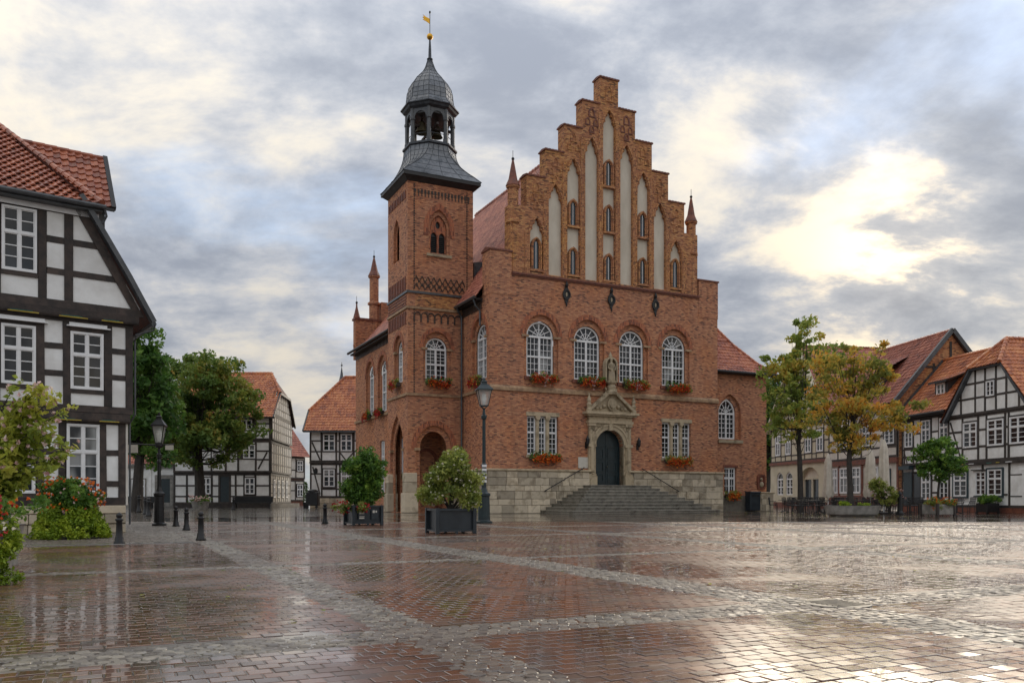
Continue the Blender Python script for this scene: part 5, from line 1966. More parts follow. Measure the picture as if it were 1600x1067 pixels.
# ================================================================ timber-framed houses
def timber(root, P, xs, zs, wins=(), bw=.16, rh=.15, panel='white', beam='timber', clip=None, d=0.0, braces=(), skip=(), full=None):
    """posts at xs, rails at zs, plaster panels between; wins are (x0,x1,z0,z1) openings"""
    full = set(full or ())

    def put(name, poly, d0, d1, m):
        if clip:
            poly = clipconv(poly, clip)
        if len(poly) >= 3:
            if m == beam:
                poly = [(p[0] + random.uniform(-.011, .011), p[1] + random.uniform(-.008, .008)) for p in poly]
            xa = [p[0] for p in poly]
            za = [p[1] for p in poly]
            if max(xa) - min(xa) < .03 or max(za) - min(za) < .03:
                return
            MB().prism(P, poly, d0, d1, back=False).build(name, m, root)

    z0, z1 = zs[0], zs[-1]
    for x in xs:
        put('post', rect(x - bw / 2, x + bw / 2, z0 + rh / 2, z1 - rh / 2), d - .1, d + random.uniform(-.004, .006), beam)
    for z in (z0, z1):
        put('rail', rect(xs[0] - bw / 2, xs[-1] + bw / 2, z - rh / 2, z + rh / 2), d - .1, d + .012, beam)
    for i in range(len(xs) - 1):
        a, b = xs[i] + bw / 2, xs[i + 1] - bw / 2
        cuts = [w_ for w_ in wins if min(b, w_[1]) - max(a, w_[0]) > .25 * (b - a)]
        for k, z in enumerate(zs[1:-1]):
            if any(w_[2] - rh < z < w_[3] + rh * .6 for w_ in cuts) or (i, k) in skip:
                continue
            put('rail', rect(a, b, z - rh * .4, z + rh * .4), d - .1, d - .004, beam)
        segs = []
        rz_ = [zs[0]] + [z for k, z in enumerate(zs[1:-1]) if not any(w_[2] - rh < z < w_[3] + rh * .6 for w_ in cuts) and (i, k) not in skip] + [zs[-1]]
        for k in range(len(rz_) - 1):
            lo = rz_[k] + (rh / 2 if k == 0 else rh * .4)
            hi = rz_[k + 1] - (rh / 2 if k == len(rz_) - 2 else rh * .4)
            segs.append((lo, hi))
        for lo, hi in segs:
            pieces = [(lo, hi)]
            for w_ in cuts:
                nxt = []
                for (l, h) in pieces:
                    if w_[3] <= l or w_[2] >= h:
                        nxt.append((l, h))
                        continue
                    if w_[2] - .10 - l > .08:
                        nxt.append((l, w_[2] - .10))
                    if h - w_[3] - .10 > .05:
                        nxt.append((w_[3] + .10, h))
                pieces = nxt
            for (l, h) in pieces:
                put('infill_panel', rect(a, b, l, h), d - .08, d - .022 + random.uniform(-.004, .004), panel)
        for w_ in cuts:
            # sill and head of the opening, and the jambs
            put('rail', rect(a, b, w_[2] - .10, w_[2] - .004), d - .1, d + .008, beam)
            if w_[3] + .1 < z1 - rh / 2:
                put('rail', rect(a, b, w_[3] + .004, w_[3] + .10), d - .1, d - .002, beam)
            if w_[0] - a > .03:
                put('jamb', rect(a, w_[0] - .002, max(w_[2], z0 + rh / 2), w_[3]), d - .1, d - .008, beam)
            if b - w_[1] > .03:
                put('jamb', rect(w_[1] + .002, b, max(w_[2], z0 + rh / 2), w_[3]), d - .1, d - .008, beam)
    for (xa, za, xb, zb_) in braces:
        t = bw * .42
        L = math.hypot(xb - xa, zb_ - za)
        nx, nz = -(zb_ - za) / L * t, (xb - xa) / L * t
        put('brace', [(xa - nx, za - nz), (xb - nx, zb_ - nz), (xb + nx, zb_ + nz), (xa + nx, za + nz)], d - .05, d - .010, beam)


def backing(root, P, outline, d=-.101, mat='timber', name='wall_core'):
    MB().add([P.P(a, z, d) for a, z in outline], [tuple(t) for t in tess([outline])]).build(name, mat, root)


# ---------------------------------------------------------------- the near left house
lh = thing('timber_house', 'near black and white timber-framed house at left edge with red tiled half-hip', 'house', (-9.52, 20.62, 0), R(36.27))
LF = PL((0, 0, 0), (1, 0, 0), (0, -1, 0))
XL = -6.6
# stone plinth
b = MB().box(XL, -.01, .02, 8.0, 0, .68)
lp = b.build('plinth', 'mortar', lh)
for z0, z1 in ((0, .23), (.23, .47), (.47, .68)):
    block_course(lp, LF, -3.6, .02, z0, z1, -.1, .03, .35, .75)
MB().box(.0, .02, .02, 8.0, 0, .66).build('plinth', 'mortar', lh)
# ground floor
GW = [(-1.28, -.57, .96, 2.62), (-2.62, -1.93, .96, 2.62), (-4.2, -3.5, .96, 2.62)]
timber(lh, LF, [-5.3, -4.35, -3.4, -2.72, -1.83, -1.375, -.49, -.07], [.78, 1.20, 1.95, 2.72], GW, .15, .17)
for q in GW:
    rect_window(lh, LF, *q, -.03, .4, (3, 2), 1, .05, panes=q[0] > -2, glass='glasscurtain' if q[0] > -2 else 'glass')
backing(lh, LF, rect(XL, .0, .68, 2.85))
# first floor, jettied
LF1 = PL((0, -.10, 0), (1, 0, 0), (0, -1, 0))
FW = [(-1.215, -.50, 3.44, 4.80), (-2.62, -1.93, 3.46, 4.82), (-4.3, -3.6, 3.46, 4.82)]
timber(lh, LF1, [-5.4, -4.4, -3.5, -2.72, -1.835, -1.285, -.40, .08], [2.98, 3.78, 4.42, 5.10], FW, .17, .17)
for q in FW:
    rect_window(lh, LF1, *q, -.03, .4, (3, 2), 1, .05, panes=True)
backing(lh, LF1, rect(XL, .16, 2.9, 5.2))
for x0, x1 in ((-1.24, -.42), (-2.7, -1.75)):
    b = MB()
    b.pbox(LF1, x0, x1, 4.93, 5.01, -.02, .02)
    b.pbox(LF1, x0 - .06, x1 + .06, 4.905, 4.928, -.02, .10)
    b.build('drip_board', 'frame', lh)
# jetty beams with carved and painted strips
for z, dd, x1 in ((2.79, .09, .10), (5.20, .20, .28)):
    P = PL((0, 0, 0), (1, 0, 0), (0, -1, 0))
    b = MB()
    b.pbox(P, XL, x1, z - .05, z + .10, -.1, dd + .03)
    b.tube([P.P(XL, z - .07, dd - .02), P.P(x1, z - .07, dd - .02)], .05, 8)
    jb = b.build('jetty_beam', 'timber', lh)
    x = -3.4
    while x < x1 - .5:
        L = random.uniform(.3, .75)
        c1 = MB().tube([P.P(x, z - .09, dd + .018), P.P(x + L, z - .09, dd + .018)], .014, 6)
        c1.build('carved_strip', 'yellowpaint', jb)
        c1 = MB().tube([P.P(x + .05, z - .065, dd + .022), P.P(x + L * .8, z - .065, dd + .022)], .010, 6)
        c1.build('carved_strip', 'greenpaint', jb)
        x += L + random.uniform(.25, .7)
# attic gable
LF2 = PL((0, -.20, 0), (1, 0, 0), (0, -1, 0))
SLP = 1.713
rx = lambda z: .30 - (z - 5.6) / SLP                   # right rafter, outer edge
gcl = [(-6.9, 5.3), (.42, 5.3), (rx(7.7), 7.7), (-6.4 - rx(7.7), 7.7)]
AW = [(-2.62, -1.92, 6.02, 7.48), (-4.5, -3.8, 6.02, 7.48)]
timber(lh, LF2, [-5.4, -4.6, -3.6, -2.72, -1.805, -1.265, .5], [5.38, 6.14, 6.87, 7.6], AW, .18, .18, clip=gcl)
for q in AW:
    rect_window(lh, LF2, *q, -.03, .4, (3, 2), 1, .05, panes=True)
backing(lh, LF2, [(-6.6, 5.3), (.2, 5.3), (rx(7.7) - .1, 7.7), (-6.3 - rx(7.7), 7.7)])
b = MB()
b.prism(LF2, [(.38, 5.30), (rx(7.72) + .02, 7.72), (rx(7.72) - .23, 7.72), (.10, 5.47), (-.2, 5.47), (-.2, 5.30)], -.08, .02)
b.build('rafter', 'timber', lh)
# barge board with flared foot, along the right verge
pts = [(rx(7.95) + .07, 7.95), (rx(7.2) + .09, 7.2), (rx(6.2) + .10, 6.2), (.42, 5.52), (.62, 5.16)]
b = MB()
for p, q in zip(pts, pts[1:]):
    b.add([LF2.P(p[0] - .08, p[1], .02), LF2.P(p[0] + .02, p[1] + .05, .02), LF2.P(q[0] + .02, q[1] + .05, .02), LF2.P(q[0] - .08, q[1], .02),
           LF2.P(p[0] - .08, p[1], .24), LF2.P(p[0] + .02, p[1] + .05, .24), LF2.P(q[0] + .02, q[1] + .05, .24), LF2.P(q[0] - .08, q[1], .24)],
          [(4, 5, 6, 7), (0, 4, 7, 3), (1, 2, 6, 5), (3, 7, 6, 2), (0, 1, 5, 4)])
b.build('barge_board', 'grey', lh)
b = MB()
for p, q in zip(pts, pts[1:]):
    b.add([(p[0] + .02, -.40, p[1] + .05), (q[0] + .02, -.40, q[1] + .05), (q[0] + .02, 8, q[1] + .05), (p[0] + .02, 8, p[1] + .05)], [(0, 1, 2, 3)])
b.add([(rx(7.95) + .09, -.4, 8.0), (rx(7.95) + .09, 8, 8.0), (-3.15, 8, 12.45), (-3.15, 6.3, 12.45)], [(0, 1, 2, 3)])
b.build('roof_slope', 'tiledark', lh)
MB().box(.02, .07, -.0, 8, .68, 5.3).build('side_wall', 'whiteold', lh)
b = MB()
b.tube([(.60, -.44, 5.12), (.60, -.30, 5.0), (.22, -.16, 4.85), (.22, -.06, 4.7), (.22, -.06, 2.9), (.12, .04, 2.7), (.12, .04, .2)], .024, 8)
b.tube([(.58, -.42, 5.13), (.58, 8, 5.13)], .06, 8)
b.build('downpipe', 'grey', lh)

# half-hip slope: individual pantiles
HO = Vector((-.62, -.45, 7.78))
HU = Vector((-1, 0, 0))
rise_h = 2.89 / 4.25
HV = Vector((0, 1, rise_h)).normalized()
HN = Vector((0, -rise_h, 1)).normalized()
TW, TH_, TAM = .19, .235, .045
tv, tf = tile_geo(TW, TH_, TAM)
tp = None
cnt = 0
rows_ = int(7.0 / TH_)
hip_k = (1.686 / 4.25) * math.cos(math.atan(rise_h))    # inset of the hip per metre up the slope


def tile_at(o, U, V, N, u, v, parent):
    global tp, cnt
    m_ = Matrix(((U.x, V.x, N.x, 0), (U.y, V.y, N.y, 0), (U.z, V.z, N.z, 0), (0, 0, 0, 1)))
    p = o + U * (u + random.gauss(0, .004)) + V * (v + random.gauss(0, .006)) + N * random.gauss(.02, .004)
    if tp is None:
        tp = link_np('roof_tile', tv, tf, 'tile', parent)
        q = tp
    else:
        q = inst(tp, 'roof_tile', parent)
    q.matrix_local = Matrix.Translation(p) @ m_ @ Matrix.Rotation(random.gauss(0, .012), 4, 'Z')
    cnt += 1


UX = Vector((1, 0, 0))
deck = MB()
L = 6.8
deck.add([tuple(HO + HU * 0), tuple(HO + HU * 5.2), tuple(HO + HU * (5.2 - L * hip_k * 0) + HV * L), tuple(HO + HU * (L * hip_k) + HV * L)], [(0, 1, 2, 3)])
hipdeck = deck.build('half_hip', 'tiledark', lh)
far_v, far_f, fo_ = [], [], 0
A_ = np.array([UX, HV, HN])
for r_ in range(rows_):
    v = r_ * TH_
    x = -(v + TH_ * .4) * hip_k
    while x > -3.6:
        u = x - TW
        if v < 3.6 and x > -2.55 and cnt < 190:
            tile_at(HO, UX, HV, HN, u, v, hipdeck)
        else:
            q = tv.copy()
            q[:, 0] += u
            q[:, 1] += v
            q[:, 2] += .02
            far_v.append(q @ A_ + np.array(HO))
            far_f.append(tf + fo_)
            fo_ += len(tv)
        x -= TW
kind(link_np('roof_tiles', np.concatenate(far_v), np.concatenate(far_f), 'tile', hipdeck), 'stuff')
hp0 = HO + Vector((.02, 0, .07))
hp1 = HO + HU * (L * hip_k) + HV * L + Vector((0, 0, .07))
nh = int((hp1 - hp0).length / .3)
for q in range(nh):
    MB().tube([hp0.lerp(hp1, q / nh), hp0.lerp(hp1, (q + 1.1) / nh)], [.085, .07], 8).build('hip_tile', 'tile', hipdeck)
b = MB()
b.tube([(-.52, -.52, 7.74), (-6.2, -.52, 7.74)], .06, 8)
b.box(-6.0, -.58, -.45, -.2, 7.64, 7.72)
b.build('gutter', 'grey', lh)
MB().box(-5.9, -.62, -.22, -.20, 7.52, 7.64).build('eaves_board', 'frame', lh)
b = MB()
b.tube([(-.55, -.52, 7.7), (-.5, -.47, 7.55), (-.56, -.42, 7.4), (-.72, -.40, 7.33)], .03, 8)
b.build('downpipe', 'grey', lh)
# cross-gabled dormer roof behind the hip, seen from its front slope
DO = Vector((.28, 3.0, 8.86))
DV = Vector((0, 1.15, 1.70)).normalized()
DN = Vector((0, -1.70, 1.15)).normalized()
dl = math.hypot(1.15, 1.70)
d_ = MB().add([tuple(DO), tuple(DO + Vector((-2.6, 0, 0))), tuple(DO + Vector((-2.6, 0, 0)) + DV * dl), tuple(DO + DV * dl)], [(0, 1, 2, 3)])
d_.add([tuple(DO + DV * dl), tuple(DO + DV * dl + Vector((-2.6, 0, 0))), tuple(DO + Vector((-2.6, 2.3, 0))), tuple(DO + Vector((0, 2.3, 0)))], [(0, 1, 2, 3)])
dorm = d_.build('dormer_roof', 'tiledark', lh)
tw_old = cnt
for r_ in range(int(dl / TH_) + 1):
    for c_ in range(11):
        if cnt < 305:
            tile_at(DO, UX, DV, DN, -(c_ + 1) * TW, r_ * TH_, dorm)
b = MB()
p0, p1 = DO + Vector((.03, -.05, -.02)), DO + DV * (dl + .05) + Vector((.03, 0, .05))
b.bar(p0, p1, .12, .14)
b.bar(DO + Vector((.03, 2.35, 0)), p1, .12, .14)
b.build('barge_board', 'darktrim', dorm)
ridge(dorm, DO + DV * dl + Vector((0, 0, .04)), DO + DV * dl + Vector((-2.4, 0, .04)), .07, .3)
MB().bar(DO + Vector((.05, -.05, -.06)), DO + Vector((-2.4, -.05, -.06)), .06, .08).build('eaves_board', 'darktrim', dorm)
MB().box(-2.2, .12, 3.12, 5.2, 5.2, 8.86).build('dormer_wall', 'darktrim', dorm)

# ---------------------------------------------------------------- right-hand row (facade line shared)
RA = math.atan2(-.9885, .151)
RO = Vector((27.07, 52.0, 0))


def rowpt(x, y=0.0, z=0.0):
    return (RO.x + x * math.cos(RA) - y * math.sin(RA), RO.y + x * math.sin(RA) + y * math.cos(RA), z)


r1 = thing('timber_house', 'white timber-framed gable house with orange half-hip roof at right edge', 'house', rowpt(0), RA)
F = PL((0, 0, 0), (1, 0, 0), (0, -1, 0))
b = MB().box(.05, 7.2, -.02, 9, 0, .30)
b.build('plinth', 'coping', r1)
# ground floor: plain white wall with teal-cased windows
backing(r1, F, rect(.05, 7.2, .30, 2.8), -.02, 'white', 'ground_floor_wall')
b = MB()
b.pbox(F, .02, 7.2, .30, .45, -.1, .03)
b.pbox(F, .0, .14, .45, 2.8, -.1, .02)
b.pbox(F, 5.05, 5.2, .45, 2.8, -.1, .02)
b.pbox(F, 7.1, 7.25, .45, 2.8, -.1, .02)
b.pbox(F, 2.93, 3.07, 2.3, 2.8, -.02, .02)
for q in (4.85,):
    b.pbox(F, q - .12, q + .12, 1.0, 1.1, -.02, .015)
b.build('post', 'timberf', r1)
for (x0, x1, z0, z1) in ((.52, 1.70, .95, 2.45), (3.45, 4.6, 1.0, 2.5)):
    rect_window(r1, F, x0, x1, z0, z1, .01, .36, (3, 2), 1, .07, casing='teal')
rect_window(r1, F, 2.45, 3.28, 1.02, 2.4, .01, .36, (3, 2), 1, .06)
MB().pbox(F, 2.35, 3.34, .92, 1.0, -.02, .1).build('window_sill', 'teal', r1)
MB().pbox(F, 2.2, 3.3, 2.47, 2.53, -.02, .16).build('canopy', 'timberf', r1)
# white plank gate at the right
gt = MB()
for q in range(7):
    gt.pbox(F, 5.24 + q * .262, 5.24 + q * .262 + .255, .34, 2.42, -.02, .025)
gate = gt.build('plank_gate', 'white', r1)
b = MB()
for z in (.95, 2.15):
    b.pbox(F, 5.26, 6.1, z - .03, z + .03, .02, .04)
b.build('strap_hinge', 'iron', gate)
# upper floor
F1 = PL((0, -.08, 0), (1, 0, 0), (0, -1, 0))
UW = [(1.45, 2.62, 3.85, 5.35), (3.50, 4.78, 3.85, 5.35), (5.25, 6.5, 3.85, 5.35)]
timber(r1, F1, [.10, 1.36, 2.72, 3.40, 4.88, 5.16, 6.6, 7.1], [3.05, 3.88, 4.85, 5.72], UW, .16, .16, beam='timberf', braces=[(.25, 5.5, 1.25, 3.1)])
for q in UW:
    rect_window(r1, F1, *q, -.01, .37, (3, 2), 2 if False else 1, .08)
backing(r1, F1, rect(.05, 7.15, 2.9, 5.8))
b = MB()
b.pbox(F, -.02, 7.25, 2.80, 2.97, -.1, .14)
jb = b.build('jetty_beam', 'timberf', r1)
for q in range(9):
    x = .5 + q * .75
    MB().pbox(F, x, x + random.uniform(.25, .5), 2.86, 2.90, .13, .15).build('carved_strip', ['greenpaint', 'yellowpaint', 'frame', 'timberf'][q % 4], jb)
# gable
F2 = PL((0, -.14, 0), (1, 0, 0), (0, -1, 0))
rl = lambda z: .30 + (z - 5.78) / 1.3
gcl = [(.22, 5.75), (6.94, 5.75), (7.16 - rl(8.5), 8.5), (rl(8.5), 8.5)]
GW1 = [(3.47, 4.12, 6.72, 7.60)]
timber(r1, F2, [.1, 1.31, 2.54, 3.36, 4.24, 5.04, 6.0, 7.1], [5.84, 6.75, 7.62, 8.42], GW1, .14, .15, beam='timberf', clip=gcl)
rect_window(r1, F2, *GW1[0], -.01, 0, (3, 3), 1, .06)
backing(r1, F2, gcl)
for s_ in (0, 1):
    b = MB()
    p = [(.0, 5.45), (.30, 5.8), (rl(8.55), 8.55)]
    if s_:
        p = [(7.16 - a, z) for a, z in p]
    for q0, q1 in zip(p, p[1:]):
        b.bar(F2.P(q0[0], q0[1] + .06, .12), F2.P(q1[0], q1[1] + .06, .12), .26, .16)
    b.build('barge_board', 'grey', r1)
# roof: right slope, half hip, back part of the left slope
ZR = 8.5 + 1.3 * (3.58 - rl(8.5))
ey = -.42
sl = math.hypot(3.58 + .25, (ZR - 5.5))
VR = Vector((-(3.58 + .25), 0, ZR - 5.5)).normalized()
hl = math.hypot(rl(8.5) - .3 + .55, 8.5 - 5.5)
tot = sl
zf = (8.5 - 5.5) / (ZR - 5.5)
tile_roof('roof_tiles', r1, (7.41, ey, 5.5), (0, 1, 0), VR, [(0, 0), (9.4, 0), (9.4, tot), (1.52, tot), (0, tot * zf)], 'tileo', .24, .31, .05)
VLf = Vector((3.83, 0, ZR - 5.5)).normalized()
tile_roof('roof_tiles', r1, (-.25, ey, 5.5), (0, 1, 0), VLf, [(0, 0), (9.4, 0), (9.4, tot), (1.52, tot), (0, tot * zf)], 'tileo', .24, .31, .05)
hw_ = 3.58 - rl(8.5) + .1
hrun, hup = 1.52, ZR - 8.45
tile_roof('roof_tiles', r1, (3.58 - hw_, ey, 8.45), (1, 0, 0), (0, hrun, hup), [(0, 0), (2 * hw_, 0), (hw_ + .02, math.hypot(hrun, hup)), (hw_ - .02, math.hypot(hrun, hup))], 'tileo', .24, .31, .05)
for s_ in (-1, 1):
    ridge(r1, (3.58 + s_ * hw_, ey, 8.53), (3.58, ey + hrun, ZR + .08), .12, .34, 'tileo', 'hip_tiles')
ridge(r1, (3.58, ey + hrun, ZR + .06), (3.58, 9, ZR + .06), .12, .36, 'tileo')
b = MB()
b.box(3.58 - hw_, 3.58 + hw_, ey, ey + .2, 8.36, 8.43)
b.build('eaves_board', 'darktrim', r1)
MB().box(7.12, 7.18, 0, 9, .3, 5.6).build('side_wall', 'whiteold', r1)

# lower wing between R1 and the tall brick-gabled house
r1b = thing('timber_house', 'low timber-framed house with orange roof and shed dormer left of the white gable', 'house', rowpt(0, .15), RA)
b = MB().box(-4.95, -.02, .0, 6, 0, .4)
b.build('plinth', 'coping', r1b)
W1 = [(-4.62, -3.82, 4.25, 5.85), (-2.85, -1.98, 4.25, 5.9), (-1.05, -.2, 4.25, 5.9)]
timber(r1b, F, [-4.9, -4.7, -3.72, -2.95, -1.88, -1.15, -.1], [3.1, 3.6, 4.1, 5.1, 6.05], W1, .13, .14, beam='timberf', braces=[(-4.75, 4.0, -4.4, 3.2)])
for q in W1:
    rect_window(r1b, F, *q, -.01, .37, (3, 2), 1, .07)
W2 = [(-2.85, -1.95, .75, 2.55), (-1.05, -.2, .75, 2.55)]
timber(r1b, F, [-4.9, -3.75, -2.95, -1.85, -1.15, -.1], [.5, 1.2, 2.0, 2.85], W2 + [(-3.7, -3.0, .5, 2.5)], .13, .14, beam='timberf')
for q in W2:
    rect_window(r1b, F, *q, -.01, .37, (3, 2), 1, .07)
b = MB()
b.pbox(F, -4.72, -3.82, .42, 2.6, -.05, .05)
b.build('shop_front', 'teal', r1b)
MB().pbox(F, -3.68, -3.05, .42, 2.45, -.05, -.02).build('door', 'leadglass', r1b)
backing(r1b, F, rect(-4.95, -.05, .4, 6.3))
MB().pbox(F, -4.85, -3.7, 2.75, 3.0, .0, .35).build('sign_board', 'teal', r1b)
VB = Vector((0, 3.6, 3.9))
bl_ = VB.length
tile_roof('roof_tiles', r1b, (-5.0, -.4, 6.3), (1, 0, 0), VB, [(0, 0), (5.15, 0), (8.3, bl_), (0, bl_)], 'tileo', .24, .31, .05)
b = MB().add([(-5, 3.2, 10.2), (3.5, 3.2, 10.2), (3.5, 6.8, 6.3), (-5, 6.8, 6.3)], [(0, 1, 2, 3)])
b.build('roof_slope', 'tiledark', r1b)
ridge(r1b, (-5, 3.2, 10.27), (2.6, 3.2, 10.27), .12, .36, 'tileo')
b = MB()
b.box(-5.0, .0, -.36, .0, 6.14, 6.24)
b.tube([(-5, -.48, 6.27), (.05, -.48, 6.27)], .07, 8)
b.build('gutter', 'darktrim', r1b)
b = MB()
b.bar((-5.05, -.42, 6.36), (-5.05, 3.2, 10.28), .14, .22)
b.build('barge_board', 'grey', r1b)
# shed dormer
dm = MB()
z0 = 6.3 + 3.9 / 3.6 * 1.1
dm.box(-2.5, -1.25, .72, .80, 7.42, 8.35)
dm.add([(-2.5, .8, 7.42), (-2.5, .8, 8.35), (-2.5, 1.6, 8.35), (-1.25, .8, 7.42), (-1.25, .8, 8.35), (-1.25, 2.05, 8.7)], [(0, 1, 2), (3, 4, 5)])
dmo = dm.build('dormer', 'darktrim', r1b)
rect_window(dmo, PL((0, .72, 0), (1, 0, 0), (0, -1, 0)), -2.3, -1.5, 7.5, 8.25, .01, 0, (2, 2), 1, .08)
tile_roof('dormer_tiles', dmo, (-2.75, .45, 8.34), (1, 0, 0), (0, 2.6, .95), [(0, 0), (1.8, 0), (1.8, 2.6), (0, 2.6)], 'tileo', .24, .31, .04)
b = MB()
b.bar((-2.75, .42, 8.30), (-.95, .42, 8.30), .08, .12)
b.bar((-.95, .42, 8.32), (-.95, 2.9, 9.25), .08, .12)
b.build('dormer_fascia', 'darktrim', dmo)
b = MB().bbox(.4, .9, 1.9, 2.45, 8.98, 9.25, .03)
b.build('skylight', 'grey', r1b)

# tall house with the weathered roof and brick gable
r2 = thing('brick_gable_house', 'tall house with weathered red roof and exposed brick gable behind the autumn trees', 'house', rowpt(-5.15, .05), RA)
W = 9.0
MB().wall(PL((0, 0, 0), (0, 1, 0), (1, 0, 0)), [(0, 0), (7.7, 0), (7.7, 7.5), (3.87, 12.2), (0, 7.5)]).build('gable_wall', 'brick_gable', r2)
wn2 = [(-8.7, -7.75, 1.2, 3.15), (-7.4, -6.3, 1.2, 3.15), (-5.7, -4.6, 1.2, 3.15)]
backing(r2, F, rect(-W, 0, 0, 7.5), -.02, 'whiteold', 'front_wall')
timber(r2, F, [-8.9, -7.6, -6.1, -4.4, -3.2, -1.6, -.1], [3.75, 4.4, 5.2, 6.2, 7.3], [(-7.4, -6.3, 4.6, 6.1), (-4.3, -3.3, 4.6, 6.1), (-1.5, -.4, 4.6, 6.1)], .14, .15, panel='whiteold', beam='timberf', d=.1)
for q in [(-7.4, -6.3, 4.6, 6.1), (-4.3, -3.3, 4.6, 6.1), (-1.5, -.4, 4.6, 6.1)]:
    rect_window(r2, F, *q, .08, .37, (3, 2), 1, .08)
b = MB()
b.pbox(F, -W, 0, 3.3, 3.65, -.02, .16)
b.pbox(F, -W, 0, .3, 1.05, -.02, .06)
for x in (-8.9, -7.55, -6.0, -4.4, -.1):
    b.pbox(F, x - .1, x + .1, 1.05, 3.3, -.02, .05)
b.build('brick_band', 'coping', r2)
for q in wn2:
    rect_window(r2, F, *q, .02, .38, (2, 2), 2, .1)
rect_window(r2, F, -3.9, -2.4, 1.2, 3.1, .02, .3, (2, 1), 2, .1)
MB().pbox(F, -1.9, -.9, .3, 2.9, -.02, .04).build('door', 'leadglass', r2)
V2 = Vector((0, 4.27, 4.95))
tile_roof('roof_tiles', r2, (-W, -.4, 7.35), (1, 0, 0), V2, [(0, 0), (W + .2, 0), (W + .2, V2.length), (0, V2.length)], 'tiled', .25, .33, .05)
b = MB().add([(-W, 3.87, 12.3), (.2, 3.87, 12.3), (.2, 8.1, 7.35), (-W, 8.1, 7.35)], [(0, 1, 2, 3)])
b.build('roof_slope', 'tiledark', r2)
ridge(r2, (-W, 3.87, 12.36), (.2, 3.87, 12.36), .13, .36, 'tiled')
b = MB()
b.bar((.22, -.45, 7.38), (.22, 3.87, 12.40), .2, .28)
b.bar((.22, 8.15, 7.38), (.22, 3.87, 12.40), .2, .28)
b.build('barge_board', 'grey', r2)
b = MB()
for y in (2.6, 3.87, 5.1):
    b.box(.0, .05, y - .08, y + .08, 9.2, 11.6 - abs(y - 3.87) * 1.2)
b.box(.0, .045, 2.0, 5.8, 9.75, 9.9)
b.build('gable_timber', 'timberf', r2)
dm = MB()
dm.box(-4.6, -3.2, .9, 1.0, 8.95, 9.9)
dm.add([(-4.6, 1, 8.95), (-4.6, 1, 9.9), (-4.6, 1.8, 9.9), (-3.2, 1, 8.95), (-3.2, 1, 9.9), (-3.2, 1.8, 9.9)], [(0, 1, 2), (3, 4, 5)])
dmo = dm.build('dormer', 'darktrim', r2)
rect_window(dmo, PL((0, .9, 0), (1, 0, 0), (0, -1, 0)), -4.4, -3.5, 9.0, 9.75, .01, 0, (2, 2), 1, .08)
tile_roof('dormer_tiles', dmo, (-4.9, .6, 9.88), (1, 0, 0), (0, 2.4, 1.3), [(0, 0), (2.0, 0), (2.0, 2.6), (0, 2.6)], 'tiled', .25, .33, .04)

# cream gabled house with arched ground-floor windows
rb = thing('cream_gable_house', 'cream rendered gable house with arched windows behind the left autumn tree', 'house', rowpt(-14.2, .1), RA)
W = 10.2
aw = [-8.4, -6.7]
ops = [[(roundarch(c, .62, 1.1, 2.5, .62), .2)] for c in aw] + [[(roundarch(-3.2, 1.5, .2, 2.4, 1.0), .4)]]
MB().wall(F, [(-W, 0), (0, 0), (0, 3.75), (-W, 3.75)], ops).build('ground_floor_wall', 'cream', rb)
for c in aw:
    arch_window(rb, F, c, .6, 1.12, 2.5, -.16, cols=1, rows=(2, 2), fan=0, ft=.1)
b = MB()
b.pbox(F, -4.7, -1.7, .2, 2.5, -.42, -.38)
dr = b.build('door', 'leadglass', rb)
b = MB()
b.pbox(F, -4.7, -1.7, 2.4, 2.55, -.40, -.25)
b.pbox(F, -3.3, -3.1, .2, 2.4, -.40, -.25)
b.pbox(F, -4.7, -4.5, .2, 2.4, -.40, -.25)
b.pbox(F, -1.9, -1.7, .2, 2.4, -.40, -.25)
b.build('door_frame', 'cream', dr)
fan_ = roundarch(-3.2, 1.45, 2.5, 2.5, .9)[2:]
MB().prism(F, fan_, -.42, -.36).build('fanlight', 'plaster', rb)
b = MB()
b.pbox(F, -W, 0, 3.75, 4.0, -.02, .15)
b.pbox(F, -W, 0, 0, .5, -.02, .06)
b.build('cornice', 'coping', rb)
W3 = [(-9.2, -8.3, 4.6, 6.4), (-7.3, -6.4, 4.6, 6.4), (-3.9, -2.9, 4.6, 6.4), (-2.0, -1.0, 4.6, 6.4)]
timber(rb, F, [-10.1, -9.3, -8.2, -7.4, -6.3, -5.0, -4.0, -2.8, -2.1, -.9, -.1], [4.05, 4.5, 5.5, 6.9], W3, .12, .13, panel='cream', beam='timberf')
for q in W3:
    rect_window(rb, F, *q, -.01, .37, (2, 1), 1, .1)
backing(rb, F, rect(-W, 0, 3.9, 7), -.101, 'timberf')
gc = [(-W, 7.0), (0, 7.0), (-W / 2, 13.4)]
gcc = [(-W + .2, 7.0), (-.2, 7.0), (-W / 2, 13.2)]
W4 = [(-6.3, -5.4, 8.2, 9.7), (-4.8, -3.9, 8.2, 9.7)]
timber(rb, F, [-9.0, -7.6, -6.4, -5.1, -3.8, -2.6, -1.2], [7.05, 8.1, 9.9, 11.4, 13.2], W4, .12, .13, panel='cream', beam='timberf', clip=gcc)
for q in W4:
    rect_window(rb, F, *q, -.01, .37, (2, 1), 1, .1)
backing(rb, F, gc, -.101, 'timberf')
b = MB()
b.bar(F.P(-W - .3, 6.7, .15), F.P(-W / 2, 13.6, .15), .5, .18)
b.bar(F.P(.3, 6.7, .15), F.P(-W / 2, 13.6, .15), .5, .18)
b.build('barge_board', 'cream', rb)
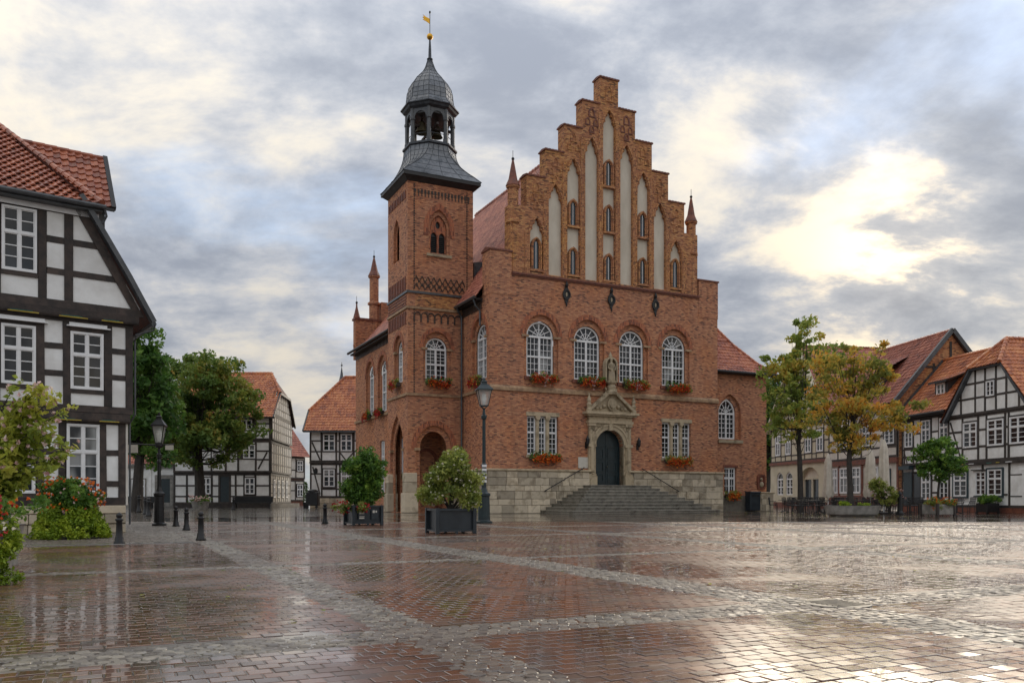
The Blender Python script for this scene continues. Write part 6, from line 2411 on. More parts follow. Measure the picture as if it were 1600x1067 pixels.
for s_ in (0, 1):
    x0 = -W - .3 if s_ == 0 else .3
    V3 = Vector((-W / 2 - x0, 0, 6.9))
    tile_roof('roof_tiles', rb, (x0, 0, 6.75), (0, 1, 0), V3, [(0, 0), (9, 0), (9, V3.length), (0, V3.length)], 'tiled', .25, .33, .05)
MB().box(-W, -W + .05, .05, 9, 0, 7).build('side_wall', 'cream', rb)

# ---------------------------------------------------------------- far houses on the left
def px2x(px, D):
    return (px - 800) / 1310 * D


l3 = thing('timber_house', 'large timber-framed corner house behind the linden tree with half-hipped red roof', 'house', (px2x(423, 74), 74, 0), 0)
X0 = -8.6
b = MB().box(X0, -.0, .02, 10, 0, .35)
b.build('plinth', 'timberf', l3)
xs = [-8.5, -7.4, -6.2, -5.2, -4.55, -3.6, -3.1, -2.35, -1.35, -.08]
wa = [(-2.28, -1.42, 1.2, 2.65), (-6.1, -5.3, 1.2, 2.65)]
timber(l3, F, xs, [.42, 1.0, 1.95, 2.95], wa + [(-4.45, -3.7, .4, 2.75)], .17, .17, beam='timberf', panel='white')
for q in wa:
    rect_window(l3, F, *q, -.01, .4, (2, 1), 1, .08, glass='glasscurtain')
MB().pbox(F, -4.45, -3.7, .4, 2.75, -.09, -.04).build('door', 'door', l3)
backing(l3, F, rect(X0, 0, .3, 3.1), mat='timberf')
F1 = PL((0, -.08, 0), (1, 0, 0), (0, -1, 0))
wb = [(-5.15, -4.0, 4.35, 5.55), (-3.55, -2.95, 4.35, 5.55), (-2.4, -1.35, 4.35, 5.55), (-7.9, -6.9, 4.35, 5.55)]
timber(l3, F1, [-8.5, -6.8, -5.2, -3.95, -2.85, -1.3, -.06], [3.18, 4.25, 5.0, 5.85], wb, .17, .17, beam='timberf', braces=[(-1.1, 3.4, -.3, 4.9)])
for q in wb:
    rect_window(l3, F1, *q, -.01, .4, (2, 2), 1, .08, glass='glasscurtain')
backing(l3, F1, rect(X0, 0, 3.05, 6), mat='timberf')
F2 = PL((0, -.14, 0), (1, 0, 0), (0, -1, 0))
wc = [(-2.6, -1.6, 6.85, 7.75)]
timber(l3, F2, [-8.5, -6.8, -5.2, -3.95, -2.75, -1.3, -.04], [6.05, 6.75, 7.4, 8.0], wc, .17, .16, beam='timberf')
rect_window(l3, F2, *wc[0], -.01, 0, (2, 2), 1, .08)
backing(l3, F2, rect(X0, 0, 5.9, 8.1), mat='timberf')
# right-hand gable side of the same house, dense framing
GS = PL((0, 0, 0), (-.085, 1, 0), (1, .085, 0))
ysx = [.1, 1.1, 2.1, 3.1, 4.1, 5.1, 6.1, 7.1, 8.1, 9.1, 9.9]
timber(l3, GS, ysx, [.45, 1.3, 2.1, 2.95], [(1.2, 2.0, .9, 2.5), (3.2, 4.0, .9, 2.5), (5.2, 6.0, .9, 2.5), (7.2, 8.0, .9, 2.5)], .16, .16, beam='timberf', panel='whiteold')
for y in (1.2, 3.2, 5.2, 7.2):
    rect_window(l3, GS, y, y + .8, .9, 2.5, -.01, .4, (2, 1), 1, .08)
timber(l3, GS, ysx, [3.2, 3.9, 4.9, 5.75], [], .16, .16, beam='timberf', panel='whiteold', d=.08)
timber(l3, GS, ysx, [6.1, 6.9, 7.6, 8.2], [], .16, .16, beam='timberf', panel='whiteold', d=.14)
gcl = [(.2, 8.2), (9.8, 8.2), (7.6, 10.6), (2.4, 10.6)]
timber(l3, GS, ysx, [8.35, 9.0, 9.7, 10.5], [], .15, .15, beam='timberf', panel='whiteold', d=.16, clip=gcl)
backing(l3, GS, [(0, .3), (10, .3), (10, 8.2), (7.6, 10.6), (2.4, 10.6), (0, 8.2)], mat='timberf')
# roof
VB = Vector((0, 5.4, 4.6))
bl_ = VB.length
tile_roof('roof_tiles', l3, (X0 - .3, -.5, 7.95), (1, 0, 0), VB, [(0, 0), (9.25, 0), (9.12, bl_ * .52), (7.65, bl_), (0, bl_)], 'tileo', .25, .34, .05)
b = MB()
b.add([(.22, 2.3, 10.40), (-.30, 7.5, 10.40), (-1.35, 4.9, 12.55)], [(0, 1, 2)])
b.add([(-1.35, 4.9, 12.55), (X0 - .3, 4.9, 12.55), (X0 - .3, 10.4, 7.95), (-.55, 10.4, 7.95), (-.30, 7.5, 10.40)], [(0, 1, 2, 3, 4)])
b.build('half_hip', 'tiledark', l3)
ridge(l3, (.22, 2.3, 10.45), (-1.35, 4.9, 12.6), .13, .36, 'tileo', 'hip_tiles')
ridge(l3, (X0, 4.9, 12.58), (-1.35, 4.9, 12.58), .13, .36, 'tileo')
b = MB()
b.bar((.36, -.5, 7.92), (.22, 2.35, 10.38), .14, .2)
b.bar((.24, 2.2, 10.36), (-.28, 7.6, 10.36), .14, .2)
b.bar((-.28, 7.5, 10.38), (-.52, 10.4, 7.9), .14, .2)
b.build('barge_board', 'darktrim', l3)
MB().bar((X0, -.52, 7.9), (.5, -.52, 7.9), .12, .14).build('gutter', 'darktrim', l3)

# low white rendered house at the far left
l2 = thing('rendered_house', 'low white rendered house with grey-framed door beyond the left bollards', 'house', (px2x(288, 76), 76, 0), 0)
b = MB().box(-6.5, 0, .0, 8, 0, 3.9)
b.build('wall', 'white', l2)
b = MB()
b.box(-6.6, .06, -.16, .1, 3.55, 3.72)
b.box(-6.6, .12, -.26, .1, 3.72, 3.88)
b.box(-6.5, 0, -.05, -.001, 0, .45)
b.build('cornice', 'concrete', l2)
rect_window(l2, F, -4.75, -3.55, .95, 2.55, .02, .4, (2, 1), 1, .1, casing='concrete')
MB().pbox(F, -2.35, -1.3, .2, 2.6, .0, .03).build('door', 'door', l2)
b = MB().ring(F, rect(-2.65, -1.0, .1, 2.95), rect(-2.38, -1.27, .12, 2.65), .0, .09)
b.build('door_frame', 'concrete', l2)
b = MB()
for x in (-6.3, -3.1, -.8, -.1):
    b.pbox(F, x - .12, x + .12, .45, 3.55, .0, .05)
b.build('pilaster', 'white', l2)
tile_roof('roof_tiles', l2, (-6.7, -.3, 3.9), (1, 0, 0), (0, 3, 3), [(0, 0), (6.9, 0), (6.9, 4.2), (0, 4.2)], 'tiled', .25, .33, .05)
b = MB()
b.add([(-6.7, 2.7, 6.9), (.2, 2.7, 6.9), (.2, 8, 3.9), (-6.7, 8, 3.9)], [(0, 1, 2, 3)])
b.build('roof_slope', 'tiledark', l2)

# house left of the tower
l5 = thing('timber_house', 'timber-framed house with big orange tiled roof just left of the town hall', 'house', (px2x(484, 74), 74, 0), 0)
W = 9.0
b = MB().box(.02, W, .02, 8, 0, .85)
lp = b.build('plinth', 'mortar', l5)
for z0, z1 in ((0, .42), (.42, .85)):
    block_course(lp, F, .0, 6.0, z0, z1, -.1, .02, .6, 1.2)
wa = [(1.2, 2.2, 1.85, 3.4), (2.75, 3.75, 1.85, 3.4), (5.2, 6.2, 1.85, 3.4)]
xs = [.08, 1.05, 2.35, 2.65, 3.9, 5.1, 6.3, 7.6, 8.9]
timber(l5, F, xs, [.97, 1.65, 3.0, 3.85], wa, .15, .15, beam='timberf', braces=[(.25, 3.6, .9, 1.2)], skip=((0, 0),))
wb = [(1.2, 2.25, 5.0, 6.5), (2.75, 3.75, 5.0, 6.5), (5.2, 6.2, 5.0, 6.5)]
F1 = PL((0, -.1, 0), (1, 0, 0), (0, -1, 0))
timber(l5, F1, xs, [4.1, 4.95, 5.9, 6.75], wb, .15, .15, beam='timberf', braces=[(.2, 5.8, .95, 4.2), (2.7, 4.85, 3.2, 4.2), (3.85, 4.85, 3.3, 4.2)])
for q in wa:
    rect_window(l5, F, *q, -.01, .4, (2, 2), 1, .08, glass='glasscurtain')
for q in wb:
    rect_window(l5, F1, *q, -.01, .4, (2, 2), 1, .08)
backing(l5, F, rect(0, W, .8, 4), mat='timberf')
backing(l5, F1, rect(0, W, 4, 6.9), mat='timberf')
b = MB()
b.pbox(F, -.02, W, 3.92, 4.05, -.1, .12)
b.build('jetty_beam', 'timberf', l5)
b = MB().prism(F, [(.55 + .16 * math.cos(t), 3.25 + .28 * math.sin(t)) for t in [2 * math.pi * q / 12 for q in range(12)]], .0, .06)
b.build('wall_shield', 'iron', l5)
VB = Vector((0, 4.6, 5.3))
bl_ = VB.length
tile_roof('roof_tiles', l5, (-.45, -.5, 6.75), (1, 0, 0), VB, [(0, 0), (9.4, 0), (9.4, bl_), (2.75, bl_), (.1, bl_ * .36)], 'tileo', .25, .34, .05)
b = MB()
b.add([(-.45, 8.5, 6.75), (9.4, 8.5, 6.75), (9.4, 4.1, 12.05), (2.3, 4.1, 12.05), (-.35, 6.6, 8.6)], [(0, 1, 2, 3, 4)])
b.add([(-.35, 1.15, 8.65), (-.35, 6.6, 8.65), (2.3, 4.1, 12.05)], [(0, 1, 2)])
b.build('roof_slope', 'tiledark', l5)
ridge(l5, (-.35, 1.15, 8.7), (2.3, 4.1, 12.12), .12, .36, 'tileo', 'hip_tiles')
ridge(l5, (2.3, 4.1, 12.12), (8.9, 4.1, 12.12), .12, .36, 'tileo')
b = MB()
b.bar((-.48, -.5, 6.72), (-.38, 1.15, 8.62), .12, .2)
b.bar((-.45, -.52, 6.68), (9.0, -.52, 6.68), .1, .14)
b.build('barge_board', 'grey', l5)
MB().box(-.0, .03, .02, 8, .85, 7).build('side_wall', 'whiteold', l5)

# lane between them
l4 = thing('lane_house', 'small far timber-framed house with dark red roof in the lane gap', 'house', (px2x(476, 96), 96, 0), R(62))
timber(l4, F, [-9, -7.5, -6, -4.5, -3, -1.5, -.1], [.6, 1.7, 2.8], [(-4.3, -3.3, 1, 2.4), (-1.3, -.4, 1, 2.4)], .16, .16, panel='whiteold', beam='timberf')
timber(l4, F, [-9, -7.5, -6, -4.5, -3, -1.5, -.1], [3.1, 4.0, 5.4], [(-4.3, -3.3, 3.9, 5.1), (-1.3, -.4, 3.9, 5.1)], .16, .16, panel='whiteold', beam='timberf', d=.08)
for q in ((-4.3, -3.3, 1, 2.4), (-1.3, -.4, 1, 2.4), (-4.3, -3.3, 3.9, 5.1), (-1.3, -.4, 3.9, 5.1)):
    rect_window(l4, F, *q, .06, .4, (2, 1), 1, .08)
backing(l4, F, rect(-9.1, 0, 0, 5.6), mat='coping')
tile_roof('roof_tiles', l4, (-9.4, -.5, 5.5), (1, 0, 0), (0, 3.6, 4.4), [(0, 0), (9.8, 0), (9.8, 5.7), (0, 5.7)], 'tiled', .25, .34, .05)
MB().box(-9.1, -9.0, 0, 7, 0, 5.6).build('side_wall', 'whiteold', l4)
MB().box(-.1, 0, 0, 7, 0, 5.6).build('side_wall', 'whiteold', l4)

# church spire far behind the roofs
cs = thing('church_spire', 'slim grey church spire peeping above the orange roof', 'church spire', (px2x(534, 190), 190, 0), 0)
b = MB().box(-1.0, 1.0, -1.0, 1.0, 0, 25.6)
b.build('spire_tower', 'block', cs)
b = MB().lathe([(1.35, 25.6), (.8, 26.8), (.36, 28.6), (.10, 30.4)], 8, (0, 0), math.pi / 8)
b.build('spire_roof', 'grey', cs)
b = MB().tube([(0, 0, 30.3), (0, 0, 31.6)], .06, 6)
b.ball((0, 0, 30.9), .22, 8, 6)
b.build('finial', 'iron', cs)

# ================================================================ trees
def tree(name, label, loc, trunk, r0, crown, n_cl, per, size, mat, cl_r=(.5, .9), limbs=9, group=None, shell=.55, bare=1.0):
    """crown: list of (centre, radii) ellipsoids relative to the foot; clumps fill their outer parts"""
    t = thing(name, label, 'tree', loc, 0, group)
    cs, rs = [], []
    wts = np.array([c[1][0] * c[1][1] * c[1][2] for c in crown])
    for k in range(n_cl):
        c, r_ = crown[rng.choice(len(crown), p=wts / wts.sum())]
        d = rng.normal(size=3)
        d /= np.linalg.norm(d)
        d *= rng.uniform(shell, 1.0) if rng.random() < .75 else rng.uniform(.1, shell)
        p = np.array(c) + d * np.array(r_)
        cs.append(p)
        q = rng.uniform(*cl_r)
        rs.append((q, q, q * .62))
    b = MB()
    top = np.array(crown[0][0])
    lean = rng.normal(0, .12, 2)
    stem = [(0, 0, 0), (lean[0] * .3, lean[1] * .3, trunk * .5), (lean[0], lean[1], trunk), (lean[0] * 1.5 + top[0] * .5, lean[1] * 1.5 + top[1] * .5, (trunk + top[2]) / 2), (top[0], top[1], top[2] + crown[0][1][2] * .55)]
    b.tube([(0, 0, -.1)] + stem, [r0 * 1.5, r0 * 1.15, r0 * .9, r0 * .8, r0 * .5, .03], 10)
    idx = rng.choice(len(cs), min(limbs * 12, len(cs)), replace=False)
    for k, i in enumerate(idx):
        e = cs[i]
        f_ = rng.uniform(.0, .95)
        z0 = trunk * .95 + (stem[-1][2] - trunk) * f_ * .8
        z0 = min(z0, e[2] - .1) if e[2] > trunk else trunk * .9
        fr = np.clip((z0 - trunk) / max(stem[-1][2] - trunk, .1), 0, 1)
        s = np.array([lean[0] + (top[0] - lean[0]) * fr, lean[1] + (top[1] - lean[1]) * fr, z0])
        m_ = s * .5 + e * .5 + np.array([0, 0, -.12 * np.linalg.norm(e - s)]) + rng.normal(0, .1, 3)
        r1 = r0 * (.32 if k < limbs else .12 if k < limbs * 4 else .07) * (1 - fr * .5)
        b.tube([s, m_, e], [r1, r1 * .6, .012], 6, cap=False)
    b.build('trunk', 'bark', t)
    leaf_obj('crown', t, cs, rs, per, size, mat, flat=.45)
    return t


tree('maple_tree', 'slender autumn tree with open yellowing crown beside the annex', (16.6, 48.2, 0), 3.2, .17,
     [((-.2, 0, 6.6), (1.75, 1.8, 3.0)), ((.3, 0, 9.7), (1.2, 1.2, 1.6)), ((-1.6, 0, 8.4), (1.1, 1, 1.3)), ((1.8, 0, 8.8), (.9, .9, 1.3))], 115, 55, .12, 'leafautumn', (.22, .75), 10, 'autumn trees on the square')
tree('maple_tree', 'broad autumn tree growing from the long concrete planter', (16.15, 40.0, .1), 2.6, .15,
     [((.25, 0, 5.2), (2.2, 2.1, 2.4)), ((.9, 0, 7.3), (1.3, 1.2, 1.3)), ((-.9, 0, 6.9), (.9, 1.0, 1.0)), ((2.3, 0, 4.6), (1.2, 1.2, 1.0))], 140, 55, .10, 'leafgolden', (.2, .65), 10, 'autumn trees on the square')
tree('linden_tree', 'big linden tree turning brown in front of the timber house', (px2x(313, 66), 66, 0), 3.6, .42,
     [((0, 0, 8.4), (4.2, 4, 3.6)), ((.2, -.4, 5.2), (3.6, 3.4, 1.9)), ((2.6, -.5, 7.2), (2.4, 2.4, 2.6)), ((-2.9, -.3, 7.2), (2.2, 2.4, 3.0)), ((-1.8, -.8, 6.2), (2.2, 2.2, 2.0)), ((.7, 0, 11.2), (2.3, 2.3, 1.6)), ((3.4, -.3, 9.2), (1.5, 1.5, 1.2))], 250, 120, .15, 'leaflinden', (.45, 1.2), 12, shell=.72)
tree('linden_tree', 'tall bright green tree rising right behind the near left house', (px2x(214, 52), 52, 0), 3.4, .34,
     [((-.6, 0, 7.2), (2.7, 2.6, 3.6)), ((-.2, 0, 11.2), (1.4, 1.4, 1.9)), ((1.0, 0, 5.0), (1.5, 1.4, 2.0)), ((-1.2, 0, 4.8), (1.8, 1.6, 1.6))], 150, 130, .15, 'leafdeep', (.6, 1.05), 10, shell=.7)
tree('spruce_tree', 'dark green tree behind the cream house at the annex corner', (px2x(1196, 88), 88, 0), 3.0, .5,
     [((0, 0, 9.0), (3.4, 3, 5.2))], 80, 110, .2, 'leafdeep', (.9, 1.4), 8, shell=.7)

# ================================================================ planters on the square
def box_planter(w_, d_, h, label, loc, rz, posters=False):
    t = thing('planter_box', label, 'planter', loc, rz)
    b = MB()
    b.box(-w_ / 2 + .04, w_ / 2 - .04, -d_ / 2 + .04, d_ / 2 - .04, .05, h - .03)
    b.build('panel', 'anthracite', t)
    for sx_ in (-1, 1):
        for sy_ in (-1, 1):
            MB().bbox(sx_ * w_ / 2 - .045, sx_ * w_ / 2 + .045, sy_ * d_ / 2 - .045, sy_ * d_ / 2 + .045, 0, h + .012, .008).build('corner_post', 'anthracite', t)
    for s_ in (-1, 1):
        MB().box(-w_ / 2 + .046, w_ / 2 - .046, s_ * d_ / 2 - .03, s_ * d_ / 2 + .03, h - .05, h).build('rim', 'anthracite', t)
        MB().box(s_ * w_ / 2 - .03, s_ * w_ / 2 + .03, -d_ / 2 + .046, d_ / 2 - .046, h - .05, h).build('rim', 'anthracite', t)
        MB().box(-.03, .03, s_ * d_ / 2 - .055, s_ * d_ / 2 + .0, 0, .05).build('foot', 'anthracite', t)
        MB().box(-w_ / 2 + .046, w_ / 2 - .046, s_ * d_ / 2 - .028, s_ * d_ / 2 + .028, .05, .09).build('bottom_rail', 'anthracite', t)
        MB().box(s_ * w_ / 2 - .026, s_ * w_ / 2 + .026, -d_ / 2 + .046, d_ / 2 - .046, .051, .09).build('bottom_rail', 'anthracite', t)
    MB().box(-w_ / 2 + .05, w_ / 2 - .05, -d_ / 2 + .05, d_ / 2 - .05, h - .1, h - .028).build('soil', 'soil', t)
    return t


def shrub(label, loc, crown, n_cl, per, size, mat, cl=(.14, .26), flowers=None, trunk_h=.4, name='shrub', drip=0):
    t = thing(name, label, 'shrub', loc, 0)
    cs, rs = [], []
    for k in range(n_cl):
        c, r_ = crown[k % len(crown)]
        d = rng.normal(size=3)
        d /= np.linalg.norm(d)
        d *= rng.uniform(.35, 1.0)
        cs.append(np.array(c) + d * np.array(r_))
        q = rng.uniform(*cl)
        rs.append((q, q, q * .8))
    b = MB()
    for k in range(14):
        e = cs[k % len(cs)]
        b.tube([(rng.normal(0, .05), rng.normal(0, .05), -.05), tuple(e * np.array([.4, .4, .5])), tuple(e)], [.022, .016, .005], 5, cap=False)
    b.build('stem', 'bark', t)
    leaf_obj('foliage', t, cs, rs, per, size, mat, flat=.5)
    if flowers:
        fm, n, fs = flowers
        fc = [np.array(crown[k % len(crown)][0]) + (lambda d: d / np.linalg.norm(d))(rng.normal(size=3)) * np.array(crown[k % len(crown)][1]) * rng.uniform(.85, 1.15) for k in range(n)]
        leaf_obj('blossom', t, fc, [.02] * n, 6, fs, fm, up=.2)
    return t


P2 = (-1.50, 20.45, 0)
box_planter(.93, .86, .60, 'dark planter box with flowering shrub in front of the lamp post', P2, R(22))
shrub('pale-flowered olive green shrub in the planter box nearest the camera', (P2[0], P2[1], .55), [((0, 0, .62), (.50, .5, .52)), ((.04, 0, 1.0), (.42, .40, .40)), ((-.32, 0, .72), (.34, .34, .34)), ((.38, 0, .74), (.32, .34, .36)), ((-.45, -.1, .35), (.24, .3, .22)), ((.5, -.1, .25), (.25, .3, .26)), ((.15, .1, 1.3), (.2, .2, .2))],
      135, 75, .038, 'leafolive', (.12, .26), ('petalwhite', 200, .024))
P1 = (-4.72, 26.6, 0)
box_planter(.92, .9, .62, 'dark planter box with poster cards in front of the tower arches', P1, R(28))
shrub('dense round green shrub in the planter box by the tower', (P1[0], P1[1], .55), [((0, .0, .85), (.74, .66, .62)), ((.04, 0, 1.4), (.62, .55, .48)), ((-.1, 0, .4), (.6, .5, .3))],
      160, 80, .048, 'leafshrub', (.14, .26), None)
shrub('red and green flowers spilling over the left rim of the tower-side planter', (P1[0] - .45, P1[1] - .45, .55), [((-.12, -.05, .02), (.30, .2, .2)), ((.55, -.1, .02), (.2, .15, .14))], 30, 50, .03, 'leafolive', (.08, .14), ('petalcrimson', 70, .03), name='flowers')
# two white poster cards on that box
ct, st = math.cos(R(28)), math.sin(R(28))
for i, (dx, lab) in enumerate(((-.20, 'white poster card on the left half of the tower-side planter'), (.22, 'white notice card on the right half of the tower-side planter'))):
    o = MB().box(-.11, .11, -.006, .0, -.15, .15)
    tdir = thing('poster_card', lab, 'poster', (P1[0] + dx * ct + .476 * st, P1[1] + dx * st - .476 * ct, .34), R(28))
    o.build('card', 'anthracite', tdir)
    b = MB()
    if i == 0:
        b.box(-.08, .08, -.009, -.0061, .02, .13)
        b.box(-.08, .08, -.009, -.0061, -.13, -.09)
        b.box(-.08, .08, -.009, -.0061, -.07, -.05)
    else:
        b.box(-.07, .0, -.009, -.0061, .05, .13)
        b.box(.02, .07, -.009, -.0061, .06, .12)
    b.build('print', 'plaque', tdir)

# long concrete planter of the autumn tree
bw_ = thing('concrete_planter', 'long low concrete planter with a tree growing in it', 'planter', (16.1, 39.7, 0), R(2))
b = MB()
prof = [(1.02, .04), (1.16, .10), (1.28, .46), (1.30, .50), (1.22, .50), (1.18, .40)]
n = 28
vs = []
for (r_, z) in prof:
    for j in range(n):
        a = 2 * math.pi * j / n
        e = 3.0
        cxx, syy = math.cos(a), math.sin(a)
        k_ = (abs(cxx) ** e + abs(syy) ** e) ** (-1 / e)
        vs.append((r_ * k_ * cxx, r_ * .55 * k_ * syy, z))
b.add(vs, [(i * n + j, i * n + (j + 1) % n, (i + 1) * n + (j + 1) % n, (i + 1) * n + j) for i in range(len(prof) - 1) for j in range(n)] + [tuple(reversed(range(n)))])
b.box(-.9, .9, -.4, .4, .0, .05)
b.build('bowl', 'concrete', bw_)
MB().add([(1.1 * math.cos(2 * math.pi * j / n) * .98, .55 * math.sin(2 * math.pi * j / n), .42) for j in range(n)], [tuple(range(n))]).build('soil', 'soil', bw_)
shrub('low lime green ground cover in the long concrete planter', (15.75, 39.6, .42), [((0, 0, .12), (.42, .3, .2)), ((.85, 0, .08), (.3, .25, .14))], 40, 60, .035, 'leaflime', (.08, .16), None, name='ground_cover')

# clipped ball tree in a square planter with flowers
P3 = (20.1, 39.6, 0)
t = thing('planter_box', 'square timber planter under the clipped ball tree', 'planter', P3, R(18))
b = MB().bbox(-.5, .5, -.5, .5, .08, .56, .02)
b.build('panel', 'concrete', t)
for sx_ in (-1, 1):
    for sy_ in (-1, 1):
        MB().bbox(sx_ * .5 - .06, sx_ * .5 + .06, sy_ * .5 - .06, sy_ * .5 + .06, 0, .6, .01).build('corner_post', 'timberf', t)
MB().box(-.44, .44, -.44, .44, .5, .565).build('soil', 'soil', t)
tb = tree('ball_tree', 'small clipped ball-headed tree in the planter before the timber houses', (P3[0], P3[1], .55), 1.35, .06,
          [((0, 0, 2.15), (1.05, 1.0, .95)), ((.35, 0, 1.75), (.8, .8, .6))], 70, 90, .07, 'leafshrub', (.22, .38), 8, shell=.7)
shrub('orange and yellow flowers around the foot of the ball tree', (P3[0], P3[1], .55), [((-.35, -.3, .15), (.4, .3, .2)), ((.35, -.3, .15), (.4, .3, .2)), ((-.25, -.42, -.1), (.2, .12, .2))], 36, 50, .04, 'leafolive', (.1, .18), ('petalorange', 110, .035), name='flowers')
shrub('rose bush with pink heads left of the ball tree', (P3[0] - .9, P3[1] + 3.0, .1), [((0, 0, .9), (.7, .5, .6)), ((-.7, 0, 1.3), (.45, .4, .5))], 45, 60, .055, 'leafolive', (.16, .26), ('petalpink', 60, .045), name='rose_bush')
P4 = (27.0, 47.6, 0)
t = thing('planter_box', 'black planter box below the teal window of the white house', 'planter', P4, R(-80))
MB().bbox(-.45, .45, -.4, .4, .05, .58, .02).build('panel', 'iron', t)
for sx_ in (-1, 1):
    for sy_ in (-1, 1):
        MB().bbox(sx_ * .4 - .05, sx_ * .4 + .05, sy_ * .36 - .05, sy_ * .36 + .05, 0, .08, .01).build('foot', 'iron', t)
shrub('dark green shrub in the black box below the teal window', (P4[0], P4[1], .55), [((0, 0, .2), (.62, .6, .25))], 34, 60, .05, 'leafshrub', (.12, .2), None)

# ================================================================ window flower boxes
def flower_box(w_, label, loc, rz, petals='petalred', pale=0, group='flower boxes of the town hall'):
    t = thing('flower_box', label, 'flower box', loc, rz, group)
    MB().bbox(-w_ / 2, w_ / 2, -.30, -.04, -.12, .10, .015).build('trough', 'timberf', t)
    k = max(6, int(w_ / .16))
    cs = [(-w_ / 2 + w_ * (q + .5) / k, -.2 + rng.normal(0, .05), .16 + rng.normal(0, .05)) for q in range(k)]
    cs += [(-w_ / 2 + w_ * (q + .5) / k, -.30 + rng.normal(0, .04), -.02 + rng.normal(0, .06)) for q in range(k)]
    leaf_obj('foliage', t, cs, [(.17, .13, rng.uniform(.15, .25)) for _ in cs], int(rng.uniform(45, 75)), .045, 'leafshrub' if rng.random() < .6 else 'leafolive')
    fc = [(rng.uniform(-w_ / 2, w_ / 2), -.36 + rng.normal(0, .05), rng.normal(-.04, .13)) for q in range(int(120 * w_))]
    sk = rng.uniform(-.3, .3) * w_
    fc = [(x + (sk - x) * .3 * rng.random(), y, z) for x, y, z in fc]
    nn = int(len(fc) * rng.uniform(.55, .8))
    leaf_obj('blossom', t, fc[:nn], [.04] * nn, 6, .042, petals, up=0)
    leaf_obj('blossom', t, fc[nn:], [.04] * (len(fc) - nn), 6, .036, 'petalorange' if petals != 'petalorange' else 'petalred', up=0)
    if pale:
        fc = [(rng.normal(0, .10) + (.0 if q % 3 else .12), -.38 + rng.normal(0, .03), rng.normal(-.04, .17)) for q in range(pale)]
        leaf_obj('blossom', t, fc, [.03] * len(fc), 5, .032, 'petalpink', up=0)
    return t


def hallpt(u, v, z):
    x, y = uv2xy(u, v)
    return (x, y, z)


nth = ['first', 'second', 'third', 'fourth']
for i, c in enumerate(WX):
    flower_box(1.75, nth[i] + ' flower box from the left under the tall upper front windows', hallpt(c + .08, -.02, 7.62), TH_A, 'petalred', 0 if i == 3 else 45)
flower_box(1.95, 'orange flower box under the ground-floor triple window left of the portal', hallpt(3.35, -.02, 3.12), TH_A, 'petalorange')
flower_box(1.95, 'orange flower box under the ground-floor triple window right of the portal', hallpt(12.65, -.02, 3.12), TH_A, 'petalorange')
flower_box(1.5, 'red flower box on the front of the corner tower', hallpt(-1.62, TY0 - .02, 7.58), TH_A, 'petalred')
flower_box(1.2, 'flower box on the left face of the corner tower', hallpt(TX0 - .02, 5.72, 7.58), TH_A - R(90), 'petalcrimson')
flower_box(1.5, 'flower box on the recessed side wall behind the street lamp', hallpt(-.02, 1.52, 7.48), TH_A - R(90), 'petalcrimson')
flower_box(1.3, 'flower box on the rear wing next to the tower', hallpt(WX0 - .02, 10.75, 6.42), TH_A - R(90), 'petalcrimson')
flower_box(1.3, 'flower box on the rear wing at its far end', hallpt(WX0 - .02, 13.6, 6.42), TH_A - R(90), 'petalcrimson')
flower_box(1.15, 'low flower box under the small annex window beside the bin', hallpt(17.3, AY0 - .14, 1.0), TH_A, 'petalorange')
flower_box(.8, 'small flower box inside the tower porch', hallpt(-2.4, TY1 - .64, 2.2), TH_A, 'petalred')

bn = thing('litter_bin', 'dark grey litter bin against the annex wall', 'bin', hallpt(18.75, AY0 - .55, 0), TH_A)
MB().bbox(-.42, .42, -.26, .26, .04, 1.18, .03).build('body', 'anthracite', bn)
MB().bbox(-.45, .45, -.29, .29, 1.18, 1.28, .03).build('lid', 'anthracite', bn)
MB().box(-.3, .3, -.275, -.255, .95, 1.08).build('slot', 'iron', bn)

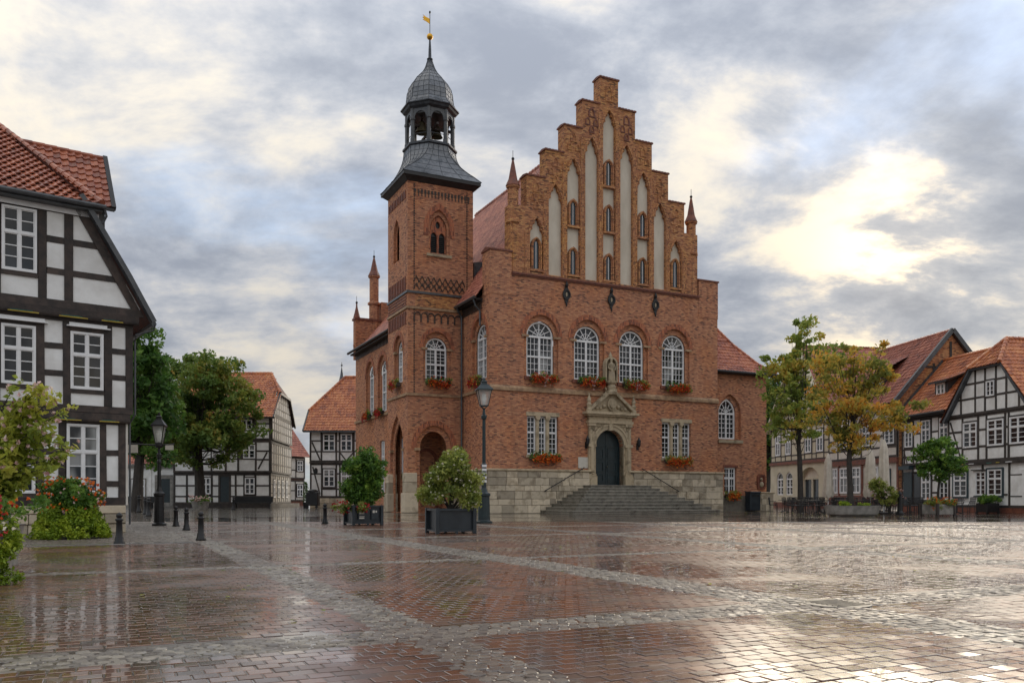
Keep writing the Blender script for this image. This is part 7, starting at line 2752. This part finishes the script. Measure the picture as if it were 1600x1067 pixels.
# ================================================================ street lamps
def street_lamp(label, loc, H, mat, s=1.0):
    t = thing('street_lamp', label, 'street lamp', loc, R(10), 'cast-iron lantern posts')
    b = MB()
    b.lathe([(.26 * s, 0), (.26 * s, .06), (.20 * s, .09), (.19 * s, .12), (.17 * s, .9), (.20 * s, .93), (.20 * s, 1.0), (.12 * s, 1.06), (.075 * s, 1.2), (.065 * s, 1.9), (.085 * s, 1.93), (.085 * s, 1.99), (.055 * s, 2.03), (.048 * s, H - 1.35),
             (.08 * s, H - 1.32), (.09 * s, H - 1.22), (.05 * s, H - 1.18), (.035 * s, H - 1.0), (.06 * s, H - .97)], 14)
    b.build('post', mat, t)
    b = MB()
    # cradle and four-sided tapering lantern frame
    for q in range(4):
        a = math.pi / 4 + q * math.pi / 2
        c_, s_ = math.cos(a), math.sin(a)
        b.tube([(0, 0, H - .98), (.09 * s * c_, .09 * s * s_, H - .93), (.16 * s * c_, .16 * s * s_, H - .86)], .014, 6)
        b.bar((.16 * s * c_, .16 * s * s_, H - .88), (.30 * s * c_, .30 * s * s_, H - .34), .022, .022)
        a2 = a + math.pi / 2
        b.bar((.16 * s * c_, .16 * s * s_, H - .88), (.16 * s * math.cos(a2), .16 * s * math.sin(a2), H - .88), .02, .03)
        b.bar((.30 * s * c_, .30 * s * s_, H - .34), (.30 * s * math.cos(a2), .30 * s * math.sin(a2), H - .34), .03, .04)
    b.build('lantern_frame', mat, t)
    b = MB()
    for q in range(4):
        a, a2 = math.pi / 4 + q * math.pi / 2, math.pi / 4 + (q + 1) * math.pi / 2
        b.add([(.155 * s * math.cos(a), .155 * s * math.sin(a), H - .87), (.155 * s * math.cos(a2), .155 * s * math.sin(a2), H - .87), (.295 * s * math.cos(a2), .295 * s * math.sin(a2), H - .35), (.295 * s * math.cos(a), .295 * s * math.sin(a), H - .35)], [(0, 1, 2, 3)])
    b.build('lantern_pane', 'lampglass', t)
    b = MB().lathe([(.36 * s, H - .36), (.35 * s, H - .32), (.20 * s, H - .20), (.12 * s, H - .13), (.11 * s, H - .08), (.14 * s, H - .06), (.06 * s, H - .02), (.05 * s, H + .03), (.015, H + .08)], 4, (0, 0), math.pi / 4)
    b.build('lantern_roof', mat, t)
    b = MB().lathe([(.03, H - .86), (.05, H - .8), (.085, H - .62), (.07, H - .5), (.03, H - .42)], 10)
    b.build('bulb', 'frame', t, sm=True)
    return t


lm = street_lamp('dark green lantern lamp post at the town hall corner', (-.95, 28.4, 0), 4.85, 'lampgreen', 1.12)
st_ = MB()
for q in range(5):
    a = q * .5 - 2.4
    st_.box(-.08, .08, -.095, -.088, 1.38 + .13 * q, 1.46 + .13 * q)
st_.build('sticker', 'frame', lm)
lp2 = street_lamp('black lantern lamp post with sign arm standing among the left bollards', (-10.9, 25.9, 0), 3.42, 'iron', .82)
# cross arm with two hanging sign panels on the black lamp post
b = MB()
b.tube([(-.95, 0, 2.52), (0, 0, 2.48), (.45, 0, 2.52)], .022, 8)
b.lathe([(.09, 2.40), (.12, 2.46), (.12, 2.52), (.06, 2.58)], 10)
b.build('cross_arm', 'iron', lp2)
MB().box(-.93, -.62, -.015, .015, 2.24, 2.49).build('sign_panel', 'plaque', lp2)
MB().box(.18, .42, -.015, .015, 2.34, 2.49).build('sign_panel', 'plaque', lp2)

# ================================================================ bollards
bl0 = thing('bollard', 'black cast-iron bollard nearest the left house', 'bollard', (-7.26, 15.5, 0), 0, 'cast-iron bollards')
b = MB().lathe([(.10, 0), (.10, .03), (.08, .06), (.075, .12), (.06, .15), (.052, .42), (.068, .44), (.068, .465), (.04, .48), (.04, .49), (.055, .51), (.058, .535), (.04, .57), (.005, .585)], 14)
b.build('post', 'iron', bl0, sm=True)
MB().lathe([(.07, .438), (.073, .45), (.07, .462)], 14, cap=False).build('collar', 'iron', bl0)
spots = [((-6.27, 16.9), 1.0, 'black bollard closest to the camera in the row beside the pavement'),
         ((-8.62, 22.2), 1.02, 'second black bollard of the row running back from the camera'),
         ((-10.1, 25.2), 1.05, 'third black bollard of the row, just right of the black lamp post'),
         ((-17.2, 39.7), 1.5, 'rightmost of three far bollards left of the black lamp post'),
         ((-19.4, 44.4), 1.6, 'middle of three far bollards left of the black lamp post'),
         ((-22.9, 51.5), 1.8, 'leftmost of three far bollards left of the black lamp post'),
         ((-6.2, 27.8), 1.15, 'lone black bollard left of the tower-side planter'),
         ((-20.6, 62), 1.6, 'far bollard in front of the lane between the timber houses'),
         ((-24.0, 64), 1.6, 'far bollard in front of the large corner house'),
         ((-28.5, 66), 1.6, 'far bollard beside the entrance of the large corner house')]
for p, s_, lab in spots:
    o = place(copytree(bl0), (p[0], p[1], 0), 0, lab)
    o.scale = (s_, s_, s_)
ps = thing('post', 'dark slim iron post in front of the cafe tables', 'post', (19.7, 42.6, 0), 0)
MB().lathe([(.2, 0), (.2, .1), (.12, .2), (.10, 1.0), (.13, 1.05), (.08, 1.15), (.01, 1.25)], 12).build('shaft', 'iron', ps)

# ================================================================ cafe
def cafe_chair():
    t = thing('cafe_chair', '', 'chair', (0, 0, 0), 0, 'dark cafe chairs under the autumn trees')
    MB().bbox(-.23, .23, -.22, .22, .42, .47, .015).build('seat', 'chair', t)
    b = MB()
    n = 7
    for q in range(n):
        x = -.22 + .44 * q / (n - 1)
        b.tube([(x, .21, .47), (x * 1.02, .26, .88)], .014, 5)
    b.tube([(-.23, .26, .88), (0, .28, .9), (.23, .26, .88)], .02, 6)
    for z in (.58, .68, .78):
        b.tube([(-.22, .225 + (z - .47) * .12, z), (.22, .225 + (z - .47) * .12, z)], .016, 5)
    b.build('backrest', 'chair', t)
    for sx_ in (-1, 1):
        for sy_ in (-1, 1):
            MB().tube([(sx_ * .2, sy_ * .19, .43), (sx_ * .23, sy_ * .22, 0)], .016, 6).build('leg', 'chair', t)
        MB().tube([(sx_ * .23, .22, .66), (sx_ * .25, -.1, .66), (sx_ * .23, -.2, .45)], .016, 6).build('armrest', 'chair', t)
    return t


def cafe_table():
    t = thing('cafe_table', '', 'table', (0, 0, 0), 0, 'dark cafe tables under the autumn trees')
    MB().lathe([(.38, .71), (.40, .725), (.40, .74), (.38, .745)], 20).build('table_top', 'chair', t)
    MB().lathe([(.035, .04), (.03, .7), (.08, .71)], 8).build('pedestal', 'iron', t)
    b = MB()
    for q in range(4):
        a = q * math.pi / 2 + .4
        b.tube([(0, 0, .12), (.3 * math.cos(a), .3 * math.sin(a), .01)], .02, 6)
    b.build('foot', 'iron', t)
    return t


ch0, tb0 = cafe_chair(), cafe_table()
tspots = [(16.6, 51.0), (18.2, 49.6), (19.6, 51.2), (20.4, 48.6), (22.0, 50.2), (22.6, 47.6), (23.4, 52.4), (18.0, 53.0), (24.2, 45.6), (15.75, 45.0), (16.9, 46.2), (17.6, 44.6), (18.9, 46.0), (20.9, 45.2), (22.3, 44.9)]
names = ['leftmost', 'second', 'third', 'fourth', 'fifth', 'sixth', 'seventh', 'back-row', 'rightmost']
order_t = sorted(range(len(tspots)), key=lambda i: tspots[i][0] / tspots[i][1])
ordn = ['first', 'second', 'third', 'fourth', 'fifth', 'sixth', 'seventh', 'eighth', 'ninth', 'tenth', 'eleventh', 'twelfth', 'thirteenth', 'fourteenth', 'fifteenth']
used_c = used_t = False
for rank, i in enumerate(order_t):
    x, y = tspots[i]
    tt = tb0 if not used_t else copytree(tb0)
    used_t = True
    place(tt, (x, y, 0), rng.uniform(0, 3), 'round dark cafe table, ' + ordn[rank] + ' from the left on the terrace')
    a0 = rng.uniform(0, 1.5)
    trio = []
    for q in range(3):
        a = a0 + q * 2.1
        cc = ch0 if not used_c else copytree(ch0)
        used_c = True
        place(cc, (x + .68 * math.cos(a), y + .68 * math.sin(a), 0), a - math.pi / 2, '')
        trio.append(cc)
    trio.sort(key=lambda o_: o_.location.x / o_.location.y)
    for o_, wd_ in zip(trio, ('left-hand', 'middle', 'right-hand')):
        o_['label'] = wd_ + ' dark wicker cafe chair at the ' + ordn[rank] + ' terrace table from the left'


def umbrella(label, loc, H):
    t = thing('closed_umbrella', label, 'umbrella', loc, rng.uniform(0, 3), 'closed beige parasols on the cafe terrace')
    MB().tube([(0, 0, 0), (0, 0, H)], .03, 8).build('pole', 'frame', t)
    b = MB()
    n = 24
    prof = [(.30, .9), (.33, 1.15), (.27, 1.7), (.20, H - .5), (.09, H - .08), (.02, H + .04)]
    vs = []
    for (r_, z) in prof:
        for j in range(n):
            a = 2 * math.pi * j / n
            vs.append((r_ * (1 + .22 * math.cos(a * 6)) * math.cos(a), r_ * (1 + .22 * math.cos(a * 6)) * math.sin(a), z + (.07 * math.cos(a * 6) if z < 1 else 0)))
    b.add(vs, [(i * n + j, i * n + (j + 1) % n, (i + 1) * n + (j + 1) % n, (i + 1) * n + j) for i in range(len(prof) - 1) for j in range(n)])
    b.build('folded_canopy', 'canvas', t, sm=True)
    MB().lathe([(.26, 1.38), (.28, 1.41), (.26, 1.44)], 16, cap=False).build('tie_band', 'plaster', t)
    b = MB().bbox(-.35, .35, -.35, .35, 0, .1, .02)
    b.build('base', 'iron', t)
    return t


umbrella('left one of the two closed beige parasols right of the autumn trees', (px2x(1360, 47), 47, 0), 3.55)
umbrella('right and taller one of the two closed beige parasols right of the autumn trees', (px2x(1381, 45.5), 45.5, 0), 4.0)
umbrella('closed beige parasol half hidden between the two autumn trees', (px2x(1294, 58), 58, 0), 3.9)

# bins and boxes in front of the house left of the tower
tr = thing('waste_container', 'dark wheeled waste container at the corner of the lane house', 'bin', (px2x(489, 70), 70, 0), 0)
MB().bbox(-.5, .5, -.4, .4, .22, 1.35, .05).build('body', 'iron', tr)
MB().lathe([(.45, 1.35), (.42, 1.5), (.2, 1.58)], 12).build('lid', 'iron', tr)
for s_ in (-1, 1):
    MB().tube([(s_ * .38, -.41, .12), (s_ * .38, -.31, .12)], .12, 12).build('wheel', 'iron', tr)
pb = thing('potted_conifer', 'small dark columnar conifer beside the waste container', 'plant', (px2x(478, 72), 72, 0), 0)
MB().lathe([(.2, 0), (.28, .5), (.3, .5)], 12).build('pot', 'iron', pb)
leaf_obj('foliage', pb, [(0, 0, .7 + .2 * q) for q in range(8)], [.32 - .02 * q for q in range(8)], 60, .06, 'leafdeep')

# benches and rails before the corner house
def rail_bench(label, x, y, L):
    t = thing('bench', label, 'bench', (x, y, 0), 0, 'dark benches in front of the far houses')
    MB().bbox(-L / 2, L / 2, -.25, .2, .42, .5, .02).build('seat', 'iron', t)
    MB().bbox(-L / 2, L / 2, .2, .28, .5, 1.0, .02).build('backrest', 'iron', t)
    for q in (-.9, .9):
        MB().box(q * L / 2 - .05, q * L / 2 + .05, -.22, .2, 0, .42).build('leg', 'iron', t)
    return t


rail_bench('long dark bench before the right end of the corner house', px2x(395, 70), 70, 3.2)
rail_bench('dark bench before the low white rendered house', px2x(215, 70), 70, 2.6)
pt = thing('flower_tub', 'round tub of pale and red flowers at the foot of the linden tree', 'flower pot', (px2x(313, 62), 62, 0), 0)
MB().lathe([(.5, 0), (.65, .6), (.7, .62)], 16).build('tub', 'concrete', pt)
leaf_obj('foliage', pt, [(rng.normal(0, .35), rng.normal(0, .3), .75 + rng.normal(0, .12)) for q in range(16)], [.25] * 16, 50, .06, 'leafshrub')
leaf_obj('blossom', pt, [(rng.normal(0, .45), -.3 + rng.normal(0, .2), .8 + rng.normal(0, .18)) for q in range(50)], [.05] * 50, 5, .05, 'petalpink', up=0)

# ================================================================ flowers of the left foreground
fb = thing('flower_mound', 'tall mound of orange flowers over lime green trailing leaves beside the left house', 'flowers', (-9.35, 17.75, 0), 0)
b = MB().lathe([(.40, 0), (.38, .05), (.32, .35), (.28, .58), (.30, .60)], 20)
b.build('tub', 'concrete', fb)
cs, rs = [], []
for q in range(210):
    a, z = rng.uniform(0, 2 * math.pi), rng.uniform(.03, .64)
    r_ = .72 - .30 * (z / .62) ** 1.1
    cs.append((r_ * math.cos(a), r_ * math.sin(a), z))
    rs.append(.13)
leaf_obj('trailing_leaves', fb, cs, rs, 75, .032, 'leaflime', up=.6)
cs, rs = [], []
for q in range(90):
    d = rng.normal(size=3)
    d /= np.linalg.norm(d)
    cs.append(np.array((0, 0, .86)) + d * np.array((.66, .62, .40)) * rng.uniform(.4, 1))
    rs.append(.14)
leaf_obj('foliage', fb, [c for c in cs if c[2] > .5], rs[:len([c for c in cs if c[2] > .5])], 65, .035, 'leafshrub')
fc = []
for q in range(230):
    d = rng.normal(size=3)
    d /= np.linalg.norm(d)
    p = np.array((0, 0, .86)) + d * np.array((.68, .64, .44)) * rng.uniform(.85, 1.1)
    if p[2] > .45:
        fc.append(p)
leaf_obj('blossom', fb, fc[:150], [.02] * 150, 7, .027, 'petalorange', up=.1)
leaf_obj('blossom', fb, fc[150:], [.02] * len(fc[150:]), 5, .022, 'petalpink', up=.1)

# nearer flower pillar at the left edge: tub, lime trailers, red geraniums, tall airy shrub
fp = thing('flower_pillar', 'near flower pillar cut by the left edge with red blooms and lime trailers', 'flowers', (-5.30, 8.35, 0), 0)
MB().lathe([(.28, 0), (.27, .3), (.25, .42), (.25, .62)], 18).build('tub', 'concrete', fp)
cs = []
for q in range(110):
    a, z = rng.uniform(0, 2 * math.pi), rng.uniform(.02, .62)
    r_ = .36 - .07 * z / .6
    cs.append((r_ * math.cos(a), r_ * math.sin(a), z))
leaf_obj('trailing_leaves', fp, cs, [.08] * 110, 90, .018, 'leaflime', up=.6)
cs = [np.array((rng.normal(0, .3), rng.normal(0, .26), .72 + rng.normal(0, .09))) for q in range(50)]
leaf_obj('foliage', fp, cs, [.09] * 50, 60, .022, 'leafshrub')
fc = [np.array((.26, 0, 0)) + np.array((rng.normal(0, .16), rng.normal(-.38, .12), .68 + rng.normal(0, .11))) for q in range(120)]
leaf_obj('blossom', fp, fc[:50], [.014] * 50, 6, .018, 'petalcrimson', up=.1)
leaf_obj('blossom', fp, fc[50:95], [.014] * 45, 6, .016, 'petalorange', up=.1)
leaf_obj('blossom', fp, fc[95:], [.014] * 25, 6, .018, 'petalwhite', up=.1)

ol = thing('flowering_shrub', 'airy yellow-green oleander with pale pink blooms reaching in from the left edge', 'shrub', (-6.6, 10.6, 0), 0)
MB().lathe([(.30, 0), (.38, .5), (.40, .52)], 16).build('tub', 'concrete', ol)
b = MB()
cs, rs = [], []
tips = []
for q in range(60):
    a = rng.uniform(-.5, 1.0) if q % 4 else rng.uniform(0, 6.28)
    L = rng.uniform(.5, 1.15)
    z1 = rng.uniform(1.15, 2.25)
    e = np.array((L * math.cos(a) * .85, -abs(L * math.sin(a)) * .5 if q % 2 else L * math.sin(a) * .6, z1))
    m_ = e * np.array((.35, .35, .75)) + np.array((0, 0, .2))
    b.tube([(0, 0, .4), tuple(m_), tuple(e)], [.016, .011, .003], 5, cap=False)
    for s_ in np.linspace(.25, 1.06, 9):
        p = (1 - s_) ** 2 * np.array((0, 0, .4)) + 2 * s_ * (1 - s_) * m_ + s_ ** 2 * e if s_ <= 1 else e + (e - m_) * (s_ - 1)
        cs.append(p)
        rs.append(.085)
    tips.append(e)
b.build('stem', 'bark', ol)
v, f = leaves(cs, rs, 7, .045, flat=.5)
link_np('foliage', v, f, 'leafyellow', ol)
fc = [t_ + rng.normal(0, .05, 3) for t_ in tips for _ in range(2)]
leaf_obj('blossom', ol, fc, [.03] * len(fc), 7, .024, 'petalpink', up=.1)

# wet fallen leaves under and beyond the trees
cx, cy = [], []
for (x, y, r_, n_) in ((16.6, 47.5, 4.5, 160), (16.2, 39.5, 4.5, 160), (-24.5, 64, 5, 60), (2, 12, 9, 40), (-3, 8, 4, 14), (6, 22, 9, 60)):
    cx += list(rng.normal(x, r_ * .6, n_))
    cy += list(rng.normal(y, r_ * .6, n_))
cz = np.full(len(cx), .010)
ok = np.array(cy) > 4.2
C = np.stack([cx, cy, cz], 1)[ok]
n = len(C)
a = rng.uniform(0, 6.28, n)
s_ = rng.uniform(.022, .045, n)
t_ = np.stack([np.cos(a), np.sin(a), rng.normal(0, .08, n)], 1) * s_[:, None]
b_ = np.stack([-np.sin(a), np.cos(a), rng.normal(0, .08, n)], 1) * (s_ * .6)[:, None]
v = np.stack([C - t_, C + b_ + (0, 0, .004), C + t_, C - b_ + (0, 0, .004)], 1).reshape(-1, 3)
fl = link_np('fallen_leaves', v, np.arange(n * 4).reshape(-1, 4), 'leafautumn', None)
kind(tag(fl, 'small yellow and brown leaves scattered on the wet paving', 'leaves'), 'stuff')
